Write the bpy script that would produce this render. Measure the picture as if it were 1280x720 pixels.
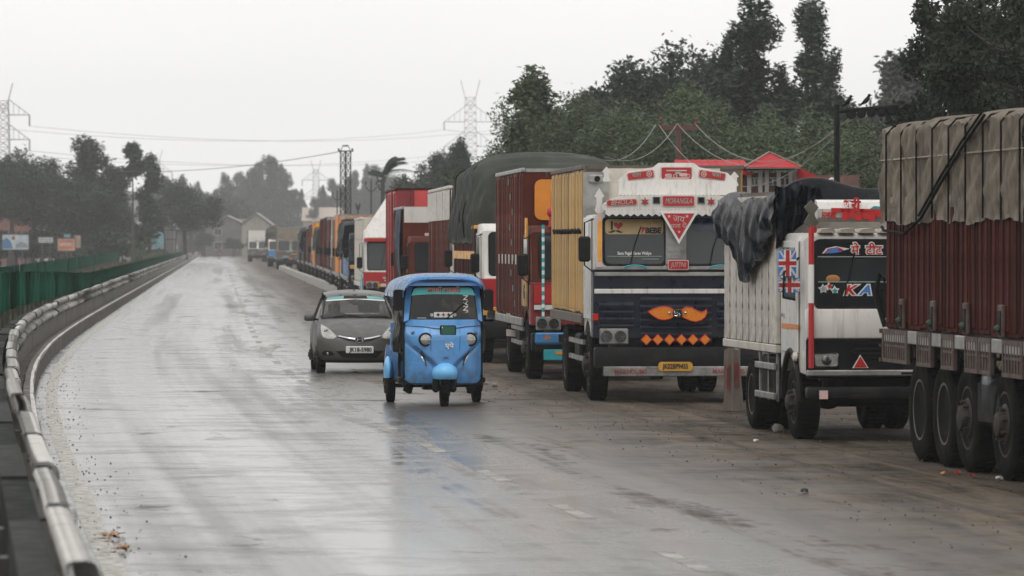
import bpy, bmesh, math, random
import numpy as np
from mathutils import Vector, Matrix
from mathutils.bvhtree import BVHTree
for o in list(bpy.data.objects): bpy.data.objects.remove(o)
S = bpy.context.scene; COL = S.collection
R = math.radians
# ---------------------------------------------------------------- camera, sky, sun, exposure
F = 5600.0; HC = 2.32; HY = 304.0          # focal length in photo pixels, eye height, horizon row
cd = bpy.data.cameras.new('camera'); cam = bpy.data.objects.new('camera', cd); COL.objects.link(cam)
cd.sensor_width = 36; cd.lens = 36*F/1280; cd.clip_start = .5; cd.clip_end = 6000
cam.location = (0, 0, HC); cam.rotation_euler = (R(90) - math.atan((360-HY)/F), 0, 0)
cd.dof.use_dof = True; cd.dof.focus_distance = 65; cd.dof.aperture_fstop = 5.0
S.camera = cam
SUN_EL, SUN_AZ = R(58), R(200)
w = bpy.data.worlds.new('World'); S.world = w; w.use_nodes = True
nt = w.node_tree; nt.nodes.clear()
sky = nt.nodes.new('ShaderNodeTexSky'); sky.sky_type = 'NISHITA'; sky.sun_disc = False
sky.sun_elevation = SUN_EL; sky.sun_rotation = SUN_AZ; sky.dust_density = 6; sky.air_density = 1.5; sky.altitude = 1600
hs = nt.nodes.new('ShaderNodeHueSaturation'); hs.inputs['Saturation'].default_value = .12
mx = nt.nodes.new('ShaderNodeMix'); mx.data_type = 'RGBA'; mx.inputs[0].default_value = .82
mx.inputs[7].default_value = (9.6, 9.45, 9.25, 1)      # even overcast layer over the Nishita sky
tcw = nt.nodes.new('ShaderNodeTexCoord'); mpw = nt.nodes.new('ShaderNodeMapping'); mpw.inputs['Scale'].default_value = (3, 3, 9)
nzw = nt.nodes.new('ShaderNodeTexNoise'); nzw.inputs['Scale'].default_value = 2.2; nzw.inputs['Detail'].default_value = 5
crw = nt.nodes.new('ShaderNodeMix'); crw.data_type = 'RGBA'; crw.inputs[6].default_value = (8.9, 8.8, 8.7, 1); crw.inputs[7].default_value = (10.1, 9.95, 9.75, 1)
nt.links.new(tcw.outputs['Generated'], mpw.inputs[0]); nt.links.new(mpw.outputs[0], nzw.inputs[0]); nt.links.new(nzw.outputs['Fac'], crw.inputs[0]); nt.links.new(crw.outputs[2], mx.inputs[7])   # faint cloud structure
bg = nt.nodes.new('ShaderNodeBackground'); bg.inputs['Strength'].default_value = .1
wo = nt.nodes.new('ShaderNodeOutputWorld')
nt.links.new(sky.outputs[0], hs.inputs['Color']); nt.links.new(hs.outputs[0], mx.inputs[6])
nt.links.new(mx.outputs[2], bg.inputs['Color']); nt.links.new(bg.outputs[0], wo.inputs['Surface'])
sl = bpy.data.lights.new('sun', 'SUN'); sun = bpy.data.objects.new('sun', sl); COL.objects.link(sun)
sl.energy = .6; sl.angle = R(40); sl.color = (1, .97, .93)
sun.rotation_euler = (R(90) - SUN_EL, 0, R(180) - SUN_AZ)
S.view_settings.view_transform = 'Standard'; S.view_settings.look = 'None'
S.view_settings.exposure = .36; S.view_settings.gamma = 1
S.cycles.use_denoising = True; S.cycles.volume_bounces = 1; S.cycles.max_bounces = 6; S.cycles.diffuse_bounces = 2
S.cycles.glossy_bounces = 3; S.cycles.transparent_max_bounces = 8; S.cycles.transmission_bounces = 3
S.cycles.caustics_reflective = False; S.cycles.caustics_refractive = False

# ---------------------------------------------------------------- helpers
rnd = random.Random(7)
def tag(o, label=None, cat=None, group=None, kind=None):
    for k, v in (('label', label), ('category', cat), ('group', group), ('kind', kind)):
        if v: o[k] = v
    return o
def thing(name, label, cat, loc=(0, 0, 0), rz=0, group=None):
    o = bpy.data.objects.new(name, None); COL.objects.link(o); o.location = loc; o.rotation_euler = (0, 0, rz)
    o.empty_display_size = .3
    return tag(o, label, cat, group)
def kids(o): return [c for c in o.children]
def copy_tree(o, parent=None):
    c = o.copy(); COL.objects.link(c); c.parent = parent
    for ch in kids(o): copy_tree(ch, c)
    return c
def link(name, me, mat, parent=None, label=None):
    o = bpy.data.objects.new(name, me); COL.objects.link(o)
    if mat is not None:
        me.materials.clear()
        for m in (mat if isinstance(mat, (list, tuple)) else [mat]): me.materials.append(m)
    o.parent = parent
    if label: o['label'] = label
    return o
class MB:
    """collects shapes, then becomes one mesh object"""
    def __init__(s): s.bm = bmesh.new()
    def face(s, pts, mi=0):
        f = s.bm.faces.new([s.bm.verts.new(p) for p in pts]); f.material_index = mi; return f
    def box(s, x, y, z, sx, sy, sz, bev=0, rot=None, mi=0, seg=1):
        m = Matrix.Translation((x, y, z))
        if rot is not None: m = m @ rot.to_4x4()
        r = bmesh.ops.create_cube(s.bm, size=1, matrix=m @ Matrix.Diagonal((sx, sy, sz, 1)))
        fs = {f for v in r['verts'] for f in v.link_faces}
        for f in fs: f.material_index = mi
        if bev:
            es = list({e for v in r['verts'] for e in v.link_edges})
            g = bmesh.ops.bevel(s.bm, geom=es, offset=bev, segments=seg, affect='EDGES', profile=.5)
            for f in g['faces']: f.material_index = mi
        return s
    def bx(s, x0, x1, y0, y1, z0, z1, bev=0, mi=0, seg=1):
        return s.box((x0+x1)/2, (y0+y1)/2, (z0+z1)/2, abs(x1-x0), abs(y1-y0), abs(z1-z0), bev, mi=mi, seg=seg)
    def prism(s, pts, a, b, plane='xz', mi=0):
        """closed polygon in a plane, extruded from a to b on the remaining axis"""
        def P(p, t):
            return (p[0], t, p[1]) if plane == 'xz' else (t, p[0], p[1]) if plane == 'yz' else (p[0], p[1], t)
        A = [s.bm.verts.new(P(p, a)) for p in pts]; B = [s.bm.verts.new(P(p, b)) for p in pts]; n = len(pts)
        fs = [s.bm.faces.new(A), s.bm.faces.new(B[::-1])]
        for i in range(n):
            j = (i+1) % n; fs.append(s.bm.faces.new((A[j], A[i], B[i], B[j])))
        for f in fs: f.material_index = mi
        return s
    def ring(s, outer, inner, a, b, mi=0):
        """frame between two outlines of equal count in XZ, from y=a to y=b"""
        n = len(outer); L = [[s.bm.verts.new((p[0], t, p[1])) for p in ps] for t in (a, b) for ps in (outer, inner)]
        o0, i0, o1, i1 = L
        for k in range(n):
            j = (k+1) % n
            for q in ((o0[k], o0[j], i0[j], i0[k]), (o1[j], o1[k], i1[k], i1[j]), (o0[j], o0[k], o1[k], o1[j]), (i0[k], i0[j], i1[j], i1[k])):
                s.bm.faces.new(q).material_index = mi
        return s
    def cyl(s, p0, p1, r0, r1=None, n=12, mi=0, caps=True):
        r1 = r0 if r1 is None else r1
        p0, p1 = Vector(p0), Vector(p1); d = (p1-p0).normalized()
        u = d.orthogonal().normalized(); v = d.cross(u)
        A = [s.bm.verts.new(p0 + (u*math.cos(t)+v*math.sin(t))*r0) for t in np.arange(n)*2*math.pi/n]
        B = [s.bm.verts.new(p1 + (u*math.cos(t)+v*math.sin(t))*r1) for t in np.arange(n)*2*math.pi/n]
        for i in range(n):
            j = (i+1) % n; s.bm.faces.new((A[i], A[j], B[j], B[i])).material_index = mi
        if caps:
            s.bm.faces.new(A[::-1]).material_index = mi; s.bm.faces.new(B).material_index = mi
        return s
    def tube(s, pts, r, n=6, mi=0, closed=False):
        pts = [Vector(p) for p in pts]; rings = []
        rr = r if isinstance(r, (list, tuple)) else [r]*len(pts)
        u = None
        for i, p in enumerate(pts):
            a = pts[max(i-1, 0)] if not closed else pts[i-1]; b = pts[min(i+1, len(pts)-1)] if not closed else pts[(i+1) % len(pts)]
            d = (b-a).normalized()
            u = d.orthogonal().normalized() if u is None else (u - d*u.dot(d)).normalized()
            v = d.cross(u)
            rings.append([s.bm.verts.new(p + (u*math.cos(t)+v*math.sin(t))*rr[i]) for t in np.arange(n)*2*math.pi/n])
        m = len(rings)
        for i in range(m if closed else m-1):
            A, B = rings[i], rings[(i+1) % m]
            for k in range(n):
                j = (k+1) % n; s.bm.faces.new((A[k], A[j], B[j], B[k])).material_index = mi
        if not closed:
            s.bm.faces.new(rings[0][::-1]).material_index = mi; s.bm.faces.new(rings[-1]).material_index = mi
        return s
    def lathe(s, prof, c, axis='x', n=24, mi=0):
        """prof: (radius, offset on axis)"""
        rings = []
        for r, t in prof:
            ring = []
            for a in np.arange(n)*2*math.pi/n:
                u, v = r*math.cos(a), r*math.sin(a)
                p = (t, u, v) if axis == 'x' else (u, t, v) if axis == 'y' else (u, v, t)
                ring.append(s.bm.verts.new((c[0]+p[0], c[1]+p[1], c[2]+p[2])))
            rings.append(ring)
        for A, B in zip(rings, rings[1:]):
            for k in range(n):
                j = (k+1) % n; s.bm.faces.new((A[k], A[j], B[j], B[k])).material_index = mi
        for ring in (rings[0], rings[-1]):
            s.bm.faces.new(ring).material_index = mi
        return s
    def grid(s, fn, nu, nv, mi=0, closeu=False):
        V = [[s.bm.verts.new(fn(i/nu, j/nv)) for j in range(nv+1)] for i in range(nu+1)]
        for i in range(nu):
            for j in range(nv):
                s.bm.faces.new((V[i][j], V[i+1][j], V[i+1][j+1], V[i][j+1])).material_index = mi
        return V
    def ell(s, c, r, nu=12, nv=8, mi=0):
        m = Matrix.Translation(c) @ Matrix.Diagonal((*r, 1))
        g = bmesh.ops.create_uvsphere(s.bm, u_segments=nu, v_segments=nv, radius=1, matrix=m)
        for f in {f for v in g['verts'] for f in v.link_faces}: f.material_index = mi
        return s
    def xf(s, m): bmesh.ops.transform(s.bm, matrix=m, verts=s.bm.verts); return s
    def mesh(s, name, smooth=32, thick=0, fix=True):
        if thick:
            bmesh.ops.solidify(s.bm, geom=s.bm.faces[:], thickness=thick)
        if fix: bmesh.ops.recalc_face_normals(s.bm, faces=s.bm.faces)
        lim = R(smooth) if smooth else 0
        for f in s.bm.faces: f.smooth = bool(smooth)
        if smooth:
            for e in s.bm.edges:
                if len(e.link_faces) == 2 and e.calc_face_angle(0) > lim: e.smooth = False
        me = bpy.data.meshes.new(name); s.bm.to_mesh(me); s.bm.free(); return me
    def build(s, name, mat, parent=None, smooth=32, thick=0, label=None, fix=True):
        return link(name, s.mesh(name, smooth, thick, fix), mat, parent, label)
def inst(name, me, parent, loc=(0, 0, 0), rot=(0, 0, 0), sc=(1, 1, 1)):
    o = bpy.data.objects.new(name, me); COL.objects.link(o); o.parent = parent
    o.location = loc; o.rotation_euler = rot; o.scale = sc; return o
def subd(mb, lv=2):
    me = bpy.data.meshes.new('tmp'); bmesh.ops.recalc_face_normals(mb.bm, faces=mb.bm.faces); mb.bm.to_mesh(me); mb.bm.free()
    o = bpy.data.objects.new('tmp', me); COL.objects.link(o)
    m = o.modifiers.new('s', 'SUBSURF'); m.levels = lv
    dg = bpy.context.evaluated_depsgraph_get(); r = bpy.data.meshes.new_from_object(o.evaluated_get(dg))
    bpy.data.objects.remove(o)
    for p in r.polygons: p.use_smooth = True
    return r
def bvh(me):
    return BVHTree.FromPolygons([v.co.copy() for v in me.vertices], [list(p.vertices) for p in me.polygons])
def patch(tree, outline, off=.006, step=.06, depth=.02, d=(0, 1, 0), mi=0, y0=-3):
    """a plate cut to an outline in XZ, laid on a curved body by casting rays from the front"""
    mb = MB(); f = mb.face([(p[0], 0, p[1]) for p in outline]); bm = mb.bm
    xs = [p[0] for p in outline]; zs = [p[1] for p in outline]
    for ax, lo, hi in ((0, min(xs), max(xs)), (2, min(zs), max(zs))):
        n = max(1, int((hi-lo)/step)); no = Vector((1, 0, 0)) if ax == 0 else Vector((0, 0, 1))
        for k in range(1, n):
            co = no*(lo+(hi-lo)*k/n)
            bmesh.ops.bisect_plane(bm, geom=bm.verts[:]+bm.edges[:]+bm.faces[:], plane_co=co, plane_no=no)
    last = 0
    for v in bm.verts:
        h = tree.ray_cast(Vector((v.co.x, y0, v.co.z)), Vector(d))
        if h[0] is not None: last = h[0].y
        v.co.y = (h[0].y if h[0] is not None else last) - off
    be = [e for e in bm.edges if len(e.link_faces) == 1]
    r = bmesh.ops.extrude_edge_only(bm, edges=be)
    for g in r['geom']:
        if isinstance(g, bmesh.types.BMVert): g.co.y += depth
    for f in bm.faces: f.material_index = mi
    return mb
def rrect(x0, x1, z0, z1, r, n=4, skew=0):
    """rounded rectangle outline; skew narrows the top on each side"""
    P = []
    for cx, cz, a0 in ((x1-r, z1-r, 0), (x0+r, z1-r, 90), (x0+r, z0+r, 180), (x1-r, z0+r, 270)):
        for k in range(n+1):
            a = R(a0+90*k/n); x, z = cx+r*math.cos(a), cz+r*math.sin(a)
            t = (z-z0)/(z1-z0); m = (x0+x1)/2; P.append((m+(x-m)*(1-skew*t), z))
    return P
def circ(x, z, r, n=16): return [(x+r*math.cos(t), z+r*math.sin(t)) for t in np.arange(n)*2*math.pi/n]
FR = Matrix.Rotation(R(90), 4, 'X')
def text(body, size, mat, parent, loc, name='lettering', rot=None, ext=.003, shear=0, sx=1, label=None, off=0):
    cu = bpy.data.curves.new('t', 'FONT'); cu.body = body; cu.size = size; cu.extrude = ext; cu.shear = shear; cu.offset = off
    cu.align_x = 'CENTER'; cu.align_y = 'CENTER'; cu.resolution_u = 3
    o = bpy.data.objects.new('t', cu); COL.objects.link(o)
    dg = bpy.context.evaluated_depsgraph_get(); me = bpy.data.meshes.new_from_object(o.evaluated_get(dg)); bpy.data.objects.remove(o)
    M = Matrix.Translation(loc) @ (rot.to_4x4() if rot is not None else Matrix()) @ FR @ Matrix.Diagonal((sx, 1, 1, 1))
    me.transform(M); me.name = name
    return link(name, me, mat, parent, label)

# ---------------------------------------------------------------- materials
MATS = {}
def lin(c): return tuple((x/12.92 if x <= .04045 else ((x+.055)/1.055)**2.4) for x in c)
def rgb(r, g, b): return lin((r/255, g/255, b/255))
def mat(name, col, rough=.5, metal=0, var=.2, vs=3, dirt=0, dcol=(.07, .06, .05), ds=2.5, bump=0, bs=40, coat=0, spec=.5, streak=0, orand=0, rvar=.15, mud=0):
    if name in MATS: return MATS[name]
    m = bpy.data.materials.new(name); m.use_nodes = True; n = m.node_tree; N = n.nodes; Lk = n.links.new
    b = N['Principled BSDF']; tc = N.new('ShaderNodeTexCoord')
    b.inputs['Metallic'].default_value = metal; b.inputs['Specular IOR Level'].default_value = spec
    b.inputs['Coat Weight'].default_value = coat; b.inputs['Coat Roughness'].default_value = .08
    def noise(sc, det=4, vec=None, rg=.55):
        t = N.new('ShaderNodeTexNoise'); t.inputs['Scale'].default_value = sc; t.inputs['Detail'].default_value = det; t.inputs['Roughness'].default_value = rg
        Lk(vec or tc.outputs['Object'], t.inputs['Vector']); return t.outputs['Fac']
    def mp(v, a, bb, c, d):
        q = N.new('ShaderNodeMapRange'); q.inputs[1].default_value = a; q.inputs[2].default_value = bb; q.inputs[3].default_value = c; q.inputs[4].default_value = d
        Lk(v, q.inputs[0]); return q.outputs[0]
    def mix(f, a, c2):
        q = N.new('ShaderNodeMix'); q.data_type = 'RGBA'
        for i, v in ((0, f), (6, a), (7, c2)):
            if isinstance(v, tuple): q.inputs[i].default_value = (*v[:3], 1)
            elif isinstance(v, (int, float)): q.inputs[i].default_value = v
            else: Lk(v, q.inputs[i])
        return q.outputs[2]
    lo = tuple(max(0, c*(1-var)) for c in col); hi = tuple(min(1, c*(1+var*.7)) for c in col)
    c = mix(mp(noise(vs), .3, .7, 0, 1), lo, hi)
    if orand:
        oi = N.new('ShaderNodeObjectInfo'); h = N.new('ShaderNodeHueSaturation')
        Lk(mp(oi.outputs['Random'], 0, 1, 1-orand, 1+orand), h.inputs['Value']); Lk(c, h.inputs['Color']); c = h.outputs[0]
    rf = mp(noise(vs*2.3), .3, .7, max(.02, rough-rvar), min(1, rough+rvar))
    if dirt:
        v = None
        if streak:
            q = N.new('ShaderNodeMapping'); q.inputs['Scale'].default_value = (6, 6, .5); Lk(tc.outputs['Object'], q.inputs[0]); v = q.outputs[0]
        f = mp(noise(ds, 7, v, .65), .62-.3*dirt, .78-.12*dirt, 0, min(1, .35+.6*dirt))
        c = mix(f, c, dcol)
        q = N.new('ShaderNodeMix'); Lk(f, q.inputs[0]); Lk(rf, q.inputs[2]); q.inputs[3].default_value = .75; rf = q.outputs[0]
    if mud:                                          # road spray caked on the lower parts
        sp = N.new('ShaderNodeSeparateXYZ'); Lk(tc.outputs['Object'], sp.inputs[0])
        ad = N.new('ShaderNodeMath'); ad.operation = 'MULTIPLY'; Lk(mp(sp.outputs[2], .25, 1.25, 1, 0), ad.inputs[0]); Lk(mp(noise(5, 8, None, .7), .38, .62, .0, mud), ad.inputs[1])
        c = mix(ad.outputs[0], c, (.085, .07, .055))
        q = N.new('ShaderNodeMix'); Lk(ad.outputs[0], q.inputs[0]); Lk(rf, q.inputs[2]); q.inputs[3].default_value = .85; rf = q.outputs[0]
    Lk(c, b.inputs['Base Color']); Lk(rf, b.inputs['Roughness'])
    if bump:
        bp = N.new('ShaderNodeBump'); bp.inputs['Strength'].default_value = bump; bp.inputs['Distance'].default_value = .02
        Lk(noise(bs, 5), bp.inputs['Height']); Lk(bp.outputs[0], b.inputs['Normal'])
    MATS[name] = m; return m
def glass(name, tint=.45, rough=.03, col=(1, 1, 1)):
    m = bpy.data.materials.new(name); m.use_nodes = True; N = m.node_tree.nodes; Lk = m.node_tree.links.new; N.clear()
    o = N.new('ShaderNodeOutputMaterial'); mx = N.new('ShaderNodeMixShader'); t = N.new('ShaderNodeBsdfTransparent'); g = N.new('ShaderNodeBsdfGlossy')
    lw = N.new('ShaderNodeFresnel'); lw.inputs[0].default_value = 1.5
    t.inputs[0].default_value = (tint*col[0], tint*col[1], tint*col[2], 1); g.inputs['Roughness'].default_value = rough
    Lk(lw.outputs[0], mx.inputs[0]); Lk(t.outputs[0], mx.inputs[1]); Lk(g.outputs[0], mx.inputs[2]); Lk(mx.outputs[0], o.inputs[0]); return m
# ---------------------------------------------------------------- the road's curve
_ys = np.arange(-60, 1300, 1.0); _sl = .0655 + .0595/(1+np.exp((_ys-75)/14))
_xs = -np.cumsum(_sl); _xs += -2.76 - np.interp(31.2, _ys, _xs)
def XE(y): return float(np.interp(y, _ys, _xs))
def SL(y): return float(np.interp(y, _ys, _sl))
def at(y, d, z=0):
    """point d metres right of the left edge line, y metres down the road"""
    s = SL(y); q = math.sqrt(1+s*s); return Vector((XE(y)+d/q, y+d*s/q, z))
def px(x, y, Y):
    """the point of the place that stands Y metres off at photo column x, row y"""
    return Vector(((x-640)*Y/F, Y, HC-(y-HY)*Y/F))
YS = list(np.arange(-8, 120, 2.0)) + list(np.arange(120, 300, 5.0)) + list(np.arange(300, 901, 12.0))
def ribbon(name, d0, d1, z, mat_, ys=YS, nd=1, kind='structure', wob=0):
    bm = bmesh.new(); uv = bm.loops.layers.uv.new('road'); V = []
    r = random.Random(3)
    for y in ys:
        a = d0(y) if callable(d0) else d0; b = d1(y) if callable(d1) else d1
        a += r.uniform(-wob, wob); b += r.uniform(-wob, wob)
        V.append([(bm.verts.new(at(y, a+(b-a)*k/nd, z)), a+(b-a)*k/nd, y) for k in range(nd+1)])
    for A, B in zip(V, V[1:]):
        for k in range(nd):
            q = (A[k], A[k+1], B[k+1], B[k]); f = bm.faces.new([p[0] for p in q])
            for l, p in zip(f.loops, q): l[uv].uv = (p[1], p[2])
    me = bpy.data.meshes.new(name); bm.to_mesh(me); bm.free()
    o = link(name, me, mat_); return tag(o, kind=kind) if kind else o
def extrude(name, prof, ys, mat_, parent=None, wob=0):
    mb = MB(); r = random.Random(5); L = []
    for y in ys:
        j = r.uniform(-wob, wob); L.append([mb.bm.verts.new(at(y, d+j, z)) for d, z in prof])
    n = len(prof)
    for A, B in zip(L, L[1:]):
        for k in range(n): mb.bm.faces.new((A[k], A[(k+1) % n], B[(k+1) % n], B[k]))
    mb.bm.faces.new(L[0]); mb.bm.faces.new(L[-1])
    return mb.build(name, mat_, parent)

def wetroad(name, base, mud, tracks=True, wet=1.0, mudx=(8, 9), bump=.25, grit=.5, mspec=.3):
    m = bpy.data.materials.new(name); m.use_nodes = True; n = m.node_tree; N = n.nodes; Lk = n.links.new
    b = N['Principled BSDF']; uv = N.new('ShaderNodeUVMap'); uv.uv_map = 'road'
    def mapping(sx, sy):
        q = N.new('ShaderNodeMapping'); q.inputs['Scale'].default_value = (sx, sy, 1); Lk(uv.outputs[0], q.inputs[0]); return q.outputs[0]
    def noise(v, sc, det=5, rg=.55, dist=0):
        t = N.new('ShaderNodeTexNoise'); t.inputs['Scale'].default_value = sc; t.inputs['Detail'].default_value = det; t.inputs['Roughness'].default_value = rg
        t.inputs['Distortion'].default_value = dist; Lk(v, t.inputs['Vector']); return t.outputs['Fac']
    def mp(v, a, bb, c, d):
        q = N.new('ShaderNodeMapRange'); q.inputs[1].default_value = a; q.inputs[2].default_value = bb; q.inputs[3].default_value = c; q.inputs[4].default_value = d; Lk(v, q.inputs[0]); return q.outputs[0]
    def ma(op, a, c):
        q = N.new('ShaderNodeMath'); q.operation = op; q.use_clamp = True
        for i, v in ((0, a), (1, c)):
            if isinstance(v, (int, float)): q.inputs[i].default_value = v
            else: Lk(v, q.inputs[i])
        return q.outputs[0]
    def mix(f, a, c2):
        q = N.new('ShaderNodeMix'); q.data_type = 'RGBA'; Lk(f, q.inputs[0])
        for i, v in ((6, a), (7, c2)):
            if isinstance(v, tuple): q.inputs[i].default_value = (*v[:3], 1)
            else: Lk(v, q.inputs[i])
        return q.outputs[2]
    sx = N.new('ShaderNodeSeparateXYZ'); Lk(uv.outputs[0], sx.inputs[0]); D = sx.outputs[0]
    long = mapping(1, .012)                          # patches drawn out along the traffic
    patch_ = noise(long, .75, 4, .55, .2)            # worn and soaked lanes
    fine = noise(mapping(.55, .8), 1.0, 9, .72, .5)
    gr = noise(mapping(1, .16), 26, 3, .75); gr2 = noise(mapping(1, .16), 9, 4, .7)
    edge = mp(D, mudx[0], mudx[1], 0, 1)            # mud carried from the shoulder
    mudf = ma('ADD', ma('MULTIPLY', edge, mp(fine, .25, .6, .35, 1)), mp(noise(mapping(.7, .5), .8, 9, .7, .8), .59, .69, 0, .6))
    zone = ma('MULTIPLY', mp(D, 2.6, 5.5, 0, 1), mp(noise(mapping(.9, .075), 1.0, 8, .7, .9), .47, .60, 0, .9))
    mudf = ma('MAXIMUM', mudf, ma('MULTIPLY', zone, mp(noise(mapping(1, .6), 3.2, 6, .7), .38, .6, .35, 1)))
    col = mix(mp(gr2, .35, .7, 0, 1), tuple(c*.75 for c in base), tuple(c*1.35 for c in base))
    col = mix(mp(patch_, .35, .65, 0, 1), col, tuple(c*1.6 for c in base)) if tracks else col
    mot = ma('MULTIPLY', mp(noise(mapping(1, .13), 2.0, 10, .80, .4), .40, .60, 0, 1), 1)
    col = mix(mudf, col, mix(mot, tuple(c*.33 for c in mud), tuple(c*1.55 for c in mud)))
    col = mix(mp(gr, .63, .70, 0, grit), col, (.2, .185, .165))
    Lk(col, b.inputs['Base Color'])
    wetm = ma('MULTIPLY', mp(patch_, .32, .52, .72, 1), mp(fine, .36, .52, .8, 1))
    wetm = ma('MULTIPLY', wetm, ma('SUBTRACT', 1, ma('MULTIPLY', mudf, .82)))
    wetm = ma('MULTIPLY', wetm, wet)
    Lk(mp(wetm, 0, 1, .9, .13), b.inputs['Roughness'])
    Lk(mp(mudf, 0, 1, .5, mspec), b.inputs['Specular IOR Level'])
    bp = N.new('ShaderNodeBump'); bp.inputs['Distance'].default_value = .012
    Lk(mp(wetm, 0, .9, bump, bump*.1), bp.inputs['Strength']); Lk(ma('ADD', ma('MULTIPLY', gr, .6), ma('MULTIPLY', gr2, .4)), bp.inputs['Height']); Lk(bp.outputs[0], b.inputs['Normal'])
    return m

M_soil = mat('soil', (.075, .06, .045), .8, vs=1.2, var=.5, dirt=.6, dcol=(.13, .115, .08), bump=.6, bs=12)
M_verge = mat('grassy_earth', (.085, .08, .048), .85, vs=.25, var=.5, dirt=.7, dcol=(.14, .12, .085), ds=.5, bump=.6, bs=6)
M_conc = mat('wet_concrete', (.2, .19, .175), .55, vs=1.5, var=.3, dirt=.7, dcol=(.05, .047, .04), ds=1.4, bump=.3, bs=20, streak=1)
M_kerb = mat('kerb_concrete', (.13, .115, .1), .6, vs=1.2, var=.35, dirt=.8, dcol=(.05, .042, .035), ds=1.8, bump=.4, bs=25)
M_line = mat('road_paint', (.62, .6, .55), .5, vs=6, var=.2, dirt=.9, dcol=(.12, .11, .1), ds=9, bump=.15)
M_line2 = mat('worn_road_paint', (.33, .315, .29), .5, vs=5, var=.35, dirt=.9, dcol=(.1, .092, .082), ds=3)
M_black = mat('black_rubber', (.009, .009, .009), .65, var=.4, dirt=.3, dcol=(.03, .026, .022), ds=3, spec=.2)

# ground, carriageway, shoulder
g = MB(); gd = g.bm
for (x0, x1, y0, y1) in ((-1500, 1500, -40, 2200),):
    nx, ny = 30, 40
    V = [[gd.verts.new((x0+(x1-x0)*i/nx, y0+(y1-y0)*j/ny, -.03)) for j in range(ny+1)] for i in range(nx+1)]
    for i in range(nx):
        for j in range(ny): gd.faces.new((V[i][j], V[i+1][j], V[i+1][j+1], V[i][j+1]))
tag(g.build('ground', M_verge, smooth=0), kind='structure')
M_road = wetroad('wet_asphalt', (.06, .056, .051), (.088, .068, .049), mudx=(4.0, 7.6), mspec=.05)
M_shoulder = wetroad('muddy_shoulder', (.046, .037, .029), (.064, .049, .036), False, .45, (6.5, 8.5), .8, .7, mspec=.03)
ribbon('road', -.26, 8.6, .0, M_road, nd=6)
ribbon('shoulder', lambda y: 8.6, lambda y: 26 if y < 175 else 15.5, -.006, M_shoulder, nd=4)
ribbon('opposite_road', lambda y: -10.5-y*.012, lambda y: -4.6-y*.012, -.012, M_road, ys=[y for y in YS if y > 30], nd=4)
ribbon('roadside_lot', lambda y: -48, lambda y: -10.5-y*.012, -.02, M_road, ys=[y for y in YS if 330 < y < 660], nd=4)
tag(ribbon('edge_line', -.09, .09, .002, M_line, wob=.012, kind='structure'))
ribbon('shoulder_line', 7.64, 7.75, .0018, mat('mud_covered_paint', (.10, .09, .078), .8, vs=3, var=.4, dirt=1, dcol=(.06, .05, .042), ds=2, spec=.1), ys=[y for y in YS if y < 180], wob=.02)
dm = None
for k in range(0, 70):                              # lane dashes: one every six metres
    y0 = 19.0 + 6.05*k
    if y0 > 330: break
    ribbon('lane_dash', 4.1, 4.24, .0018, M_line2, ys=[y0, y0+.7, y0+1.4, y0+2.1], wob=.015)
# median: kerb, soil, wall
YM = [y for y in YS if y > 4 and y <= 760]
tag(extrude('kerb', [(-.25, -.05), (-.25, .28), (-.28, .30), (-.40, .30), (-.40, -.05)], YM, M_kerb, wob=.01), kind='structure')
ribbon('kerb_top_line', -.315, -.265, .303, mat('kerb_paint', (.7, .68, .63), .5, dirt=.5), ys=YM, wob=.008)
ribbon('median_soil', lambda y: -5.2-y*.012, -.42, .24, M_soil, ys=YM, nd=3)
tag(extrude('median_wall', [(-.59, .2), (-.59, .61), (-.70, .61), (-.70, .2)], YM, M_conc, wob=.004), 'low grey concrete parapet under the striped guardrail, streaked with damp', 'wall')
# right-hand kerb between the road and the far lorries
kr = [y for y in YS if 172 <= y <= 396]
M_wk = mat('whitewashed_kerb', (.36, .345, .32), .6, vs=.8, var=.35, dirt=.6, dcol=(.1, .09, .075), ds=.8)
rk = extrude('roadside_kerb', [(8.55, -.05), (8.6, .36), (8.95, .36), (9.0, -.05)], kr, M_wk, wob=.05); tag(rk, kind='structure')

# ---------------------------------------------------------------- guardrail
M_rail = mat('whitewashed_steel', (.58, .565, .535), .7, 0, vs=4, var=.14, dirt=.3, dcol=(.2, .19, .17), ds=6, orand=.06, spec=.3)
M_strap = mat('dark_joint', (.028, .027, .026), .6, vs=5, var=.5)  # plain dark tone for the joint bands and rail posts
M_post = mat('galvanised_post', (.16, .16, .155), .5, .4, dirt=.6)
def wbeam(L, off=0, bend=0):
    mb = MB(); P = [(-.06, .925), (-.058, .955), (-.045, .972), (.02, .975), (.055, .962), (.075, .93), (.078, .885), (.055, .855), (-.03, .82), (-.03, .79), (.055, .755), (.078, .725), (.078, .675), (.055, .648), (-.05, .64)]
    if off:
        c = (0, .81); P = [(x+off*(1 if x > 0 else -1), z+off*(1 if z > .9 else -1 if z < .7 else 0)) for x, z in P]
    n = 6
    def fn(u, v):
        t = v*(len(P)-1); i = min(int(t), len(P)-2); a, b = P[i], P[i+1]; f = t-i
        return (a[0]+(b[0]-a[0])*f+bend*math.sin(u*math.pi), (u-.5)*L, a[1]+(b[1]-a[1])*f)
    mb.grid(fn, n, len(P)-1); return mb
PL = 4.3
rail = thing('guardrail', 'long whitewashed steel guardrail banded with black joints along the median', 'guardrail', at(20, -.57))
pm = [wbeam(PL+.16, 0, b).mesh('rail_panel', 50, .004) for b in (0, .012, -.01)]
sm_ = wbeam(.2, .009).mesh('joint_band', 50, .004)
pb = MB(); pb.bx(-.34, -.265, -.07, .07, .2, .86); postm = pb.mesh('rail_post', 0)
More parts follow.
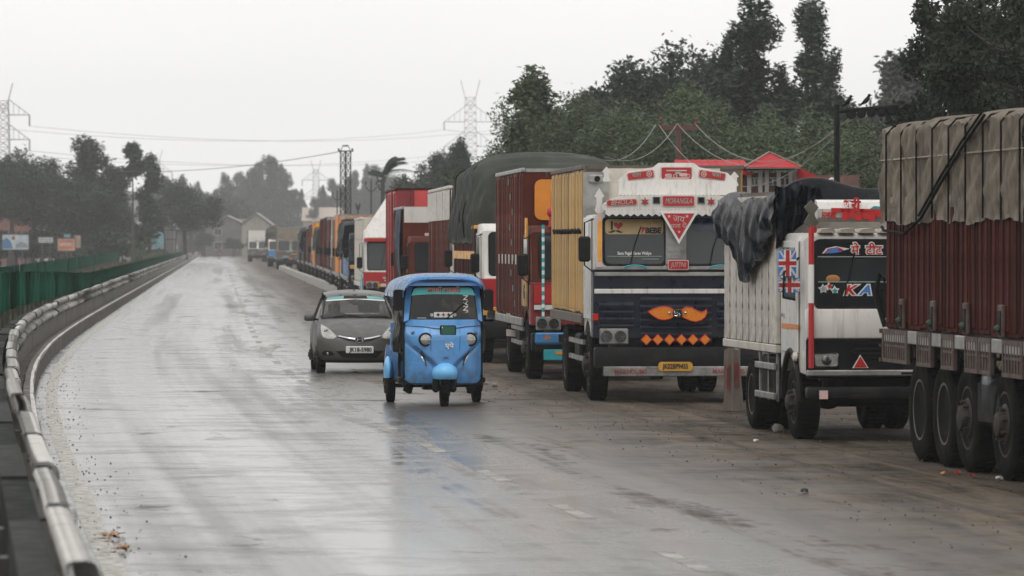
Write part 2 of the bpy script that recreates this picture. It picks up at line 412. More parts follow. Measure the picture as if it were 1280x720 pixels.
bk_ = MB(); bk_.bx(-.26, -.095, -PL/2+.01, PL/2-.01, .25, .90); bkm = [bk_.mesh('backing_panel', 0)]; bkm.append(bkm[0].copy())
sb_ = MB(); sb_.bx(-.012, .1, -.02, .02, .84, .99, .01); refm = sb_.mesh('reflector', 0)
k = 0; y = 6.0
while y < 640:
    s = SL(y+PL/2); a = math.atan(s); p = at(y+PL/2, -.57) - rail.location
    j = random.Random(k)
    inst('rail_panel', pm[k % 3], rail, (p.x+j.uniform(-.012, .012), p.y, j.uniform(-.015, .012)), (0, j.uniform(-.02, .02), a+j.uniform(-.003, .003)))
    inst('backing_panel', bkm[k % 2], rail, (p.x, p.y, j.uniform(-.02, .01)), (0, 0, a))
    q = at(y, -.57) - rail.location
    inst('joint_band', sm_, rail, (q.x, q.y, 0), (j.uniform(-.05, .05), 0, a+.0))
    inst('rail_post', postm, rail, (q.x-.02, q.y, 0), (0, 0, a))
    if y < 120:
        q = at(y+PL/2, -.57) - rail.location
        inst('rail_post', postm, rail, (q.x-.02, q.y, 0), (0, 0, a))
    y += PL*math.cos(a); k += 1
for m_, t_ in ((pm[0], M_rail), (pm[1], M_rail), (pm[2], M_rail), (sm_, M_strap), (postm, M_strap), (refm, M_strap), (bkm[0], mat('dark_green_backing', (.006, .009, .007), .8, dirt=.3, dcol=(.02, .02, .018), orand=.2, spec=.1)), (bkm[1], mat('grey_backing', (.03, .032, .028), .8, dirt=.5, dcol=(.012, .012, .01), orand=.25, spec=.1))):  # backing alternates between a dark green and a dark grey tone
    m_.materials.clear(); m_.materials.append(t_)
# ---------------------------------------------------------------- anti-glare screens on the median
M_green = mat('green_screen', (.002, .13, .068), .7, vs=.7, var=.2, dirt=.2, dcol=(.008, .045, .028), ds=1.2, orand=.05, spec=.15)
def screen(name, label, d, y0, y1, z0, z1, L=3.0, hs=lambda y: 1.0):
    t = thing(name, label, 'fence', at(y0, d(y0)))
    mb = MB()
    def fn(u, v): return (.022*math.sin(u*34*math.pi), (u-.5)*L, z0+(z1-z0)*v+(.018*math.sin(u*math.pi) if v > .9 else 0))
    mb.grid(fn, 68, 2); pan = mb.mesh('screen_panel', 60, .006)
    po = MB(); po.bx(-.03, .03, -.03, .03, .2, z1+.03); pom = po.mesh('screen_post', 0)
    for m_, t_ in ((pan, M_green), (pom, mat('dark_green_post', (.012, .025, .02), .5))):
        m_.materials.clear(); m_.materials.append(t_)
    y = y0; k = 0
    while y < y1:
        a = math.atan2(-(at(y+L, d(y+L)).x-at(y, d(y)).x), L); p = at(y+L/2, d(y+L/2)) - t.location
        j = random.Random(k+int(z1*100))
        inst('screen_panel', pan, t, (p.x, p.y, j.uniform(-.02, .02)), (j.uniform(-.004, .004), j.uniform(-.02, .02)*hs(y)**3, a), (1, 1, hs(y)))
        q = at(y, d(y)) - t.location; inst('screen_post', pom, t, (q.x-.05, q.y, 0), (0, 0, a), (1, 1, hs(y)))
        y += L; k += 1
    return t
screen('median_fence', 'near dark green corrugated anti-glare fence right behind the guardrail', lambda y: -1.45, 52, 640, .86, 1.68, hs=lambda y: 1-.27*max(0, min(1, (y-98)/68)))
screen('median_fence', 'far green fence beyond the grassy median, edging the opposite carriageway', lambda y: -3.0-y*.0085, 60, 560, .7, 1.45)
# ---------------------------------------------------------------- vehicle materials
M_tyre = mat('tyre', (.007, .007, .0068), .85, var=.4, dirt=.4, dcol=(.028, .024, .02), ds=5, bump=.3, bs=60, spec=.05)
M_rim = mat('dusty_rim', (.15, .145, .135), .5, .3, dirt=.75, dcol=(.04, .03, .025), ds=5, spec=.3)
M_redrim = mat('dull_hub', (.05, .042, .036), .6, .2, dirt=.6, dcol=(.03, .025, .02), ds=6, spec=.2)
M_chassis = mat('chassis_black', (.008, .008, .0085), .65, var=.3, dirt=.4, dcol=(.028, .024, .02), ds=3, spec=.15)
M_black_paint = mat('black_paint', (.006, .007, .009), .45, dirt=.3, dcol=(.026, .023, .02), spec=.15, mud=.25)
M_navy = mat('navy_paint', (.006, .009, .02), .35, mud=.25, var=.3, dirt=.35, dcol=(.03, .028, .026), spec=.35)
M_chrome = mat('chrome', (.62, .62, .62), .18, 1, var=.1, dirt=.3, ds=6)
M_steel = mat('brushed_steel', (.36, .355, .34), .42, .7, mud=.7, dirt=.5, dcol=(.12, .11, .1), ds=4)
M_white = mat('white_paint', (.64, .62, .58), .35, mud=.7, var=.07, vs=1.2, dirt=.35, dcol=(.2, .17, .13), ds=2.2, coat=.25, streak=1)
M_cream = mat('cream_paint', (.58, .54, .47), .35, var=.08, dirt=.4, dcol=(.2, .17, .13), ds=2.5, coat=.2)
M_red = mat('red_paint', (.42, .018, .02), .4, var=.15, dirt=.25, dcol=(.12, .03, .025))
M_brick = mat('red_oxide', (.10, .018, .009), .55, spec=.1, var=.3, vs=2, dirt=.6, dcol=(.045, .02, .016), ds=1.8, streak=1, orand=.25)
M_dred = mat('dark_red_oxide', (.058, .0078, .0045), .6, spec=.06, var=.35, vs=2, dirt=.6, dcol=(.03, .012, .01), ds=1.8, streak=1, orand=.35)
M_yel = mat('ochre_paint', (.48, .29, .085), .5, var=.15, vs=2.5, dirt=.5, dcol=(.17, .1, .04), ds=2.0, streak=1, orand=.16)
M_orange = mat('orange_paint', (.66, .23, .02), .4, var=.12)
M_refl = mat('orange_reflector', (.66, .2, .015), .3, var=.12, vs=30)
M_amber = mat('amber_strip', (.75, .34, .02), .35)
M_teal = mat('teal_paint', (.03, .3, .34), .4)
M_blue = mat('truck_blue', (.05, .2, .42), .38, dirt=.3)
M_dglass = mat('dark_glass', (.026, .032, .034), .08, var=.3, vs=1.2, spec=.5, rvar=.03)  # grey base colour stands in for some of the reflected sky
M_sky_sh = mat('blue_sun_film', (.02, .045, .09), .25)
M_lamp = mat('lamp_glass', (.4, .4, .38), .12, .35, var=.35, vs=14)
M_lamp_in = mat('lamp_reflector', (.14, .14, .135), .2, .8, var=.4, vs=14)
M_wood = mat('weathered_wood', (.12, .095, .075), .7, dirt=.6, streak=1)
M_tarpn = mat('navy_tarpaulin', (.004, .006, .014), .24, var=.4, vs=1.5, bump=.3, bs=8, spec=.22, rvar=.1)
M_tarpg = mat('grey_green_tarpaulin', (.095, .105, .088), .55, var=.3, vs=1.2, dirt=.5, dcol=(.05, .055, .045), ds=1.5, bump=.25, bs=9)
M_tarpb = mat('beige_canvas', (.37, .315, .25), .75, var=.22, vs=1.0, dirt=.6, dcol=(.085, .07, .058), ds=1.6, bump=.5, bs=14, streak=1)
M_rope = mat('rope', (.008, .008, .008), .85, spec=.1)
M_letter_w = mat('white_lettering', (.72, .71, .68), .45, var=.05)
M_letter_k = mat('black_lettering', (.012, .012, .012), .5)
M_letter_r = mat('red_lettering', (.5, .02, .02), .45)
M_letter_b = mat('blue_lettering', (.05, .2, .5), .45)
M_letter_g = mat('grey_green_lettering', (.34, .4, .36), .45)
M_plate_y = mat('yellow_plate', (.55, .28, .03), .45, dirt=.4)
M_pink = mat('pale_pink_paint', (.62, .42, .4), .45)
M_rust = mat('rusty_lattice', (.12, .095, .08), .6, .3, dirt=.7, dcol=(.06, .02, .014), ds=6, spec=.2)
M_red_lens = mat('red_lens', (.5, .015, .015), .15)

# ---------------------------------------------------------------- wheels (shared meshes)
def wheel_meshes(r=.52, w=.27):
    t = MB(); h = w/2
    t.lathe([(r*.58, -h*.86), (r*.62, -h*.95), (r*.78, -h), (r*.93, -h*.95), (r*.985, -h*.8), (r, -h*.55), (r, h*.55), (r*.985, h*.8), (r*.93, h*.95), (r*.78, h), (r*.62, h*.95), (r*.58, h*.86)], (0, 0, 0), 'x', 40)
    for k in range(40):                              # tread blocks
        a = 2*math.pi*(k+.5)/40
        for sx in (-1, 1):
            t.box(sx*h*.42, r*1.004*math.cos(a), r*1.004*math.sin(a), h*.6, .022, r*.075, rot=Matrix.Rotation(a, 3, 'X'))
    ty = t.mesh('tyre', 40)
    c = MB(); c.lathe([(r*.6, h*.84), (r*.60, h*.9), (r*.56, h*.9), (r*.53, h*.6), (r*.5, -h*.1), (r*.42, -h*.35), (r*.26, -h*.42), (r*.24, h*.2), (r*.16, h*.35), (.001, h*.36)], (0, 0, 0), 'x', 28)
    for k in range(8):
        a = 2*math.pi*k/8; c.cyl((-h*.4, r*.33*math.cos(a), r*.33*math.sin(a)), (-h*.1, r*.33*math.cos(a), r*.33*math.sin(a)), .02, n=6)
    rear = c.mesh('rim', 40)
    c = MB(); c.lathe([(r*.6, h*.84), (r*.6, h*.9), (r*.56, h*.9), (r*.52, h*.5), (r*.47, h*.35), (r*.36, h*.95), (r*.24, h*1.05), (r*.21, h*1.5), (r*.12, h*1.62), (.001, h*1.63)], (0, 0, 0), 'x', 28)
    for k in range(8):
        a = 2*math.pi*k/8; c.cyl((h*.9, r*.3*math.cos(a), r*.3*math.sin(a)), (h*1.4, r*.3*math.cos(a), r*.3*math.sin(a)), .02, n=6)
    return ty, rear, c.mesh('rim', 40)
WH = {}
def wheels(root, r, w, side, y, x, front, flip=False, dual=False, rimmat=None):
    key = (r, w)
    if key not in WH:
        WH[key] = wheel_meshes(r, w)
        for m_, t_ in zip(WH[key], (M_tyre, M_rim, M_redrim)): m_.materials.append(t_)
    ty, re_, fr = WH[key]
    o = inst('wheel', ty, root, (side*x, y, r), (rnd.uniform(0, 6), 0, 0)); o.rotation_euler = (rnd.uniform(0, 6), 0, 0 if side > 0 else math.pi)
    q = inst('rim', fr if front else re_, o)
    if dual:
        inst('wheel', ty, root, (side*(x-w*1.08), y, r), (rnd.uniform(0, 6), 0, 0))
    return o

# ---------------------------------------------------------------- lorries
def lorry(name, label, X, Y, slope, W=1.2, L=8.0, cabH=2.7, cabL=1.75, lower=None, upper=None, bumper=None, body='boards', bodym=None,
          bz=(1.05, 3.5), bodyW=1.18, wsz=(1.55, 2.4), split=True, board=None, boardz=None, axles=None, r=.52, head=None, group=None, plank=.36,
          detail=1, extras=True, y_body=None, grille=None, topm=None, topz=None):
    """front bumper at the local origin, body along +Y; returns the Empty"""
    root = thing(name, label, 'truck', (X, Y, 0), math.atan(slope), group)
    lower = lower or M_navy; upper = upper or M_white; bumper = bumper or M_black_paint
    # chassis
    c = MB()
    for s in (-1, 1): c.bx(s*.36-.05, s*.36+.05, .5, L-.1, .66, .88)
    for yy in np.arange(1.2, L-.2, .9): c.bx(-.31, .31, yy-.04, yy+.04, .69, .85)
    c.bx(-.55, .55, .55, 1.4, .45, .8); c.cyl((-.9*W, 1.22, r), (.9*W, 1.22, r), .07)
    axles = axles or [(1.22, True), (L*.68, False)]
    for ay, fr in axles[1:]:
        c.cyl((-.9*W, ay, r), (.9*W, ay, r), .08); c.ell((0, ay, r), (.22, .2, .2))
    c.bx(-bodyW+.35, -bodyW+.02, L*.38, L*.5, .5, .95, .04); c.bx(bodyW-.35, bodyW-.02, L*.38, L*.5, .5, .95, .04)
    c.build('chassis', M_chassis, root)
    for ay, fr in axles:
        for s in (-1, 1): wheels(root, r, .27, s, ay, W-.15, fr, dual=not fr)
    # cab shell: a side profile carried across the width
    z0 = .95 if r > .5 else .78
    prof = [(.06, z0), (.04, wsz[0]-.05), (.10, wsz[0]), (.22, wsz[1]+.06), (.36, cabH-.04), (.5, cabH), (cabL-.06, cabH), (cabL, cabH-.06), (cabL, z0+.1), (1.85 if cabL > 1.8 else cabL-.02, z0), (1.75 if cabL > 1.8 else cabL-.1, z0)]
    wr = r+.14
    arch = [(1.22+wr*math.cos(a), r+wr*math.sin(a)) for a in np.linspace(.12*math.pi, .86*math.pi, 9) if r+wr*math.sin(a) > z0-.02 and 1.22+wr*math.cos(a) < cabL-.12]
    prof = [p for p in prof if not (p[1] == z0 and p[0] > 1)] + [(cabL-.04, z0)] + sorted(arch, key=lambda p: -p[0])
    zs = wsz[0]-.02
    cb = MB(); cb.prism(prof, -W+.02, W-.02, 'yz')
    es = [e for e in cb.bm.edges if abs(e.verts[0].co.x-e.verts[1].co.x) < .001 and e.verts[0].co.z > zs-.4 and e.verts[1].co.z > zs-.4]
    bmesh.ops.bevel(cb.bm, geom=es, offset=.05, segments=2, affect='EDGES', profile=.5)
    cab = cb.build('cab', upper, root)
    lo = MB()
    lo.bx(-W+.005, W-.005, .03, .10, z0-.02, wsz[0]-.06, .015)
    for s in (-1, 1): lo.bx(s*(W-.012), s*(W+.004), .10, .42, z0, wsz[0]-.06)
    lo.build('cab_front', lower, root)
    dr = []
    for s in (-1, 1):
        d = MB(); d.bx(s*(W-.012), s*(W+.012), .5, cabL-.15, max(z0+.1, r+wr+.02) if True else 0, wsz[1]+.02, .01)
        do = d.build('door', upper, root); dr.append(do)
        g_ = MB(); g_.prism([(.62, wsz[0]+.1), (.66, wsz[1]-.06), (cabL-.3, wsz[1]-.06), (cabL-.3, wsz[0]+.1)], s*(W+.010), s*(W+.018), 'yz'); g_.build('side_window', M_dglass, do)
        h_ = MB(); h_.bx(s*(W+.012), s*(W+.035), cabL-.42, cabL-.3, wsz[0]-.12, wsz[0]-.08); h_.build('handle', M_chrome, do)
    # windscreen
    def wy(z): return .10+(.12)*(z-wsz[0])/(wsz[1]+.06-wsz[0])
    def pane(x0, x1, nm='windscreen'):
        m_ = MB(); o2 = rrect(x0-.04, x1+.04, wsz[0]-.02, wsz[1]+.04, .1); i2 = rrect(x0, x1, wsz[0]+.02, wsz[1], .08)
        V = m_.ring(o2, i2, -.018, .03)
        for v in m_.bm.verts: v.co.y += wy(v.co.z)
        fr_ = m_.build('windscreen_frame', M_black, root)
        m_ = MB(); m_.prism(i2, -.008, .02)
        for v in m_.bm.verts: v.co.y += wy(v.co.z)
        return m_.build(nm, M_dglass, root)
    if split: pane(-W+.17, -.16); pane(.16, W-.17)
    else: pane(-W+.15, W-.15)
    for x in ((-.55*W, .42*W) if detail else ()):
        m_ = MB(); m_.tube([(x, wy(wsz[0])-.03, wsz[0]), (x+.05, wy(wsz[0]+.25)-.03, wsz[0]+.25), (x+.16, wy(wsz[1]-.1)-.03, wsz[1]-.12)], .009, 5); m_.build('wiper', M_black, root)
    # bumper, grille, lamps
    bb = MB(); bb.bx(-W, W, -.1, .08, .5, z0-.14, .03, seg=2); bb.build('bumper', bumper, root)
    if grille:
        x, g0, g1 = grille
        for z in np.arange(g0, g1, .085):
            m_ = MB(); m_.bx(-x, x, -.005, .04, z, z+.045, .008); m_.build('grille_slat', M_black_paint, root)
    for s in (-1, 1):
        m_ = MB(); m_.bx(s*(W-.5), s*(W-.08), -.02, .05, z0-.1, z0+.13, .015); hl = m_.build('headlight_panel', M_steel, root)
        for dx in (.18, .38):
            m_ = MB(); m_.lathe([(.085, -.035), (.085, 0), (.075, .0), (.001, -.02)][::-1], (s*(W-dx), -.02, z0+.015), 'y', 16); m_.build('headlight', M_lamp_in, hl)
    # rear-view mirrors on arms
    if extras:
        for s in (-1, 1):
            m_ = MB(); m_.bx(s*(W+.04), s*(W+.22), .08, .14, wsz[0]+.05, wsz[0]+.42, .03)
            mo = m_.build('mirror', M_black, root)
            m_ = MB(); m_.tube([(s*(W-.03), .28, wsz[1]), (s*(W+.13), .12, wsz[1]-.06), (s*(W+.13), .12, wsz[0]-.0), (s*(W-.03), .2, wsz[0]-.12)], .012, 6); m_.build('mirror_arm', M_black, mo)
    # sign board above the cab
    if board:
        b0, b1 = boardz or (cabH-.02, cabH+.45)
        m_ = MB(); n = 12
        P = [(-W, b0), (W, b0)] + [(W*math.cos(t)**.5 if math.cos(t) > 0 else -W*(-math.cos(t))**.5, b0+.1+(b1-b0-.1)*math.sin(t)**.7) for t in np.linspace(.02, math.pi-.02, n)]
        m_.prism(P, .12, .2); bo = m_.build('sign_board', board, root)
    # load body
    yb = y_body or cabL+.12; bz0, bz1 = bz
    fl = MB(); fl.bx(-bodyW, bodyW, yb, L, bz0-.12, bz0); fl.build('load_floor', M_chassis, root)
    if body:
        bm_ = bodym or M_brick; n = max(2, int(round((L-yb)/plank))); st = (L-yb)/n
        pk = MB(); pk.box(0, 0, (bz1-bz0)/2, .045, st-.022, bz1-bz0, .012); pk.box(.012, 0, (bz1-bz0)/2, .05, st*.45, bz1-bz0-.1, .012)
        pm_ = pk.mesh('plank', 0); pm_.materials.append(bm_)
        for s in (-1, 1):
            for k in range(n):
                inst('plank', pm_, root, (s*(bodyW+rnd.uniform(-.012, .008)), yb+st*(k+.5), bz0+rnd.uniform(-.015, .015)), (rnd.uniform(-.004, .004), rnd.uniform(-.006, .006), (0 if s > 0 else math.pi)+rnd.uniform(-.05, .05)))
        fp = MB(); nx = 6; sx_ = 2*bodyW/nx
        fp.box(0, 0, (bz1-bz0)/2, sx_-.02, .05, bz1-bz0, .012); fm = fp.mesh('plank', 0); fm.materials.append(head or bm_)
        for yy in (yb-.03, L):
            for k in range(nx): inst('plank', fm, root, (-bodyW+sx_*(k+.5), yy, bz0))
        rl = MB()
        for s in (-1, 1):
            rl.bx(s*(bodyW-.03), s*(bodyW+.045), yb-.06, L+.03, bz1, bz1+.07, .01)
            rl.bx(s*(bodyW+.0), s*(bodyW+.05), yb-.06, L+.03, bz0-.16, bz0-.02, .01)
        rl.bx(-bodyW+.04, bodyW-.04, yb-.06, yb, bz1, bz1+.06); rl.build('body_rail', topm or M_steel, root)
        if topz:
            tb = MB()
            for s in (-1, 1): tb.bx(s*(bodyW+.028), s*(bodyW+.05), yb-.02, L, topz, bz1-.02)
            tb.bx(-bodyW, bodyW, yb-.075, yb-.058, topz, bz1-.02)
            tb.build('upper_band', topm, root)
    # mud flaps, side guard
    for s in (-1, 1):
        for z in (.55, .8):
            gd_ = MB(); gd_.bx(s*(bodyW-.04), s*(bodyW), axles[0][0]+r+.35, axles[1][0]-r-.2, z, z+.07); gd_.build('side_guard', M_steel, root)
    return root
def tarp_load(root, name, m, y0, y1, W, z0, ztop, side_z, seed=1, wr=.04, xo=0):
    """a sheeted load: rounded hump, wrinkled, hanging down both sides"""
    mb = MB(); r = random.Random(seed); ph = [r.uniform(0, 6.3) for _ in range(8)]
    def fn(u, v):
        y = y0+(y1-y0)*u; e = min(1, min(u, 1-u)*9+.02)**.5
        top = side_z+(ztop-side_z)*(.86+.14*math.sin(u*3+ph[0])) * (e*.45+.55)
        a = (v-.5)*2                                # -1 left hem .. 1 right hem
        if abs(a) > .62:
            f = (abs(a)-.62)/.38; x = W*(1+.05*math.sin(f*2)); z = side_z*(1-f)+z0*f
        else:
            t = a/.62*math.pi/2; x = W*abs(math.sin(t))**.75; z = side_z+(top-side_z)*max(0, math.cos(t))**.42
        n = wr*(math.sin(y*9+ph[1]+2*math.sin(z*2+ph[2]))+.6*math.sin(y*21+ph[3])+.5*math.sin(z*7+y*3+ph[4]))
        x += n if abs(a) > .2 else 0; z += n*.6
        return (xo+math.copysign(x, a) if a else xo, y, z)
    V = mb.grid(fn, int((y1-y0)*14), 44)
    mb.bm.faces.new(V[0]); mb.bm.faces.new(V[-1][::-1])
    o = mb.build(name, m, root, 60, .01)
    for k in range(4):
        y = y0+(y1-y0)*(k+.6)/4.3; u = (y-y0)/(y1-y0)
        t = MB(); t.tube([Vector(fn(u, v))+Vector((0, 0, .015))+Vector((math.copysign(.02, v-.5), 0, 0)) for v in np.linspace(.02, .98, 26)], .012, 5); t.build('rope', M_rope, o)
    return o
def plaque(parent, x0, x1, z0, z1, y, s=None, m=None, tm=None, size=None, rot=0, border=M_pink, shear=.15, sx=1, r=.02):
    """painted tin plate with a raised rim and lettering"""
    cx, cz = (x0+x1)/2, (z0+z1)/2; T = Matrix.Translation((cx, y, cz)) @ Matrix.Rotation(rot, 4, 'Y')
    w, h = (x1-x0)/2, (z1-z0)/2
    a = MB(); a.prism(rrect(-w, w, -h, h, min(r, h*.6)), -.008, .006); a.xf(T); p = a.build('plaque', border, parent)
    a = MB(); a.prism(rrect(-w+.012, w-.012, -h+.012, h-.012, min(r, h*.5)), -.014, -.004); a.xf(T); a.build('plaque_field', m or M_red, p)
    if s: text(s, size or h*1.5, tm or M_letter_w, p, (cx, y-.016, cz), rot=Matrix.Rotation(rot, 3, 'Y'), shear=shear, sx=sx, ext=.003)
    return p
def spear(parent, x, y, z, h=.3, w=.1, m=None):
    P = [(-w*.35, 0), (w*.35, 0), (w*.5, h*.1), (w*.3, h*.35), (w*.32, h*.6), (w*.55, h*.66), (0, h), (-w*.55, h*.66), (-w*.32, h*.6), (-w*.3, h*.35), (-w*.5, h*.1)]
    a = MB(); a.prism([(x+p[0], z+p[1]) for p in P], y, y+.03); return a.build('spear_finial', m or M_white, parent)
def star(n, r0, r1, x=0, z=0, a0=math.pi/2):
    return [(x+(r0 if k % 2 == 0 else r1)*math.cos(a0+math.pi*k/n), z+(r0 if k % 2 == 0 else r1)*math.sin(a0+math.pi*k/n)) for k in range(2*n)]
# ================================================================ the lorry with the moustache
T = lorry('truck', 'white and navy truck with an orange moustache on its grille and a red triangle sign', 2.39+.0, 65.2, .075, W=1.2, L=7.3, cabH=2.74,
          lower=M_navy, upper=M_white, body='boards', bodym=M_yel, bz=(1.28, 3.42), wsz=(2.0, 2.68), axles=[(1.15, True), (5.15, False)], head=M_wood, plank=.6, topm=M_wood)
s85 = 85.9
def tx(p): return (p-843)/s85
def tz(p): return (503.3-p)/s85
# upper visor board, lower visor, valance
a = MB(); a.prism([(tx(p), tz(q)) for p, q in [(770, 244), (770, 226), (784, 214), (815, 209), (822, 203.5), (866, 203.5), (873, 209), (908, 216), (919, 227), (919, 244)]], -.03, .02)
for v in a.bm.verts: v.co.y += (v.co.z-3)*.25
vis = a.build('upper_visor', M_white, T)
a = MB(); a.prism([(tx(p), tz(q)) for p, q in [(753, 262.5), (753, 255), (762, 249), (775, 245.2), (843, 243.6), (911, 245.2), (924, 249), (933, 255), (933, 262.5)]], -.12, .3); lv = a.build('lower_visor', M_white, T)
a = MB(); P = [(tx(753), tz(262.6)), (tx(933), tz(262.6))]; n = 40
for k in range(n+1): P.append((tx(933)-(tx(933)-tx(753))*k/n, tz(270.5 if k % 2 else 267.5)))
a.prism(P, -.135, -.115); a.build('scalloped_valance', M_white, T)
a = MB(); a.bx(tx(753), tx(933), -.1, -.06, tz(272.5), tz(265)); a.build('valance_backing', M_navy, T)
hb = MB(); hb.bx(tx(773), tx(917), 1.8, 1.83, 2.6, tz(208)); hb.build('headboard_sheet', M_cream, T)
for zz, x0, x1 in ((tz(243.8), 770, 919), (tz(262.3), 753, 933)):
    m_ = MB(); 
    for xx in np.arange(tx(x0)+.03, tx(x1)-.02, .055): m_.ell((xx, -.125 if zz < 3 else -.045, zz), (.009, .006, .009), 6, 4)
    m_.build('rivets', M_steel, T)
def vy(z): return -.032+(z-3)*.25
for (x0, x1, y0, y1, rt, st, sz) in ((805, 846, 0, 0, 0, None, 0),):
    pass
p = plaque(T, tx(824), tx(863.5), tz(226.5), tz(208.5), vy(3.36)-.01, None)
for (cx, cz, ww, hh, mm) in ((0, -.065, .36, .03, M_pink), (-.12, -.02, .1, .05, M_pink), (.1, -.01, .12, .045, M_pink), (0, .05, .3, .02, M_pink), (.02, .015, .08, .03, M_letter_g)):
    a = MB(); a.prism(rrect(cx-ww/2+tx(843.7), cx+ww/2+tx(843.7), cz-hh/2+tz(217.5), cz+hh/2+tz(217.5), hh*.45), vy(3.36)-.028, vy(3.36)-.02); a.build('painted_motif', mm, p)
for cx in (-.1, -.02, .1, .17):
    a = MB(); a.ring(circ(tx(843.7)+cx, tz(220), .03, 14), circ(tx(843.7)+cx, tz(220), .018, 14), vy(3.36)-.032, vy(3.36)-.02); a.build('painted_ring', M_pink, p)
for sgn, cx, tilt, txt in ((-1, 798.5, -.13, 'KASHMIR'), (1, 888.5, .14, 'KASHMIR')):
    p = plaque(T, tx(cx)-.2, tx(cx)+.2, tz(219)-.06, tz(219)+.06, vy(3.3)-.012, None, rot=tilt)
    text('चलो', .085, M_letter_g, p, (tx(cx)+sgn*.06, vy(3.3)-.03, tz(219)-.0), rot=Matrix.Rotation(tilt, 3, 'Y'))
    a = MB(); q = tx(cx)-sgn*.125; zz = tz(219)+.018
    a.ring(circ(q, zz, .042), circ(q, zz, .028), vy(3.3)-.032, vy(3.3)-.02); a.prism(star(5, .024, .01, q, zz), vy(3.3)-.032, vy(3.3)-.02); a.build('crescent_emblem', M_pink, p)
plaque(lv.parent, tx(824), tx(865), tz(258.5), tz(244.5), -.128, 'MORANGLA', tm=M_letter_g, size=.115, shear=.3, sx=.62)
plaque(T, tx(754), tx(793), tz(257.5), tz(249), -.128, 'BHOLA', tm=M_letter_g, size=.1, shear=.2, rot=-.05, r=.04)
plaque(T, tx(896), tx(933), tz(259), tz(250), -.128, 'PEER', tm=M_letter_g, size=.1, shear=.2, rot=.06, r=.04)
for cx in (802.5, 885.5):
    a = MB(); a.prism(star(6, .065, .03, tx(cx), tz(252)), -.14, -.125); st_ = a.build('star_badge', M_letter_g, T)
    a = MB(); a.prism(star(3, .066, .018, tx(cx), tz(252)), -.146, -.13); a.prism(star(3, .066, .018, tx(cx), tz(252), -math.pi/2), -.1465, -.1305); a.build('star_points', M_red, st_)
for cx in (817, 873):
    a = MB(); a.bx(tx(cx)-.055, tx(cx)+.055, -.14, -.11, tz(255), tz(245.6), .008); v_ = a.build('vent_frame', M_steel, T)
    a = MB(); a.bx(tx(cx)-.042, tx(cx)+.042, -.146, -.13, tz(253.6), tz(246.8)); a.build('vent_mesh', M_chassis, v_)
# triangle sign
t0 = [(tx(821), tz(264.5)), (tx(869), tz(264.5)), (tx(845), tz(305))]
c0 = Vector((tx(845), tz(276)))
a = MB(); a.prism(t0, -.16, -.145); tri = a.build('triangle_sign', M_letter_w, T)
a = MB(); a.prism([tuple(c0+(Vector(q)-c0)*.8) for q in t0], -.168, -.15); a.build('triangle_field', M_red, tri)
for (sx_, sz_, rr) in ((832.5, 270.5, .03), (855, 270.5, .03), (845, 290, .028)):
    a = MB(); a.prism(star(5, rr, rr*.4, tx(sx_), tz(sz_)), -.174, -.16); a.build('triangle_star', M_pink, tri)
text('जय', .13, M_pink, tri, (tx(844.5), -.172, tz(274)), rot=Matrix.Rotation(.15, 3, 'Y')); text('माता दी', .085, M_pink, tri, (tx(844.5), -.172, tz(282.5)), rot=Matrix.Rotation(-.05, 3, 'Y'))
# centre post, trims
a = MB(); a.bx(-.15, .15, .0, .1, 2.0, 2.7, .01)
for z in (2.1, 2.2, 2.3, 2.4): a.bx(-.14, .14, -.008, .0, z, z+.012)
a.build('centre_post', M_steel, T)
plaque(T, tx(832), tx(858.5), tz(337.5), tz(325), -.03, 'JUTTNI', tm=M_letter_g, size=.095, shear=.2, sx=.7)
a = MB(); a.bx(-1.19, 1.19, .0, .06, 1.93, 1.985, .01); a.bx(-1.19, 1.19, -.02, .05, 1.84, 1.90, .01); tr = a.build('waist_trim', M_steel, T)
a = MB(); a.bx(-1.19, 1.19, -.012, .04, 1.905, 1.925); a.build('trim_groove', M_chassis, tr)
for cx in (791, 899):
    a = MB(); a.tube([(tx(cx)+.17*math.cos(t), -.04, tz(336)+.05*math.sin(t)) for t in np.linspace(.1, math.pi-.1, 9)], .014, 6); a.build('painted_arch', M_teal, T)
a = MB(); a.bx(-1.195, 1.195, .0, .05, 1.585, 1.655, .008); a.build('white_stripe', M_white, T)
for (x0, x1) in ((-1.12, -.62), (-.52, .52), (.6, 1.12)):
    for z in np.arange(.88 if x0 == -.52 else 1.1, 1.5, .1):
        a = MB(); a.prism([(-.012, z), (-.012, z+.02), (.03, z+.065), (.03, z)], x0, x1, 'yz'); a.build('louvre_slat', M_navy, T)
# moustache, emblem, diamonds
ms = [(807, 389.5), (813, 386.5), (820, 384), (827, 382.8), (834, 384), (840, 387.5), (843, 392), (840, 395.5), (834, 398.5), (827, 399.8), (820, 398.5), (813, 394.5)]
a = MB(); a.prism([(tx(x), tz(y)) for x, y in ms], -.06, -.03)
a.prism([(tx(x), tz(y)) for x, y in [(846, 391), (849, 387), (855, 384), (862, 384.5), (868, 388), (874, 390.5), (878, 389), (880.5, 386.5), (881, 391), (879, 396), (874, 400), (867, 402), (860, 400.5), (852, 397), (847, 394)]], -.06, -.03)
mo = a.build('moustache', M_refl, T)
for (q, w_) in ((0, 1),):
    a = MB()
    for pts in (ms, [(846, 391), (849, 387), (855, 384), (862, 384.5), (868, 388), (874, 390.5), (878, 389), (880.5, 386.5), (881, 391), (879, 396), (874, 400), (867, 402), (860, 400.5), (852, 397), (847, 394)]):
        a.tube([(tx(x), -.058, tz(y)) for x, y in pts], .009, 5, closed=True)
    a.build('moustache_rim', M_letter_r, mo)
a = MB(); a.lathe([(.07, -.03), (.072, -.085), (.06, -.095), (.001, -.08)], (tx(844), 0, tz(391.5)), 'y', 20); em = a.build('grille_emblem', M_chassis, T)
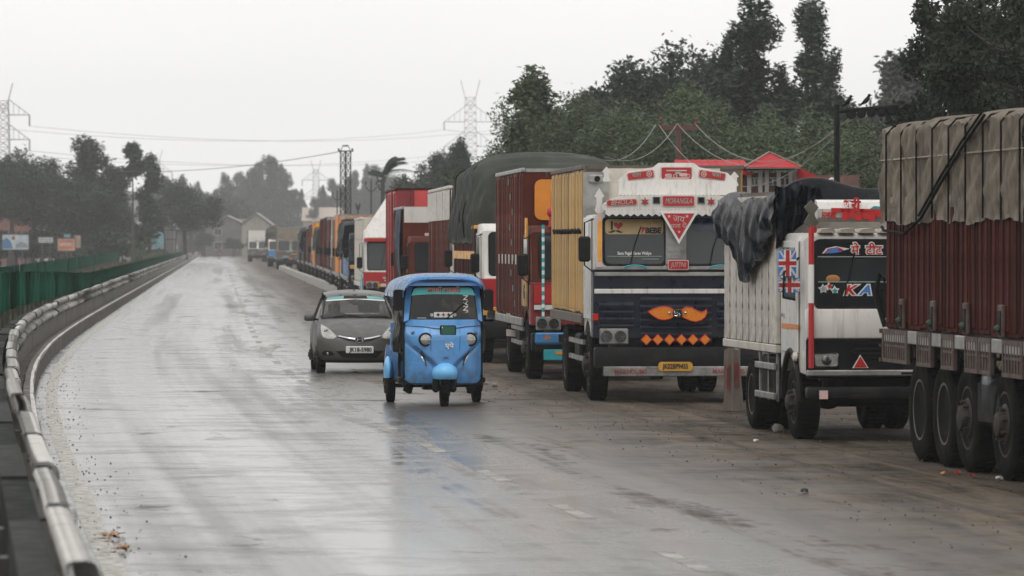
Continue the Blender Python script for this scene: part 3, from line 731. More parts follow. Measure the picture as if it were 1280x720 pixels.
a = MB(); c = (tx(844), tz(391.5)); a.ring(circ(*c, .07, 20), circ(*c, .056, 20), -.105, -.09)
for k in range(5):
    t = k*2*math.pi/5; a.tube([(c[0]+.058*math.cos(t), -.1, c[1]+.058*math.sin(t)), (c[0]+.04*math.cos(t+.7), -.104, c[1]+.04*math.sin(t+.7)), (c[0]+.012*math.cos(t+1.2), -.104, c[1]+.012*math.sin(t+1.2))], .008, 5)
a.build('emblem_ring', M_chrome, em)
for q in (833.5, 854):
    a = MB(); a.ell((tx(q), -.075, tz(391)), (.018, .012, .018), 8, 6); a.build('chrome_stud', M_chrome, em)
for cx in (805.3, 819.7, 834.4, 849.3, 863.9, 879):
    a = MB(); r_ = .083; a.prism([(tx(cx)+r_, tz(424.5)), (tx(cx), tz(424.5)+r_), (tx(cx)-r_, tz(424.5)), (tx(cx), tz(424.5)-r_)], -.03, -.008); d_ = a.build('diamond_reflector', M_letter_r, T)
    a = MB(); r_ = .068; a.prism([(tx(cx)+r_, tz(424.5)), (tx(cx), tz(424.5)+r_), (tx(cx)-r_, tz(424.5)), (tx(cx), tz(424.5)-r_)], -.036, -.02); a.build('reflector_face', M_refl, d_)
# bumper strip, plate
a = MB(); a.bx(-1.08, 1.1, -.14, -.09, .385, .53, .012); bs_ = a.build('bumper_strip', M_steel, T)
for x in (-.68, .75): 
    text('MAKHDUMS', .09, mat('faded_red_lettering', (.3, .04, .035), .6, dirt=.6), bs_, (x, -.146, .455), sx=.95, off=.001)
a = MB(); a.prism(rrect(tx(819), tx(862), tz(463.5), tz(452), .05), -.18, -.15); pl = a.build('number_plate', M_plate_y, T)
text('JK02BP9455', .1, M_letter_k, pl, (tx(840.5), -.184, tz(457.7)), sx=.74, off=.002)
# windscreen stickers (left pane): sun band with lettering, lower line
def ty(z): return .10+.12*(z-2.0)/(.74)-.012
a = MB(); a.prism([(p[0], p[1]) for p in rrect(-1.03+.01, -.17, 2.45, 2.67, .05)], -.004, .002)
for v in a.bm.verts: v.co.y += ty(v.co.z)
band = a.build('sun_band', mat('amber_sun_band', (.52, .36, .15), .35, var=.3, vs=1.4), T)
text('BEBE', .115, M_letter_k, band, (-.32, ty(2.5)-.008, 2.5), sx=.95, off=.006)
text('B', .115, M_letter_r, band, (-.453, ty(2.5)-.013, 2.5), off=.012)
text('I', .17, M_letter_k, band, (-.925, ty(2.56)-.008, 2.57), off=.006)
a = MB(); a.prism([(-.83, 2.52), (-.77, 2.575), (-.765, 2.6), (-.785, 2.62), (-.81, 2.618), (-.83, 2.6), (-.85, 2.618), (-.875, 2.62), (-.895, 2.6), (-.89, 2.575)], -.008, .0)
for v in a.bm.verts: v.co.y += ty(v.co.z)
a.build('heart_sticker', M_red, band)
a = MB(); a.prism([(-.97, 2.475), (-.93, 2.47), (-.88, 2.49), (-.87, 2.495), (-.86, 2.49), (-.81, 2.47), (-.77, 2.475), (-.755, 2.49), (-.78, 2.485), (-.83, 2.512), (-.87, 2.505), (-.91, 2.512), (-.96, 2.487), (-.985, 2.492)], -.008, .0)
for v in a.bm.verts: v.co.y += ty(v.co.z)
a.build('moustache_sticker', M_letter_k, band)
text('Sanu Pagal Karen Waliye', .062, M_letter_w, T, (-.6, ty(2.17)-.01, 2.172), name='windscreen_lettering', sx=.8, off=.0015)
a = MB(); a.bx(-1.0, -.2, ty(2.13)-.006, ty(2.13), 2.125, 2.133); a.bx(-.5, -.24, ty(2.08)-.006, ty(2.08), 2.085, 2.093); a.build('screen_line', M_letter_g, T)
a = MB(); a.prism(rrect(.18, 1.02, 2.5, 2.67, .05), -.004, .002)
for v in a.bm.verts: v.co.y += ty(v.co.z)
a.build('sun_band', M_sky_sh, T)
# pillar reflector, finials, marker lamp
for s in (-1, 1):
    a = MB(); a.bx(s*1.12-.035, s*1.12+.035, -.03, .02, tz(334), tz(266)); pr = a.build('pillar_strip', M_pink, T)
    a = MB(); a.bx(s*1.12-.026, s*1.12+.026, -.036, -.02, tz(326), tz(276)); a.build('pillar_reflector', M_amber, pr)
spear(T, -1.125, -.02, tz(266), .36, .13); spear(T, tx(763), .9, tz(226), .22, .12); spear(T, tx(926), .9, tz(232), .22, .12)
a = MB(); a.bx(-1.215, -1.13, .02, .1, tz(401), tz(392), .01); a.build('marker_lamp', M_red_lens, T)
a = MB(); a.bx(-1.2, -.82, 1.72, 1.75, 2.55, 3.38); a.build('side_headboard', M_steel, T)
a = MB(); a.bx(-1.12, -.9, 1.64, 1.72, 3.22, 3.34, .02); wl = a.build('work_lamp', M_steel, T)
a = MB(); a.ell((-1.0, 1.635, 3.28), (.045, .02, .045)); a.build('lamp_lens', M_chassis, wl)
for k in range(9):                                   # rope hooks on the ochre side
    y = 2.1+.55*k; a = MB(); a.tube([(-1.215-.03*math.sin(t), y+.12*math.cos(t), 2.47+.06*math.sin(t)) for t in np.linspace(0, math.pi, 6)], .02, 5); a.build('rope_hook', M_chassis, T)

# ================================================================ small white lorry under the navy sheet
T2 = lorry('truck', 'small white truck with a slatted side, crumpled navy tarpaulin and Union Jack mirror backs', 4.43, 52.5, .12, W=1.0, L=5.6, cabH=2.44, cabL=1.72, lower=M_black_paint, upper=M_white,
           body=None, bz=(1.1, 2.95), bodyW=1.0, wsz=(1.56, 2.33), split=False, axles=[(.95, True), (3.85, False)], r=.43, extras=False)
s10 = 106.7
def ux(p): return (p-640)/s10-4.43
def uz(p): return (551.5-p)/s10
def uy(z): return .10+.12*(z-1.56)/(.83)-.012
for o in [c for c in T2.children if c.name.split('.')[0] in ('headlight_panel', 'cab_front', 'side_guard')]:
    for q in list(o.children): bpy.data.objects.remove(q)
    bpy.data.objects.remove(o)
a = MB(); a.bx(-.99, .99, .03, .075, .74, 1.2, .015); a.build('grille_panel', M_black_paint, T2)
for z in (.95, 1.01, 1.07, 1.13):
    a = MB(); a.bx(-.45, .45, .012, .04, z, z+.03); a.build('grille_slat', M_chassis, T2)
a = MB(); a.bx(-1.0, 1.0, .02, .08, 1.205, 1.55, .02, seg=2); a.build('front_panel', M_white, T2)
a = MB(); a.bx(-.995, .995, -.06, .04, .765, .835, .012); a.build('silver_strip', M_steel, T2)
a = MB(); 
for x0, x1 in ((.12, .34), (.38, .7)): a.bx(x0, x1, -.065, -.05, .785, .81)
a.build('strip_slots', M_black_paint, T2)
for x in (ux(1032), .62):
    a = MB(); a.prism(rrect(x-.15, x+.15, uz(459), uz(441), .03), -.0, .05); hl = a.build('headlight', M_chrome, T2)
    a = MB(); a.prism(rrect(x-.132, x+.132, uz(457.5), uz(442.5), .025), -.012, .0); a.build('headlight_glass', M_lamp, hl)
    a = MB(); a.ell((x, -.012, uz(450)), (.06, .02, .06)); a.build('bulb_reflector', M_lamp_in, hl)
t0 = [(ux(1065.5), uz(460)), (ux(1085.5), uz(460)), (ux(1075), uz(443.5))]; c0 = Vector((ux(1075.3), uz(454.5)))
a = MB(); a.prism(t0, .0, .03); tr_ = a.build('warning_triangle', M_letter_w, T2)
a = MB(); a.prism([tuple(c0+(Vector(q)-c0)*.84) for q in t0], -.008, .01); a.build('triangle_face', M_red, tr_)
# film bands and stickers on the windscreen
for nm, z0, z1 in (('upper_film', 2.16, 2.325), ('lower_film', 1.565, 1.865)):
    a = MB(); a.prism(rrect(-.84, .84, z0, z1, .04), -.005, .0)
    for v in a.bm.verts: v.co.y += uy(v.co.z)
    f_ = a.build(nm, M_black_paint, T2)
    a = MB(); zz = z0 if nm == 'upper_film' else z1; a.bx(-.83, .83, uy(zz)-.008, uy(zz)-.003, zz-.004, zz+.006); a.build('film_edge', M_letter_g, f_)
    if nm == 'upper_film':
        for k, mm in enumerate((M_letter_w, M_red, M_letter_b)):
            a = MB(); x0 = ux(1030); P = [(x0, z0+.04), (x0+.05+.0*k, z0+.1-.005*k), (x0+.16, z0+.125-.01*k), (x0+.33-.09*k, z0+.095-.012*k), (x0+.2, z0+.06), (x0+.1, z0+.045)]
            a.prism([(p_[0]+.02*k, p_[1]) for p_ in P], uy(2.24)-.012-.003*k, uy(2.24)-.004); a.build('feather_sticker', mm, f_)
        for x, s_, sz in ((ux(1072), 'मे', .15), (ux(1096), 'टीट', .15)):
            text(s_, sz, M_letter_w, f_, (x, uy(2.24)-.010, 2.235), off=.014); text(s_, sz, M_letter_r, f_, (x, uy(2.24)-.016, 2.235), off=.002)
    else:
        for s_, x, mm in (('K', ux(1063), M_letter_r), ('A', ux(1083), M_letter_b)):
            text(s_, .16, M_letter_w, f_, (x, uy(1.75)-.010, 1.765), off=.016, shear=.3, sx=1.25); text(s_, .16, mm, f_, (x, uy(1.75)-.016, 1.765), off=.004, shear=.3, sx=1.25)
        for (dx, dz, rr, mm) in ((0, .02, .06, M_letter_w), (.07, .045, .055, M_letter_w), (.14, .0, .06, M_letter_w), (.0, .02, .04, M_letter_g), (.08, .05, .035, M_letter_r), (.14, -.005, .035, M_teal)):
            a = MB(); a.prism(star(5, rr, rr*.55, ux(1030)+dx, 1.765+dz, .4), uy(1.77)-.01-(.006 if mm is not M_letter_w else 0), uy(1.77)-.003); a.build('leaf_sticker', mm, f_)
a = MB(); a.ell((ux(1043), uy(1.9)-.0, 1.9), (.085, .012, .05)); a.build('dashboard_ornament', mat('marigold', (.4, .18, .05), .7), T2)
# rounded name board over the cab
a = MB(); a.prism([(.1, 2.57), (.04, 2.62), (.03, 2.72), (.08, 2.8), (.16, 2.83), (.22, 2.83), (.22, 2.57)], ux(1021.5), .95, 'yz'); nb = a.build('name_board', M_white, T2)
for k in range(9):
    a = MB(); x = ux(1027)+.13*k; a.bx(x, x+.006, .026, .06, 2.62, 2.72); a.build('board_joint', M_letter_r, nb)
text('श्री', .15, M_letter_r, nb, (ux(1064), .014, 2.765), off=.008, rot=Matrix.Rotation(.05, 3, 'Y')); text('राघव', .17, M_letter_r, nb, (ux(1067), .01, 2.655), off=.016, sx=1.6, rot=Matrix.Rotation(.03, 3, 'Y'))
text('रामा', .15, M_letter_r, nb, (ux(1096), .012, 2.66), off=.01); text('जय', .12, M_letter_r, nb, (ux(1036), .012, 2.64), off=.004)
a = MB(); a.prism([(ux(1087), 2.72), (ux(1093), 2.755), (ux(1102), 2.75), (ux(1105), 2.735), (ux(1101), 2.715)], .022, .06); a.build('board_badge', M_teal, nb)
for k in range(7):
    a = MB(); x = ux(1030)+.24*k; a.prism([(x, 2.445), (x+.2, 2.445), (x+.17, 2.5), (x+.03, 2.485)], .34, .9); a.build('roof_rib', M_cream, T2)
a = MB(); a.bx(ux(1017), ux(1026), .28, .36, 2.44, 2.55, .02); a.build('roof_lamp', M_red_lens, T2)
xf_ = ux(1012)
P = [(-.03, 2.5), (.03, 2.5), (.085, 2.56), (.03, 2.66), (.085, 2.74), (0, 2.82), (-.085, 2.74), (-.03, 2.66), (-.085, 2.56)]
a = MB(); a.prism([(xf_+p_[0], p_[1]) for p_ in P], -.05, -.02); a.build('spear_finial', mat('dull_brass', (.12, .115, .09), .45, .5), T2)
for z0, z1, mm in ((.86, 1.2, M_red), (1.2, 1.62, M_red), (1.62, 2.07, M_letter_w), (2.07, 2.52, M_red)):
    a = MB(); a.cyl((xf_, -.035, z0), (xf_, -.035, z1), .034, n=10); a.build('guide_pole', mm, T2)
# mirrors with Union Jack backs
def jack(cx, cz, w_, h_, y):
    a = MB(); a.prism(rrect(cx-w_/2, cx+w_/2, cz-h_/2, cz+h_/2, .03), y, y+.07); mo = a.build('mirror', M_letter_b, T2)
    def clip(pts): return [(max(cx-w_/2+.004, min(cx+w_/2-.004, q[0])), max(cz-h_/2+.004, min(cz+h_/2-.004, q[1]))) for q in pts]
    a = MB()
    for sg in (-1, 1):
        dx, dz = w_/2, sg*h_/2; n_ = Vector((-dz, dx)).normalized()*.026
        a.prism(clip([(cx-dx+n_.x, cz-dz+n_.y), (cx+dx+n_.x, cz+dz+n_.y), (cx+dx-n_.x, cz+dz-n_.y), (cx-dx-n_.x, cz-dz-n_.y)]), y-.005-.001*sg, y+.01)
    a.bx(cx-w_/2, cx+w_/2, y-.008, y+.01, cz-.045, cz+.045); a.bx(cx-.042, cx+.042, y-.0085, y+.01, cz-h_/2, cz+h_/2); a.build('flag_white', M_letter_w, mo)
    a = MB(); a.bx(cx-w_/2, cx+w_/2, y-.012, y, cz-.024, cz+.024); a.bx(cx-.022, cx+.022, y-.0125, y, cz-h_/2, cz+h_/2)
    for sg in (-1, 1):
        dx, dz = w_/2, sg*h_/2; n_ = Vector((-dz, dx)).normalized()*.008
        a.prism(clip([(cx-dx+n_.x, cz-dz+n_.y), (cx+dx+n_.x, cz+dz+n_.y), (cx+dx-n_.x, cz+dz-n_.y), (cx-dx-n_.x, cz-dz-n_.y)]), y-.0095-.001*sg, y)
    a.build('flag_red', M_red, mo); return mo
jack(ux(987.5), uz(329), .21, .3, .25); m2 = jack(ux(991), uz(356.5), .25, .17, .3)
a = MB(); a.tube([(ux(983), .3, uz(372)), (ux(983), .24, uz(340)), (ux(1004), .35, uz(322))], .013, 6); a.tube([(ux(983), .3, uz(372)), (ux(1000), .4, uz(375))], .013, 6); a.build('mirror_arm', M_black, m2)
a = MB(); a.bx(-1.016, -1.006, .45, 1.5, 1.3, 1.36); a.build('orange_stripe', M_refl, T2)
a = MB(); a.lathe([(.001, -.03), (.05, -.02), (.055, .02), (.001, .03)], (-1.03, .55, .98), 'x', 12); a.build('side_lamp', M_cream, T2)
a = MB(); a.tube([(-1.0, .95+.56*math.cos(t), .43+.62*math.sin(t)) for t in np.linspace(.05, math.pi-.05, 14)], .035, 6); a.build('wheel_arch', M_black, T2)
# slatted white side walls: wavy-edged uprights over a recessed sheet
yb, L2, n = 1.84, 5.6, 8; st = (L2-yb)/n
P = []; zz = np.arange(0, 1.86, .1)
for k, z in enumerate(zz): P.append(((.46 if k % 2 else .38)*st, z))
for k, z in enumerate(zz[::-1]): P.append((-(.46 if (len(zz)-1-k) % 2 else .38)*st, z))
a = MB(); a.prism(P, -.03, .03, 'yz'); slat = a.mesh('slat', 0); M_slat = mat('slat_white', (.54, .505, .45), .5, mud=.5, var=.12, dirt=.55, dcol=(.2, .14, .1), ds=3, orand=.08); slat.materials.append(M_slat)
for s in (-1, 1):
    for k in range(n): inst('slat', slat, T2, (s*1.0, yb+st*(k+.5), 1.1))
    a = MB(); a.bx(s*.955, s*.96, yb, L2, 1.1, 2.95); a.build('side_sheet', mat('dark_brown_sheet', (.1, .075, .06), .7), T2)  # dark brown backing seen through the gaps between the slats
    a = MB(); a.bx(s*.965, s*1.045, yb-.05, L2, .99, 1.09, .01); a.bx(s*.97, s*1.04, yb-.03, L2, 2.55, 2.63, .01); a.bx(s*.97, s*1.04, yb-.06, yb+.02, 1.1, 3.0, .01); a.build('body_rail', M_slat, T2)
    a = MB(); a.bx(s*.99, s*1.04, 1.95, 3.25, .78, .86, .01); a.bx(s*.99, s*1.04, 1.95, 3.25, .42, .5, .01)
    for y in (2.0, 2.6, 3.2): a.bx(s*.96, s*.985, y-.03, y+.03, .4, 1.0)
    a.build('side_guard', M_steel, T2)
    a = MB(); a.bx(s*.6, s*.98, 2.05, 3.1, .45, .95, .03); a.build('fuel_tank', M_chassis, T2)
a = MB(); a.bx(-.98, .98, yb-.04, yb, 1.1, 2.95); a.build('headboard', M_slat, T2)
# navy sheet, slumped over the top and down the visible side
rr = random.Random(4)
def hem(y):
    u = (y-1.5)/4.2
    return 2.95-(.46+.64*math.exp(-((u-.44)/.24)**2)+.14*math.exp(-((u-.78)/.12)**2)+.12*math.exp(-((u-.2)/.08)**2)+.05*math.sin(u*15))
def sheet(u, v):
    y = 1.42+4.25*u; top = 2.97+.05*math.sin(u*5+1)+.035*math.sin(u*13+2)
    if v < .45:                                      # roof part, right to left
        t = v/.45; x = 1.06-2.12*t; z = top+.07*math.sin(t*9+u*6)+.05*math.sin(t*4-u*11)-.1*(2*t-1)**4
    else:
        t = (v-.45)/.55; z1 = hem(y); z = (top-.1)*(1-t)+z1*t; x = -1.09-.07*math.sin(t*2.6)
        f = math.sin(y*10+2.2*math.sin(t*3+y)+t*2.5)+.7*math.sin(y*23+t*5); x -= .022*f*min(1, t*3)+.012*math.sin(t*14+y*7); y += .05*math.sin(t*6+y*5)*t
    if u < .08 and v < .45: z -= (1-u/.08)*.25
    return (x, y, z)
a = MB(); a.grid(sheet, 90, 70); a.build('navy_tarpaulin', M_tarpn, T2, 60, .012)
def sheet2(u, v):                                    # the fold that hangs in front over the cab corner
    x = -1.1+.55*u; t = v; z = 3.03-.78*t*(1-.55*u)-.04*math.sin(u*8); y = 1.50-.1*math.sin(t*3)+.05*math.sin(u*22+t*4)+.03*math.sin(t*13+u*5)
    return (x, y, z)
a = MB(); a.grid(sheet2, 40, 30); a.build('tarpaulin_fold', M_tarpn, T2, 60, .012)
a = MB(); a.bx(.5, .66, -.18, -.12, .6, .64, .01); tl = a.build('bumper_lamp', M_red_lens, T2)
a = MB(); a.bx(-.86, -.76, -.115, -.1, .5, .6); a.build('bumper_reflector', M_pink, T2)
# ================================================================ the big dark red lorry, nearest on the right
s0 = .122
T1 = lorry('truck', 'nearest truck, dark red plank body on many wheels under a roped beige canvas', 5.45+1.2-.27, 40.9, s0, W=1.22, L=8.55, cabH=2.75, lower=M_brick, upper=M_cream, body='boards', bodym=M_dred, bz=(1.4, 2.75),
           wsz=(1.75, 2.6), axles=[(1.35, True), (3.1, True), (4.75, True), (5.85, False), (7.05, False)], r=.545, plank=.3, bodyW=1.22, y_body=2.0)
for o in [c for c in T1.children if c.name.split('.')[0] == 'side_guard']: bpy.data.objects.remove(o)
Wb = 1.22
def cloth(u, v, taut=False):                                     # canvas over the load: v runs from one hem over the top to the other
    y = 1.95+6.66*u
    hem_ = 2.54+.018*math.sin(y*2.3+1)+.014*math.sin(y*5.7)+.01*math.sin(y*13)
    sag = abs(math.sin(math.pi*(y-1.95)/.78))
    if v < .3: x, z, t = -(Wb+.06), hem_+(3.56-hem_)*v/.3, v/.3
    elif v > .7: x, z, t = (Wb+.06), hem_+(3.56-hem_)*(1-v)/.3, (1-v)/.3
    else:
        t = (v-.3)/.4; x = -(Wb+.06)+2*(Wb+.06)*t; z = 3.56+.1*math.sin(math.pi*t)**.5; t = 1
    w_ = .014*sag*(1-.4*t)+.016*math.sin(z*7+y*2.1+1.3*math.sin(y*3))+.010*math.sin(y*17+z*9+2*math.sin(z*6))+.008*math.sin(z*25+y*9)+.006*math.sin(y*41-z*17)
    if taut: w_ = .012
    if v < .3: x -= w_
    elif v > .7: x += w_
    else: z += w_-.02*(1-sag)
    return (x, y, z)
a = MB(); a.grid(cloth, 200, 70); cv = a.build('canvas', M_tarpb, T1, 60, .01)
for k in range(9):
    y = 1.98+.78*k; u = (y-1.95)/6.66
    if u > 1: break
    a = MB(); a.tube([Vector(cloth(u, v, True))+Vector((-.02 if v < .3 else .012 if v > .7 else 0, 0, .012 if .3 <= v <= .7 else 0)) for v in np.linspace(0, 1, 40)], .011, 5); a.build('rope', M_rope, cv)
a = MB(); a.bx(-Wb-.085, -Wb-.06, 1.95, 8.6, 3.22, 3.235); a.build('canvas_seam', M_tarpb, cv)
# a rope slung diagonally and hanging in a loop over the boards
pts = [(-Wb-.11, 3.4, 3.58), (-Wb-.12, 4.3, 3.3), (-Wb-.12, 5.3, 2.95), (-Wb-.12, 6.3, 2.58), (-Wb-.11, 7.2, 2.42), (-Wb-.1, 8.3, 2.46), (-Wb-.06, 8.6, 2.5)]
a = MB(); a.tube(pts, .018, 6); a.build('slung_rope', M_rope, T1)
a = MB(); a.tube([(p[0]-.01, p[1]+.06, p[2]+.03) for p in pts[:4]], .014, 6); a.build('slung_rope', M_rope, T1)
# riveted lattice skirt with notches over the wheels
notch = [(4.35, 4.85), (5.62, 6.12), (6.95, 7.4)]
for s in (-1, 1):
    segs = [(2.0, 2.85), (3.35, 3.85), (3.92, 4.5), (5.0, 5.6), (6.1, 6.8), (7.3, 8.56)]
    for (y0, y1) in segs:
        a = MB(); a.bx(s*1.24, s*1.28, y0, y1, 1.33, 1.38); a.bx(s*1.24, s*1.28, y0, y1, 1.02, 1.06); a.bx(s*1.24, s*1.27, y0, y1, 1.19, 1.215)
        a.bx(s*1.24, s*1.28, y0-.0, y0+.04, 1.06, 1.33); a.bx(s*1.24, s*1.28, y1-.04, y1, 1.06, 1.33)
        m_ = int((y1-y0)/.11)
        for k in range(1, m_):
            yy = y0+(y1-y0)*k/m_; a.bx(s*1.245, s*1.272, yy-.022, yy+.022, 1.06, 1.33)
        a.build('skirt_lattice', M_rust, T1)
        a = MB(); a.bx(s*1.215, s*1.235, y0, y1, 1.03, 1.36); a.build('skirt_backing', M_chassis, T1)
    for y in (2.9, 4.45, 6.0, 7.55):                  # latch brackets with dark centres
        a = MB(); a.bx(s*1.25, s*1.29, y-.1, y+.1, 1.4, 1.72, .01); br_ = a.build('latch_bracket', M_rust, T1)
        a = MB(); a.bx(s*1.285, s*1.3, y-.06, y+.06, 1.42, 1.66); a.build('latch_recess', M_chassis, br_)
        a = MB(); a.cyl((s*1.29, y, 1.5), (s*1.33, y, 1.47), .04, n=8); a.build('latch_pin', mat('dull_green', (.02, .05, .03), .6), br_)
a = MB()
for y in (8.6,):                                     # bowed tail lattice at the rear corner
    a.bx(-1.3, 1.3, y, y+.05, 1.33, 1.38); a.bx(-1.3, 1.3, y, y+.05, 1.02, 1.06); a.bx(-1.3, 1.3, y, y+.04, 1.18, 1.21)
    for x in np.arange(-1.25, 1.26, .12): a.bx(x-.02, x+.02, y+.005, y+.045, 1.06, 1.33)
a.build('tail_lattice', M_rust, T1)
a = MB(); a.bx(-1.2, -.75, 3.72, 4.12, .58, 1.05, .06, seg=2); a.build('fuel_tank', mat('tank_steel', (.09, .1, .115), .35, .6, dirt=.5), T1)
a = MB(); a.tube([(-1.23, 8.66, 1.4), (-1.33, 8.7, 1.75), (-1.29, 8.68, 2.0), (-1.22, 8.66, 1.9)], .03, 6); a.tube([(-1.2, 8.68, 1.5), (-1.27, 8.7, 1.8)], .03, 6); a.build('chain', M_chassis, T1)
for y in (5.85, 7.05):
    a = MB(); a.tube([(-1.0, y+.62*math.cos(t), .545+.62*math.sin(t)) for t in np.linspace(.25, math.pi-.25, 10)], .03, 6); a.build('mudguard', M_black, T1)

# ================================================================ the row behind
def deco(root, W, z0, z1, n, y=-.02, seed=0, kinds=None):
    """small painted tin plates scattered over a cab front"""
    r = random.Random(seed); ms_ = kinds or [M_red, M_orange, M_letter_w, M_teal, M_amber]
    for k in range(n):
        w_, h_ = r.uniform(.1, .3), r.uniform(.06, .16); x = r.uniform(-W+.2, W-.2); z = r.uniform(z0, z1)
        plaque(root, x-w_, x+w_, z-h_/2, z+h_/2, y-.004*k, None, m=r.choice(ms_), border=r.choice([M_letter_w, M_steel, M_red]))
T4 = lorry('truck', 'red plank-bodied truck with an orange panel on its headboard and a blue bumper plate', 1.52, 75.6, .076, W=1.2, L=8.0, cabH=2.62, lower=mat('cab_maroon', (.2, .02, .02), .4, dirt=.4), upper=M_brick, body='boards', bodym=M_brick,
           bz=(1.05, 3.55), wsz=(1.72, 2.45), split=True, plank=.3, head=M_brick, topm=M_steel)
a = MB(); a.prism(rrect(-1.0, .9, 2.72, 3.42, .12), 1.72, 1.79); a.build('orange_headboard', M_orange, T4)
a = MB(); a.cyl((-.83, .35, 2.6), (-.83, .35, 2.9), .05, .03, n=10); a.cyl((-.83, .35, 2.9), (-.83, .35, 3.2), .008, n=5); a.ell((-.83, .35, 2.85), (.08, .08, .1)); a.build('roof_finial', M_red, T4)
for k in range(24):
    a = MB(); a.cyl((-1.0, -.03, .95+.07*k), (-1.0, -.03, 1.02+.07*k), .024, n=8); a.build('striped_pole', M_teal if k % 2 else M_letter_w, T4)
a = MB(); a.bx(-1.15, 1.15, -.02, .02, 1.3, 1.62); a.build('red_panel', M_red, T4); a = MB(); a.bx(-1.15, 1.15, -.026, .02, 1.2, 1.28); a.build('white_stripe', M_white, T4)
a = MB(); a.bx(-1.15, -.35, -.16, -.11, .62, .82, .03); bp_ = a.build('blue_bumper_plate', M_blue, T4); text('ॐ', .14, M_orange, bp_, (-.95, -.17, .72)); a = MB(); a.bx(-.75, -.4, -.175, -.15, .65, .79); a.build('lamp_slot', M_chassis, bp_)
a = MB(); a.bx(-1.0, .9, -.15, -.1, .35, .53, .01); bs2 = a.build('lower_plate', M_teal, T4); a = MB(); a.bx(-.8, .85, -.16, -.14, .45, .5); a.bx(-.6, .8, -.16, -.14, .37, .42); a.build('plate_stripe', M_orange, bs2)
a = MB(); a.bx(-1.245, -1.22, .45, 1.5, 1.25, 1.7); dp = a.build('painted_door_panel', mat('mustard', (.4, .24, .07), .5, dirt=.5), T4); text('G', .34, M_letter_k, dp, (-1.252, .9, 1.48), rot=Matrix.Rotation(R(-90), 3, 'Z'), off=.01)
a = MB(); a.bx(-1.25, -1.22, .5, .75, 2.4, 2.75); a.build('pillar_reflector', M_amber, T4)
for y, z in ((4.8, .95), (4.8, .66)):
    a = MB(); a.prism([(-1.26, z), (-.9, z-.04), (-.9, z+.08), (-1.26, z+.12)], y, y+.03); a.build('flap_plate', M_cream, T4)
r_ = random.Random(2)
for k in range(9):
    a = MB(); z = 1.2+.27*k; a.bx(-1.225, -1.215, 3.2+.35*(k % 3)+.1*k, 3.45+.35*(k % 3)+.1*k, z, z+.11); a.build('green_patch', mat('bottle_green', (.012, .06, .045), .5), T4)
for k in range(7):
    a = MB(); y = 2.3+.8*k; a.bx(-1.228, -1.212, y, y+.07, 1.95, 2.12); a.build('cleat', M_letter_w, T4)

T5 = lorry('truck', 'truck with a huge bulging grey-green tarpaulin load over a red body', .62, 86.3, .07, W=1.2, L=9.3, cabH=2.7, lower=M_red, upper=M_white, body='boards', bodym=M_dred, bz=(1.05, 2.6), wsz=(1.7, 2.5), topm=M_amber)
tarp_load(T5, 'tarpaulin', M_tarpg, 2.2, 10.2, 1.36, 2.3, 4.12, 3.3, 3, .05, .22)
deco(T5, 1.2, 1.0, 1.6, 7, seed=1)
a = MB(); a.bx(-1.235, -1.215, 1.9, 9.3, 2.0, 2.16); a.build('yellow_band', M_amber, T5)
for k in range(8):
    a = MB(); a.bx(-1.24, -1.21, 2.3+.8*k, 2.42+.8*k, 1.62, 1.7); a.build('cleat', M_letter_w, T5)
T6 = lorry('truck', 'truck with a dirty white upper band around its red body and a white cab', -.07, 99, .068, W=1.2, L=11.5, cabH=2.75, lower=M_white, upper=M_white, body='boards', bodym=M_brick, bz=(1.05, 3.55), wsz=(1.75, 2.5), board=M_cream, topm=M_cream, topz=2.85)
deco(T6, 1.2, 1.0, 1.6, 8, seed=3)
for k, mm in enumerate((M_red, M_blue, M_red)):
    a = MB(); a.cyl((-.95+.16*k, .7, 2.75), (-.95+.16*k, .7, 3.6), .05, n=8); a.build('roof_horn', mm, T6)
T6b = lorry('truck', 'narrow truck with a white cap on its plain red front and a blue side sheet', -1.5, 113.5, .066, W=1.1, L=8, cabH=2.5, lower=M_brick, upper=M_brick, body='boards', bodym=M_brick, bz=(1.05, 3.2), wsz=(1.6, 2.3), bodyW=1.15, head=M_red)
a = MB(); a.bx(-1.16, 1.16, 1.72, 1.8, 2.85, 3.25); a.build('white_cap', M_white, T6b)
a = MB(); a.prism([(-1.16, 1.2), (1.16, 1.2), (1.16, 2.85), (-1.16, 2.85)], 1.70, 1.78); a.build('red_front', M_brick, T6b)
a = MB(); a.grid(lambda u, v: (-1.22-.06*math.sin(v*3)-.02*math.sin(u*30), 2+3*u, 3.2-1.9*v*(1-.3*u)), 30, 10); a.build('side_sheet', mat('faded_blue_sheet', (.05, .085, .14), .5, var=.4, vs=3), T6b, 60, .01)
T7 = lorry('truck', 'tall bright red box truck rising above its neighbours', -1.88, 122, .066, W=1.2, L=9.5, cabH=2.6, lower=M_red, upper=M_red, body='boards', bodym=M_red, bz=(1.05, 3.78), wsz=(1.65, 2.4), plank=.7, head=mat('deep_red_front', (.2, .016, .02), .45, dirt=.3), topm=M_dred)
a = MB(); a.prism([(-.7, 2.9), (1.2, 2.75), (1.2, 3.74), (-.7, 3.78)], 1.70, 1.78); a.build('pink_red_panel', mat('faded_red', (.5, .06, .06), .45), T7)
T8 = lorry('truck', 'white truck with a sloping wind deflector above a red cab', -3.6, 145, .064, W=1.2, L=10, cabH=2.75, lower=M_red, upper=M_white, body='boards', bodym=M_cream, bz=(1.05, 3.1), wsz=(1.45, 2.35), split=False, topm=M_white)
a = MB(); a.prism([(.1, 2.5), (.3, 2.8), (1.3, 3.75), (1.75, 3.8), (1.75, 2.7)], -1.15, 1.15, 'yz')
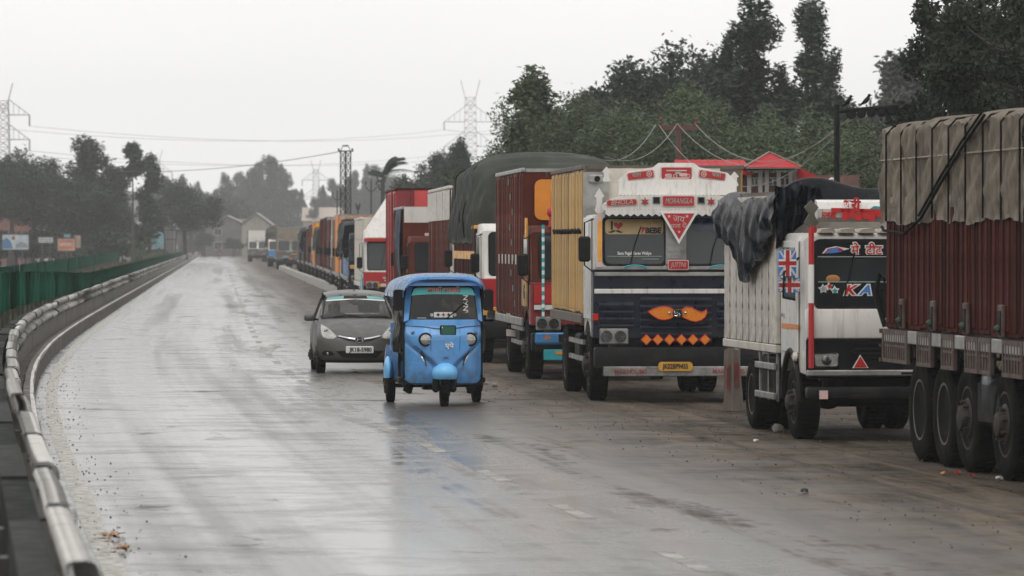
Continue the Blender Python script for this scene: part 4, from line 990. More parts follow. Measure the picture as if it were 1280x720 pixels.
for v in a.bm.verts:
    k_ = max(0, (v.co.z-2.75)/1.05); v.co.x = .25*k_+v.co.x*(1-.42*k_)
a.build('wind_deflector', M_white, T8)
a = MB(); a.bx(-1.19, 1.19, -.0, .12, 2.36, 2.48, .02); a.build('red_brow', M_red, T8)
for k in range(4):
    a = MB(); a.tube([(-1.22, 1.3+(.5+.09*k)*math.cos(t), .55+(.5+.09*k)*math.sin(t)) for t in np.linspace(.3, 2.8, 8)], .035, 5); a.build('striped_wing', M_teal if k % 2 else M_letter_w, T8)
for t_, sd in ((T6b, 71), (T7, 72), (T8, 73)):
    deco(t_, 1.15, .9, 1.4, 6, seed=sd, kinds=[M_cream, M_steel, M_amber, M_teal, M_letter_w]); deco(t_, 1.0, 2.42, 2.55, 3, y=.2, seed=sd+9, kinds=[M_cream, M_amber])
for k in range(6):
    a = MB(); a.bx(-1.235, -1.215, 2.4+1.2*k, 2.5+1.2*k, 1.2, 3.7); a.build('side_rib', M_dred, T7)
far = [
    (433, 180.5, M_red, M_red, M_brick, 3.3, 'red-cabbed truck squeezed behind the grey-blue tarpaulin one', False, M_brick),
    (421, 200, M_navy, M_wood, M_wood, 3.4, 'brown boarded truck directly behind the pale orange box truck', False, M_wood),
    (409.5, 224, M_cream, M_cream, M_dred, 3.6, 'cream-cabbed truck with a dark red body in the middle of the hazy row', False, M_red),
    (399.5, 252, M_chassis, M_brick, M_wood, 3.3, 'dark-fronted brown truck before the ochre-headboard truck', True, M_wood),
    (389.5, 283, M_brick, M_cream, M_brick, 3.5, 'maroon truck with a pale cab behind the ochre-headboard truck', False, M_brick),
    (379.5, 318, M_chassis, M_chassis, M_navy, 3.4, 'dark blue truck second from the end of the whitewashed kerb', True, M_navy),  # left front x, Y, colours
    (436, 172, M_chassis, M_tarpn, M_blue, 3.1, 'truck with a grey-blue tarpaulin top, first beyond the white deflector truck', True, M_blue),
    (425, 189, M_letter_w, M_brick, M_orange, 3.5, 'truck with a pale orange load box and an ornate painted cab', False, mat('peach_board', (.6, .34, .2), .5)),
    (414, 211, M_brick, M_cream, M_brick, 3.45, 'brown plank truck with muddy painted cab, facing the ornate orange one', False, M_cream),
    (404, 238, M_chassis, M_brick, M_brick, 3.6, 'truck with dark cab and maroon body halfway down the hazy row', False, M_brick),
    (394, 266, M_navy, M_navy, M_orange, 3.55, 'blue-cabbed truck with an ochre yellow headboard in the hazy row', False, M_amber),
    (385, 300, M_chassis, M_brick, M_brick, 3.3, 'dark truck before the far end of the whitewashed kerb', False, M_brick),
    (374, 338, M_chassis, M_wood, M_wood, 3.1, 'low brown truck parked where the whitewashed kerb ends', False, M_wood),
    (346, 394, M_wood, mat('dusty_paint', (.3, .27, .225), .7, dirt=.8, dcol=(.12, .09, .07), ds=4), M_wood, 3.7, 'pale dusty truck standing out on the road before the kerb', False, mat('dusty_board', (.26, .23, .19), .8, dirt=.8, dcol=(.1, .07, .05), ds=3)),
    (335, 440, M_blue, M_cream, M_chassis, 3.9, 'truck with a dark tarpaulin hump behind the pale dusty truck', True, M_cream),
    (310, 560, M_wood, M_white, M_wood, 3.9, 'last truck of the row, white roofed, far off in the haze', False, M_white)]
for k, (x, Y, lo_, up_, bo_, h_, lab, tarp, hd) in enumerate(far):
    p = px(x, 304, Y); W = 1.2
    t = lorry('truck', lab, p.x+W*1.02, Y, .0655, W=W, L=8.5, cabH=2.7, lower=lo_, upper=up_, body='boards', bodym=bo_, bz=(1.05, h_ if not tarp else 2.6), wsz=(1.7, 2.45), head=hd, plank=1.1, detail=0, board=(hd if k in (7, 13, 15) else None), extras=k < 10)
    if tarp: tarp_load(t, 'tarpaulin', M_tarpn if k in (5, 6) else M_tarpg, 1.6, 8.8, 1.35, 1.9, h_+.1, 2.9, 9+k, .03)
    deco(t, 1.2, .9, 1.65, 7, seed=20+k, kinds=[M_wood, M_cream, M_steel, M_brick, M_amber, M_teal]); deco(t, 1.1, 2.5, 2.75, 3, y=.28, seed=50+k, kinds=[M_wood, M_cream, M_steel, M_brick])
# ================================================================ seated driver (used in the car and the rickshaw)
M_skin = mat('skin', (.28, .155, .1), .55, var=.1); M_hair = mat('black_hair', (.012, .01, .009), .6); M_shirt = mat('grey_shirt', (.1, .105, .12), .8, bump=.2); M_shirt2 = mat('pale_shirt', (.3, .28, .25), .8)
def skinned(verts, edges, radii, lv=1):
    me = bpy.data.meshes.new('sk'); me.from_pydata([Vector(v) for v in verts], edges, []); o = bpy.data.objects.new('sk', me); COL.objects.link(o)
    m = o.modifiers.new('k', 'SKIN'); m.use_smooth_shade = True
    for v, r in zip(me.skin_vertices[0].data, radii): v.radius = (r, r)
    me.skin_vertices[0].data[0].use_root = True
    s = o.modifiers.new('s', 'SUBSURF'); s.levels = lv
    dg = bpy.context.evaluated_depsgraph_get(); r = bpy.data.meshes.new_from_object(o.evaluated_get(dg)); bpy.data.objects.remove(o); return r
def seated(label, loc, rz, shirt, wheel=(0, -.42, .33)):
    """pelvis at the origin, facing -Y, hands on a steering wheel or bar"""
    t = thing('person', label, 'person', loc, rz)
    V = [(0, 0, 0), (0, -.02, .18), (0, -.03, .36), (0, -.04, .48), (0, -.05, .56)]; E = [(0, 1), (1, 2), (2, 3), (3, 4)]; Rr = [.15, .14, .165, .12, .058]
    for s in (-1, 1):
        b = len(V); V += [(s*.19, -.04, .46), (s*.25, -.16, .24), (s*.19, -.36, wheel[2]-.02)]; E += [(3, b), (b, b+1), (b+1, b+2)]; Rr += [.07, .052, .04]
        b = len(V); V += [(s*.1, -.05, -.02), (s*.14, -.42, .05), (s*.14, -.5, -.34)]; E += [(0, b), (b, b+1), (b+1, b+2)]; Rr += [.1, .08, .05]
    link('body', skinned(V, E, Rr, 2), shirt, t)
    h = MB(); h.ell((0, -.08, .73), (.078, .098, .118), 20, 14); h.ell((0, -.18, .71), (.014, .022, .026), 8, 6)      # skull, nose
    for s in (-1, 1): h.ell((s*.08, -.07, .72), (.012, .022, .034), 8, 6)
    h.ell((0, -.155, .665), (.028, .014, .008), 8, 6); h.cyl((0, -.05, .52), (0, -.07, .66), .05, .048, 12)
    hd = h.build('head', M_skin, t, 80)
    e = MB()
    for s in (-1, 1): e.ell((s*.032, -.168, .738), (.013, .008, .008), 8, 6)
    e.build('eyes', M_letter_k, hd)
    h = MB(); h.ell((0, -.05, .77), (.088, .1, .095), 16, 10); h.build('hair', M_hair, hd, 80)
    for s in (-1, 1):                                 # hands: palm, four curled fingers and a thumb round the rim
        V = [(s*.19, -.36, wheel[2]-.02), (s*.17, -.42, wheel[2]+.01)]; E = [(0, 1)]; Rr = [.03, .034]
        link('hand', skinned(V, E, Rr, 1), M_skin, t)
        for f in range(4):
            x = s*(.135+.022*f); z = wheel[2]
            link('finger', skinned([(x, -.435, z+.02), (x, -.475, z+.035), (x, -.495, z+.005), (x, -.475, z-.02)], [(0, 1), (1, 2), (2, 3)], [.010, .010, .009, .008], 1), M_skin, t)
        link('thumb', skinned([(s*.13, -.41, z+.015), (s*.105, -.44, z+.03), (s*.105, -.47, z+.02)], [(0, 1), (1, 2)], [.011, .010, .009], 1), M_skin, t)
    return t

# ================================================================ grey hatchback
M_car = mat('grey_car_paint', (.085, .084, .081), .42, .25, var=.06, vs=1, dirt=.25, dcol=(.09, .08, .07), ds=3, coat=.15, mud=.7)
M_glass = glass('windscreen_glass', .78, .03)
M_glass2 = glass('side_glass', .25, .03)
M_dark = mat('dark_plastic', (.007, .007, .008), .6, var=.3, spec=.2)
M_seat = mat('dark_upholstery', (.03, .03, .033), .8)
CY = 79.6; CX = (449.5-640)*CY/F
car = thing('car', 'small grey hatchback beside the blue rickshaw, plate JK18-5980', 'car', (CX, CY, 0), math.atan(.085))
prof = [  # centre (y, z), edge (x, y, z)
    ((.10, .19), (.66, .48, .19)), ((.01, .235), (.70, .40, .25)), ((-.02, .34), (.725, .36, .36)), ((.0, .45), (.735, .35, .47)), ((.02, .56), (.738, .36, .57)), ((.045, .635), (.738, .38, .655)),
    ((.10, .675), (.738, .42, .70)), ((.28, .765), (.735, .55, .79)), ((.55, .865), (.728, .75, .865)), ((.85, .955), (.72, .98, .925)), ((.98, .985), (.715, 1.1, .945)),
    ((1.25, 1.17), (.655, 1.33, 1.14)), ((1.56, 1.365), (.575, 1.66, 1.335)), ((1.66, 1.415), (.56, 1.78, 1.375)), ((1.85, 1.455), (.555, 1.95, 1.405)), ((2.3, 1.485), (.55, 2.3, 1.43)), ((2.9, 1.45), (.54, 2.9, 1.39)),
    ((3.18, 1.32), (.56, 3.12, 1.26)), ((3.4, 1.0), (.64, 3.3, .97)), ((3.48, .7), (.68, 3.36, .7)), ((3.45, .3), (.66, 3.3, .3))]
TS = [0, .25, .5, .7, .84, .93, 1.0]
def body_rows(sel):
    rows = []
    for (yc, zc), (xe, ye, ze) in sel:
        row = [(xe*t, yc+(ye-yc)*t**2.6, zc+(ze-zc)*t**2.4) for t in TS]
        cab_ = ze > .95
        zb = .90
        side = [(.738 if cab_ else max(xe, .725), ye, min(ze-.012, zb)), (.752, ye, min(ze-.03, .66)), (.748, ye, min(ze-.05, .42)), (.715, ye, .2 if ze > .3 else ze-.06)]
        rows.append(row+side)
    return rows
def loft(rows):
    mb = MB(); n = len(rows[0])
    for sg in (-1, 1):
        V = [[mb.bm.verts.new((sg*p[0], p[1], p[2])) for p in row] for row in rows]
        for A, B in zip(V, V[1:]):
            for k in range(n-1): mb.bm.faces.new((A[k], A[k+1], B[k+1], B[k]))
    bmesh.ops.remove_doubles(mb.bm, verts=mb.bm.verts, dist=.0005); return mb
full = body_rows(prof)
solid = subd(loft(full), 2); ctree = bvh(solid)
# open the windscreen: lower body + roof built separately with real pillars
mb = loft(full)
dead = [f for f in mb.bm.faces if (lambda c: 1.0 < c.z < 1.36 and 1.0 < c.y < 1.75 and abs(c.x) < .62)(f.calc_center_median())]
dead += [f for f in mb.bm.faces if (lambda c: .97 < c.z < 1.36 and c.y > 3.1 and abs(c.x) < .58)(f.calc_center_median())]
dead += [f for f in mb.bm.faces if (lambda c: .92 < c.z < 1.36 and 1.6 < c.y < 2.95 and abs(c.x) > .57)(f.calc_center_median())]
bmesh.ops.delete(mb.bm, geom=list(set(dead)), context='FACES')
link('body', subd(mb, 2), M_car, car)
def sc(x, y): return ((x/5.7583+380-449.8)/70.4, (467.4-(y/5.76+350))/70.4)
def sym(pts):                                         # a left-hand outline and its mirror image
    return pts, [(-x, z) for x, z in pts][::-1]
ws = [(-.60, .985), (-.3, 1.0), (0, 1.005), (.3, 1.0), (.60, .985), (.575, 1.12), (.52, 1.31), (.5, 1.345), (.25, 1.365), (0, 1.37), (-.25, 1.365), (-.5, 1.345), (-.52, 1.31), (-.575, 1.12)]
patch(ctree, ws, .004, .1, .004).build('windscreen', M_glass, car)
ring_ = MB()
o_ = [(x*1.0+(.03 if x > 0 else -.03 if x < 0 else 0), z+(.022 if z > 1.2 else -.022)) for x, z in ws]
vv = ring_.ring(o_, ws, 0, .01)
for v in ring_.bm.verts:
    h = ctree.ray_cast(Vector((v.co.x, -3, v.co.z)), Vector((0, 1, 0))); v.co.y += (h[0].y if h[0] else 1.5)-.008
ring_.build('windscreen_seal', M_dark, car)
patch(ctree, [(-.53, 1.29), (0, 1.325), (.53, 1.29), (.5, 1.345), (.25, 1.364), (0, 1.369), (-.25, 1.364), (-.5, 1.345)], .010, .12, .003).build('sun_strip', mat('mint_sun_strip', (.11, .33, .32), .4, var=.25, vs=4), car)
patch(ctree, [(-.535, 1.272), (0, 1.308), (.535, 1.272), (.53, 1.29), (0, 1.325), (-.53, 1.29)], .011, .12, .003).build('strip_edge', M_letter_w, car)
patch(ctree, [(-.22, 1.315), (.22, 1.315), (.2, 1.37), (-.2, 1.37)], .013, .12, .003).build('dark_tint', M_dark, car)
hl_ = [sc(*q) for q in [(136, 324), (150, 330), (175, 345), (205, 370), (240, 406), (228, 420), (205, 427), (170, 424), (148, 416), (134, 400), (131, 360)]]
for s_, pts in enumerate(sym(hl_)):
    hd_ = patch(ctree, pts, .010, .04, .03).build('headlight', M_lamp, car)
    cx_ = -.575 if s_ == 0 else .575
    a = MB(); y_ = ctree.ray_cast(Vector((cx_, -3, .75)), Vector((0, 1, 0)))[0].y
    a.ell((cx_, y_-.0, .735), (.05, .02, .05)); a.build('projector', M_lamp_in, hd_)
lg = [(-.42, .40), (-.30, .285), (.30, .285), (.42, .40), (.30, .41), (0, .40), (-.30, .41)]
patch(ctree, lg, .012, .06, .02).build('lower_grille', M_dark, car)
patch(ctree, [(-.72, .205), (.72, .205), (.66, .235), (0, .225), (-.66, .235)], .012, .1, .02).build('front_lip', M_dark, car)
for pts in sym([(-.66, .37), (-.60, .41), (-.50, .395), (-.44, .34), (-.52, .32), (-.64, .325)]):
    fo = patch(ctree, pts, .010, .05, .02).build('fog_lamp_recess', M_dark, car); cx_ = sum(p_[0] for p_ in pts)/len(pts)
    y_ = ctree.ray_cast(Vector((cx_, -3, .36)), Vector((0, 1, 0)))[0].y; a = MB(); a.ell((cx_-.02*(1 if cx_ > 0 else -1), y_, .36), (.04, .02, .035)); a.build('fog_lamp', M_lamp, fo)
patch(ctree, [(-.40, .655), (-.2, .585), (0, .56), (.2, .585), (.40, .655), (.36, .66), (.18, .62), (0, .60), (-.18, .62), (-.36, .66)], .009, .06, .02).build('grille_slot', M_dark, car)
patch(ctree, [(-.385, .665), (-.2, .625), (0, .60), (.2, .625), (.385, .665), (.36, .68), (.18, .645), (0, .622), (-.18, .645), (-.36, .68)], .014, .06, .02).build('chrome_bar', M_chrome, car)
y_ = ctree.ray_cast(Vector((0, -3, .6)), Vector((0, 1, 0)))[0].y
a = MB(); o_ = [(.088*math.cos(t), .605+.052*math.sin(t)) for t in np.arange(24)*math.pi/12]; a.prism([(x*.99, .605+(z-.605)*.99) for x, z in o_], y_-.03, y_); em = a.build('badge', M_dark, car)
a = MB(); a.ring(o_, [(x*.86, .605+(z-.605)*.84) for x, z in o_], y_-.042, y_-.01)
for s in (-1, 1): a.prism([(s*.045-.022+.012, .575), (s*.045-.0+.012-.004, .575), (s*.045+.02, .637), (s*.045-.0, .637)], y_-.042, y_-.02)
a.prism([(-.04, .60), (.04, .612), (.04, .622), (-.04, .61)], y_-.0415, y_-.0201); a.build('badge_ring', M_chrome, em)
y_ = ctree.ray_cast(Vector((0, -3, .43)), Vector((0, 1, 0)))[0].y
a = MB(); a.bx(-.245, .245, y_-.045, y_-.02, .365, .49, .008); pl = a.build('number_plate', M_letter_w, car); text('JK18-5980', .105, M_letter_k, pl, (.015, y_-.049, .425), off=.003, sx=.88)
for s in (-1, 1):
    a = MB(); a.box(s*.855, 1.02, .985, .19, .1, .125, .045, seg=3); mo = a.build('mirror', M_car, car); a = MB(); a.bx(s*.69, s*.79, 1.02, 1.07, .935, .965, .008); a.build('mirror_foot', M_dark, mo)
for x0, x1 in ((-.42, .08), (.2, .58)):
    a = MB(); a.tube([Vector((x0+(x1-x0)*t, 0, .995+.06*math.sin(t*math.pi)*(.6 if x0 < 0 else .2))) for t in np.linspace(0, 1, 6)], .011, 5)
    for v in a.bm.verts:
        h = ctree.ray_cast(Vector((v.co.x, -3, max(.99, v.co.z))), Vector((0, 1, 0))); v.co.y += (h[0].y if h[0] else 1)-.02
    a.build('wiper', M_dark, car)
a = MB(); a.cyl((0, 1.95, 1.46), (0, 2.05, 1.56), .012, .006, 6); a.build('antenna', M_dark, car)
for s in (-1, 1):
    for y in (.66, 2.85):
        wheels(car, .275, .17, s, y, .665, True)
        a = MB(); a.lathe([(.33, 0), (.33, .012), (.001, .012)], (s*.742, y, .29), 'x', 20); a.build('well_shade_disc', M_black, car)  # flat black disc painted for the shade of an uncut wheel arch
    a = MB(); P = [(1.18, .95), (1.75, 1.32), (2.2, 1.37), (2.85, 1.31), (3.05, .97)]
    vs_ = [(s*(.725-(z-.92)*.38), y, z) for y, z in P]; a.face(vs_); a.build('side_window', M_glass2, car, thick=.004)
a = MB(); a.box(0, 3.22, 1.15, 1.05, .01, .3, rot=Matrix.Rotation(R(32), 3, 'X')); a.build('rear_window', M_glass, car)
a = MB(); a.bx(-.66, .66, 1.12, 1.35, .8, .955, .05, seg=2); a.bx(-.66, .66, 1.3, 3.2, .24, .3); a.build('dashboard', M_dark, car)
for s in (-1, 1):
    a = MB(); a.bx(s*.36-.22, s*.36+.22, 1.95, 2.1, .5, 1.02, .06, seg=2); a.bx(s*.36-.22, s*.36+.22, 1.6, 2.1, .38, .52, .05); st2 = a.build('seat', M_seat, car)
    a = MB(); a.bx(s*.36-.11, s*.36+.11, 1.98, 2.06, 1.05, 1.22, .04, seg=2); a.build('headrest', M_seat, st2)
a = MB(); a.bx(-.6, .6, 2.75, 2.92, .5, 1.0, .06); a.build('rear_seat', M_seat, car)
a = MB(); a.bx(-.06, .06, 1.4, 1.43, 1.2, 1.26, .01); a.build('rear_view_mirror', M_dark, car)
a = MB(); a.tube([(-.36+.17*math.cos(t), 1.45+.06*math.sin(t), .88+.15*math.sin(t)) for t in np.arange(20)*math.pi/10], .016, 6, closed=True); a.build('steering_wheel', M_dark, car)
def local(root, p):
    a = root.rotation_euler.z; return (root.location.x+p[0]*math.cos(a)-p[1]*math.sin(a), root.location.y+p[0]*math.sin(a)+p[1]*math.cos(a), p[2])
seated('driver of the grey car in a dark grey shirt behind the windscreen', local(car, (-.36, 1.88, .52)), math.atan(.085), M_shirt)

# ================================================================ blue auto-rickshaw
M_rb = mat('rickshaw_blue', (.10, .34, .72), .28, mud=.7, bump=.12, bs=5, var=.08, vs=1.4, dirt=.15, dcol=(.09, .16, .27), ds=2.5, coat=.4)
M_rb2 = mat('light_blue_plastic', (.17, .5, .86), .35, var=.06)
M_hood = mat('blue_vinyl_hood', (.13, .35, .64), .25, var=.15, vs=1.5, coat=.4)
M_mint = mat('mint_visor', (.1, .62, .6), .4, var=.1)
M_curt = glass('clear_curtain', .55, .25, (.95, .95, .92))
RY = 63.6; s87 = F/RY; RX = (556-640)*RY/F
def rx(p): return (p-556)/s87
def rz(p): return (HY+HC*s87-p)/s87
rk_ = thing('auto_rickshaw', 'bright blue three-wheeled auto-rickshaw driving towards the camera', 'auto rickshaw', (RX, RY, 0), math.atan(.10))
def sst(a, b, x): t = max(0, min(1, (x-a)/(b-a))); return t*t*(3-2*t)
def front(x, z):                                      # nose of the body: depth at a point of its face
    ax = abs(x)/.55
    y = .30*ax**4+.05*ax*ax+.12*max(0, (.55-z)/.25)**2*(.6)+.10*max(0, z-.95)
    w_ = .115+.40*sst(.52, 1.0, z)
    nose = 1-sst(w_-.03, w_+.07, abs(x))
    y -= .09*nose*sst(.40, .6, z)*(1-.75*sst(1.0, 1.15, z))
    y += .028*math.exp(-((abs(x)-w_-.04)/.03)**2)*sst(.5, .62, z)*(1-sst(.95, 1.05, z))
    return y
a = MB(); Z0, Z1 = .33, 1.235
def fn(u, v):
    z = Z0+(Z1-Z0)*v; wd = .56*(1-.16*(max(0, (.42-z)/.1))**2) if z < .42 else .56-.0*z
    x = (u*2-1)*wd; return (x, front(x, z), z)
V = a.grid(fn, 72, 60)
for i in range(72):                                   # lower lip folds back under the floor
    pass
rim_ = [V[i][0] for i in range(73)]; low = [a.bm.verts.new((v.co.x*.97, v.co.y+.12, v.co.z-.03)) for v in rim_]
for i in range(72): a.bm.faces.new((rim_[i+1], rim_[i], low[i], low[i+1]))
for ii in (0, 72):
    col = [V[ii][j] for j in range(61)]; bk = [a.bm.verts.new((v.co.x, v.co.y+.12, v.co.z)) for v in col]
    for j in range(60): a.bm.faces.new((col[j], col[j+1], bk[j+1], bk[j]) if ii else (col[j+1], col[j], bk[j], bk[j+1]))
shell = a.mesh('front_shell', 50); rtree = bvh(shell); link('front_shell', shell, M_rb, rk_)
def lean(z): return .16+(z-1.2)*.22
# windscreen surround with a domed brow
def arch(w0, w1, z0, z1, r, n=7):
    P = [(-w0, z0), (w0, z0)]
    for k in range(n+1):
        t = k/n*math.pi/2; P.append((w1-r+r*math.cos(t), z1-r*.8+r*.8*math.sin(t)))
    for k in range(n+1):
        t = math.pi/2+k/n*math.pi/2; P.append((-w1+r+r*math.cos(t), z1-r*.8+r*.8*math.sin(t)))
    return P
out_, in_ = arch(.562, .535, 1.2, 1.80, .2), arch(.485, .435, 1.235, 1.70, .08)
a = MB(); a.ring(out_, in_, -.02, .07)
for v in a.bm.verts: v.co.y += lean(v.co.z)+.30*(abs(v.co.x)/.56)**4*.5
a.build('windscreen_frame', M_rb, rk_)
seal = arch(.497, .447, 1.222, 1.712, .085)
a = MB(); a.ring(seal, arch(.47, .42, 1.25, 1.688, .07), -.034, .0)
for v in a.bm.verts: v.co.y += lean(v.co.z)+.15*(abs(v.co.x)/.56)**4
a.build('windscreen_seal', M_black, rk_)
a = MB(); a.prism(in_, .0, .006)
for v in a.bm.verts: v.co.y += lean(v.co.z)+.02
a.build('windscreen', glass('tinted_windscreen', .25, .03), rk_)
a = MB(); a.prism([(-.46, 1.575), (-.2, 1.592), (.2, 1.592), (.46, 1.575)]+arch(.47, .43, 1.25, 1.692, .075)[2:], -.006, .0)
for v in a.bm.verts: v.co.y += lean(v.co.z)+.008
vs_ = a.build('sun_visor', M_mint, rk_)
text('अपनी सवारी', .09, M_letter_w, vs_, (.0, lean(1.64)-.006, 1.645), off=.007, sx=1.15); text('अपनी सवारी', .09, M_letter_r, vs_, (.0, lean(1.64)-.012, 1.645), off=.0005, sx=1.15)
text('JANAN', .1, M_letter_w, rk_, (.32, lean(1.42)+.004, 1.42), rot=Matrix.Rotation(R(-90), 3, 'Y'), sx=1.05, name='windscreen_lettering', off=.002)
a = MB(); a.bx(-.14, .13, lean(1.3)+.0, lean(1.3)+.01, 1.262, 1.338, .002); sk = a.build('windscreen_sticker', M_letter_w, rk_)
for k, mm in enumerate((M_letter_k, M_red, M_letter_k)):
    a = MB(); a.prism(star(4, .03, .014, -.08+.075*k, 1.303), lean(1.3)-.006, lean(1.3)); a.build('sticker_mark', mm, sk)
for x in (-.17, .16):
    a = MB(); a.ring(circ(x, 1.3, .022, 12), circ(x, 1.3, .01, 12), lean(1.3), lean(1.3)+.008); a.build('sticker_ring', M_letter_w, sk)
a = MB(); a.bx(-.38, -.25, lean(1.255)+.0, lean(1.255)+.008, 1.252, 1.26); a.build('screen_line', M_letter_w, rk_)
a = MB(); a.tube([(.0, lean(1.2)-.06, 1.215), (.07, lean(1.28)-.06, 1.28), (.36, lean(1.5)-.06, 1.53)], [.018, .01, .007], 6); a.ell((0, lean(1.2)-.06, 1.21), (.028, .03, .022)); a.build('wiper', M_black, rk_)
# brow and canopy
def hoodf(u, v):
    y = .12+2.45*u; t = (v-.5)*2; wd = .575+.10*min(1, u*3.0); e = min(1, u*10)
    top = 1.855-.045*(1-e)+.03*math.sin(min(1, u*1.4)*math.pi)-(.12*max(0, u-.86)/.14)
    th = t*math.pi/2; zb_ = 1.55; x = wd*math.copysign(abs(math.sin(th))**.62, t); z = zb_+(top-zb_)*max(0, math.cos(th))**.6
    y -= .09*max(0, 1-u*12)*(1-abs(t)**2)
    return (x, y, z+.006*math.sin(u*40)*(u > .1))
a = MB(); a.grid(hoodf, 60, 40); a.build('canopy', M_hood, rk_, 60, .02)
a = MB(); P = arch(.57, .54, 1.60, 1.845, .22)[2:]; a.prism([(-.50, 1.715), (.50, 1.715)]+P, .03, .12)
for v in a.bm.verts: v.co.y += lean(v.co.z)-.16-.03*(1-(v.co.x/.55)**2)
a.build('brow', M_rb, rk_)
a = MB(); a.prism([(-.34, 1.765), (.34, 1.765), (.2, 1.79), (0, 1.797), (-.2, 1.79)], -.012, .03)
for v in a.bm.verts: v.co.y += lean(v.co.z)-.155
a.build('brow_slot', mat('slot_blue', (.02, .07, .19), .4), rk_)  # darker blue strip set on the brow
# lamps, plate, trim
for s in (-1, 1):
    x, z = (rx(531.5) if s < 0 else rx(588)), .955; y = front(x, z)
    a = MB(); a.lathe([(.097, .06), (.1, -.012), (.088, -.022), (.08, -.012)], (x, y, z), 'y', 24); hl = a.build('headlight', M_dark, rk_)
    a = MB(); a.lathe([(.083, .0), (.07, -.018), (.04, -.03), (.001, -.034)], (x, y, z), 'y', 24); a.build('headlight_glass', M_lamp, hl)
    a = MB(); a.bx(x-.07, x+.07, y-.034, y-.02, z-.012, z+.006); a.build('lamp_bar', M_chrome, hl)
    x = s*.44; y = front(x, 1.045); a = MB(); a.ell((x, y, 1.045), (.035, .02, .026)); a.build('indicator', mat('smoke_lens', (.08, .13, .2), .2), rk_)
    P = [(s*.46, .85), (s*.40, .86), (s*.33, .80), (s*.275, .70), (s*.255, .575), (s*.275, .575), (s*.31, .70), (s*.36, .77)]
    patch(rtree, P if s > 0 else P[::-1], .004, .04, .01).build('air_slit', mat('deep_blue', (.012, .03, .09), .4), rk_)
    P = [(s*.37, .765), (s*.315, .70), (s*.28, .62), (s*.268, .54), (s*.285, .62), (s*.32, .69)]
    patch(rtree, P if s > 0 else P[::-1], .012, .04, .01).build('chrome_flash', M_chrome, rk_)
for sx_ in (-1, 1):
    for P in ([(sx_*.20, .80), (sx_*.207, .80), (sx_*.217, 1.10), (sx_*.21, 1.10)], [(sx_*.545, .40), (sx_*.556, .40), (sx_*.556, 1.12), (sx_*.545, 1.12)]):
        patch(rtree, P if sx_ > 0 else P[::-1], .003, .05, .004).build('panel_seam', mat('seam_blue', (.03, .09, .2), .5), rk_)
patch(rtree, [(-.55, 1.135), (-.3, 1.125), (-.13, 1.10), (.13, 1.10), (.3, 1.125), (.55, 1.135), (.55, 1.15), (.3, 1.14), (.12, 1.116), (-.12, 1.116), (-.3, 1.14), (-.55, 1.15)], .006, .05, .01).build('waist_line', mat('deep_blue', None), rk_)
yp = front(.03, 1.09)-.05; a = MB(); a.bx(rx(549.5), rx(569.5), yp, yp+.05, 1.015, 1.155, .01); pl = a.build('number_plate', M_dark, rk_); a = MB(); a.bx(rx(551), rx(568), yp-.006, yp+.01, 1.03, 1.142); pg = a.build('plate_face', mat('plate_green', (.012, .10, .06), .4), pl)
a = MB(); a.bx(rx(551.8), rx(552.8), yp-.009, yp, 1.115, 1.132); a.build('plate_mark', M_letter_w, pl)
text('एपे', .085, M_letter_w, rk_, (rx(561), front(.05, .86)-.012, .865), sx=1.25, name='badge_lettering', off=.003)
text('CITY', .035, mat('deep_blue', None), rk_, (.01, front(.0, .7)-.006, .69), name='badge_lettering')
a = MB(); a.ell((0, .02, .475), (.185, .26, .165), 28, 18)
dead = [f for f in a.bm.faces if f.calc_center_median().z < .40]; bmesh.ops.delete(a.bm, geom=dead, context='FACES'); a.build('front_mudguard', M_rb2, rk_, 70, .012)
wheels(rk_, .235, .115, 1, .1, .0, True)
a = MB(); a.bx(-.17, -.075, .0, .2, .2, .42, .03); a.bx(.075, .17, .0, .2, .2, .42, .03); a.build('fork_cover', M_dark, rk_)
# cabin sides and the rear
for s in (-1, 1):
    a = MB(); a.bx(s*.53, s*.575, .34, .40, .4, 1.72, .01); a.build('front_pillar', M_black, rk_)
    a = MB(); a.bx(s*.52, s*.62, .42, 1.05, .33, .40, .01); a.bx(s*.55, s*.585, 1.03, 1.1, .4, 1.72); a.build('side_step', M_black, rk_)
    a = MB(); a.grid(lambda u, v: (s*(.565+.085*sst(.35, .7, u)+.03*math.sin(math.pi*v)), 1.05+1.45*u, .33+.5*v), 14, 8); a.build('side_panel', M_rb, rk_, 60, .015)
    a = MB(); a.ell((s*.665, 1.98, .46), (.065, .32, .21), 18, 12); dead = [f for f in a.bm.faces if f.calc_center_median().z < .36]; bmesh.ops.delete(a.bm, geom=dead, context='FACES'); a.build('rear_fender', M_rb2, rk_, 70, .01)
    wheels(rk_, .24, .125, s, 1.98, .63, True)
    a = MB(); a.prism([(s*.56, .34), (s*.72, .34), (s*.70, .12), (s*.58, .1)], 2.28, 2.295); a.build('mud_flap', M_black, rk_)
    a = MB(); a.prism([(s*.36, .33), (s*.50, .3), (s*.53, .2), (s*.44, .15), (s*.40, .16)], .9, .92); a.build('front_flap', M_black, rk_)
    a = MB(); a.prism(rrect(s*.64-.075, s*.64+.075, 1.36, 1.66, .04), .22, .27); mo = a.build('mirror', M_black, rk_); a = MB(); a.tube([(s*.56, .3, 1.42), (s*.6, .24, 1.4), (s*.64, .25, 1.44)], .012, 5); a.build('mirror_arm', M_black, mo)
    def curt(u, v): return (s*(.585+.05*u+.03*math.sin(u*26+v*3)+.02*math.sin(v*9)), .5+1.5*u*(.45+.2*v), .75+.92*v)
    a = MB(); a.grid(curt, 40, 12); a.build('side_curtain', M_curt, rk_, 60)
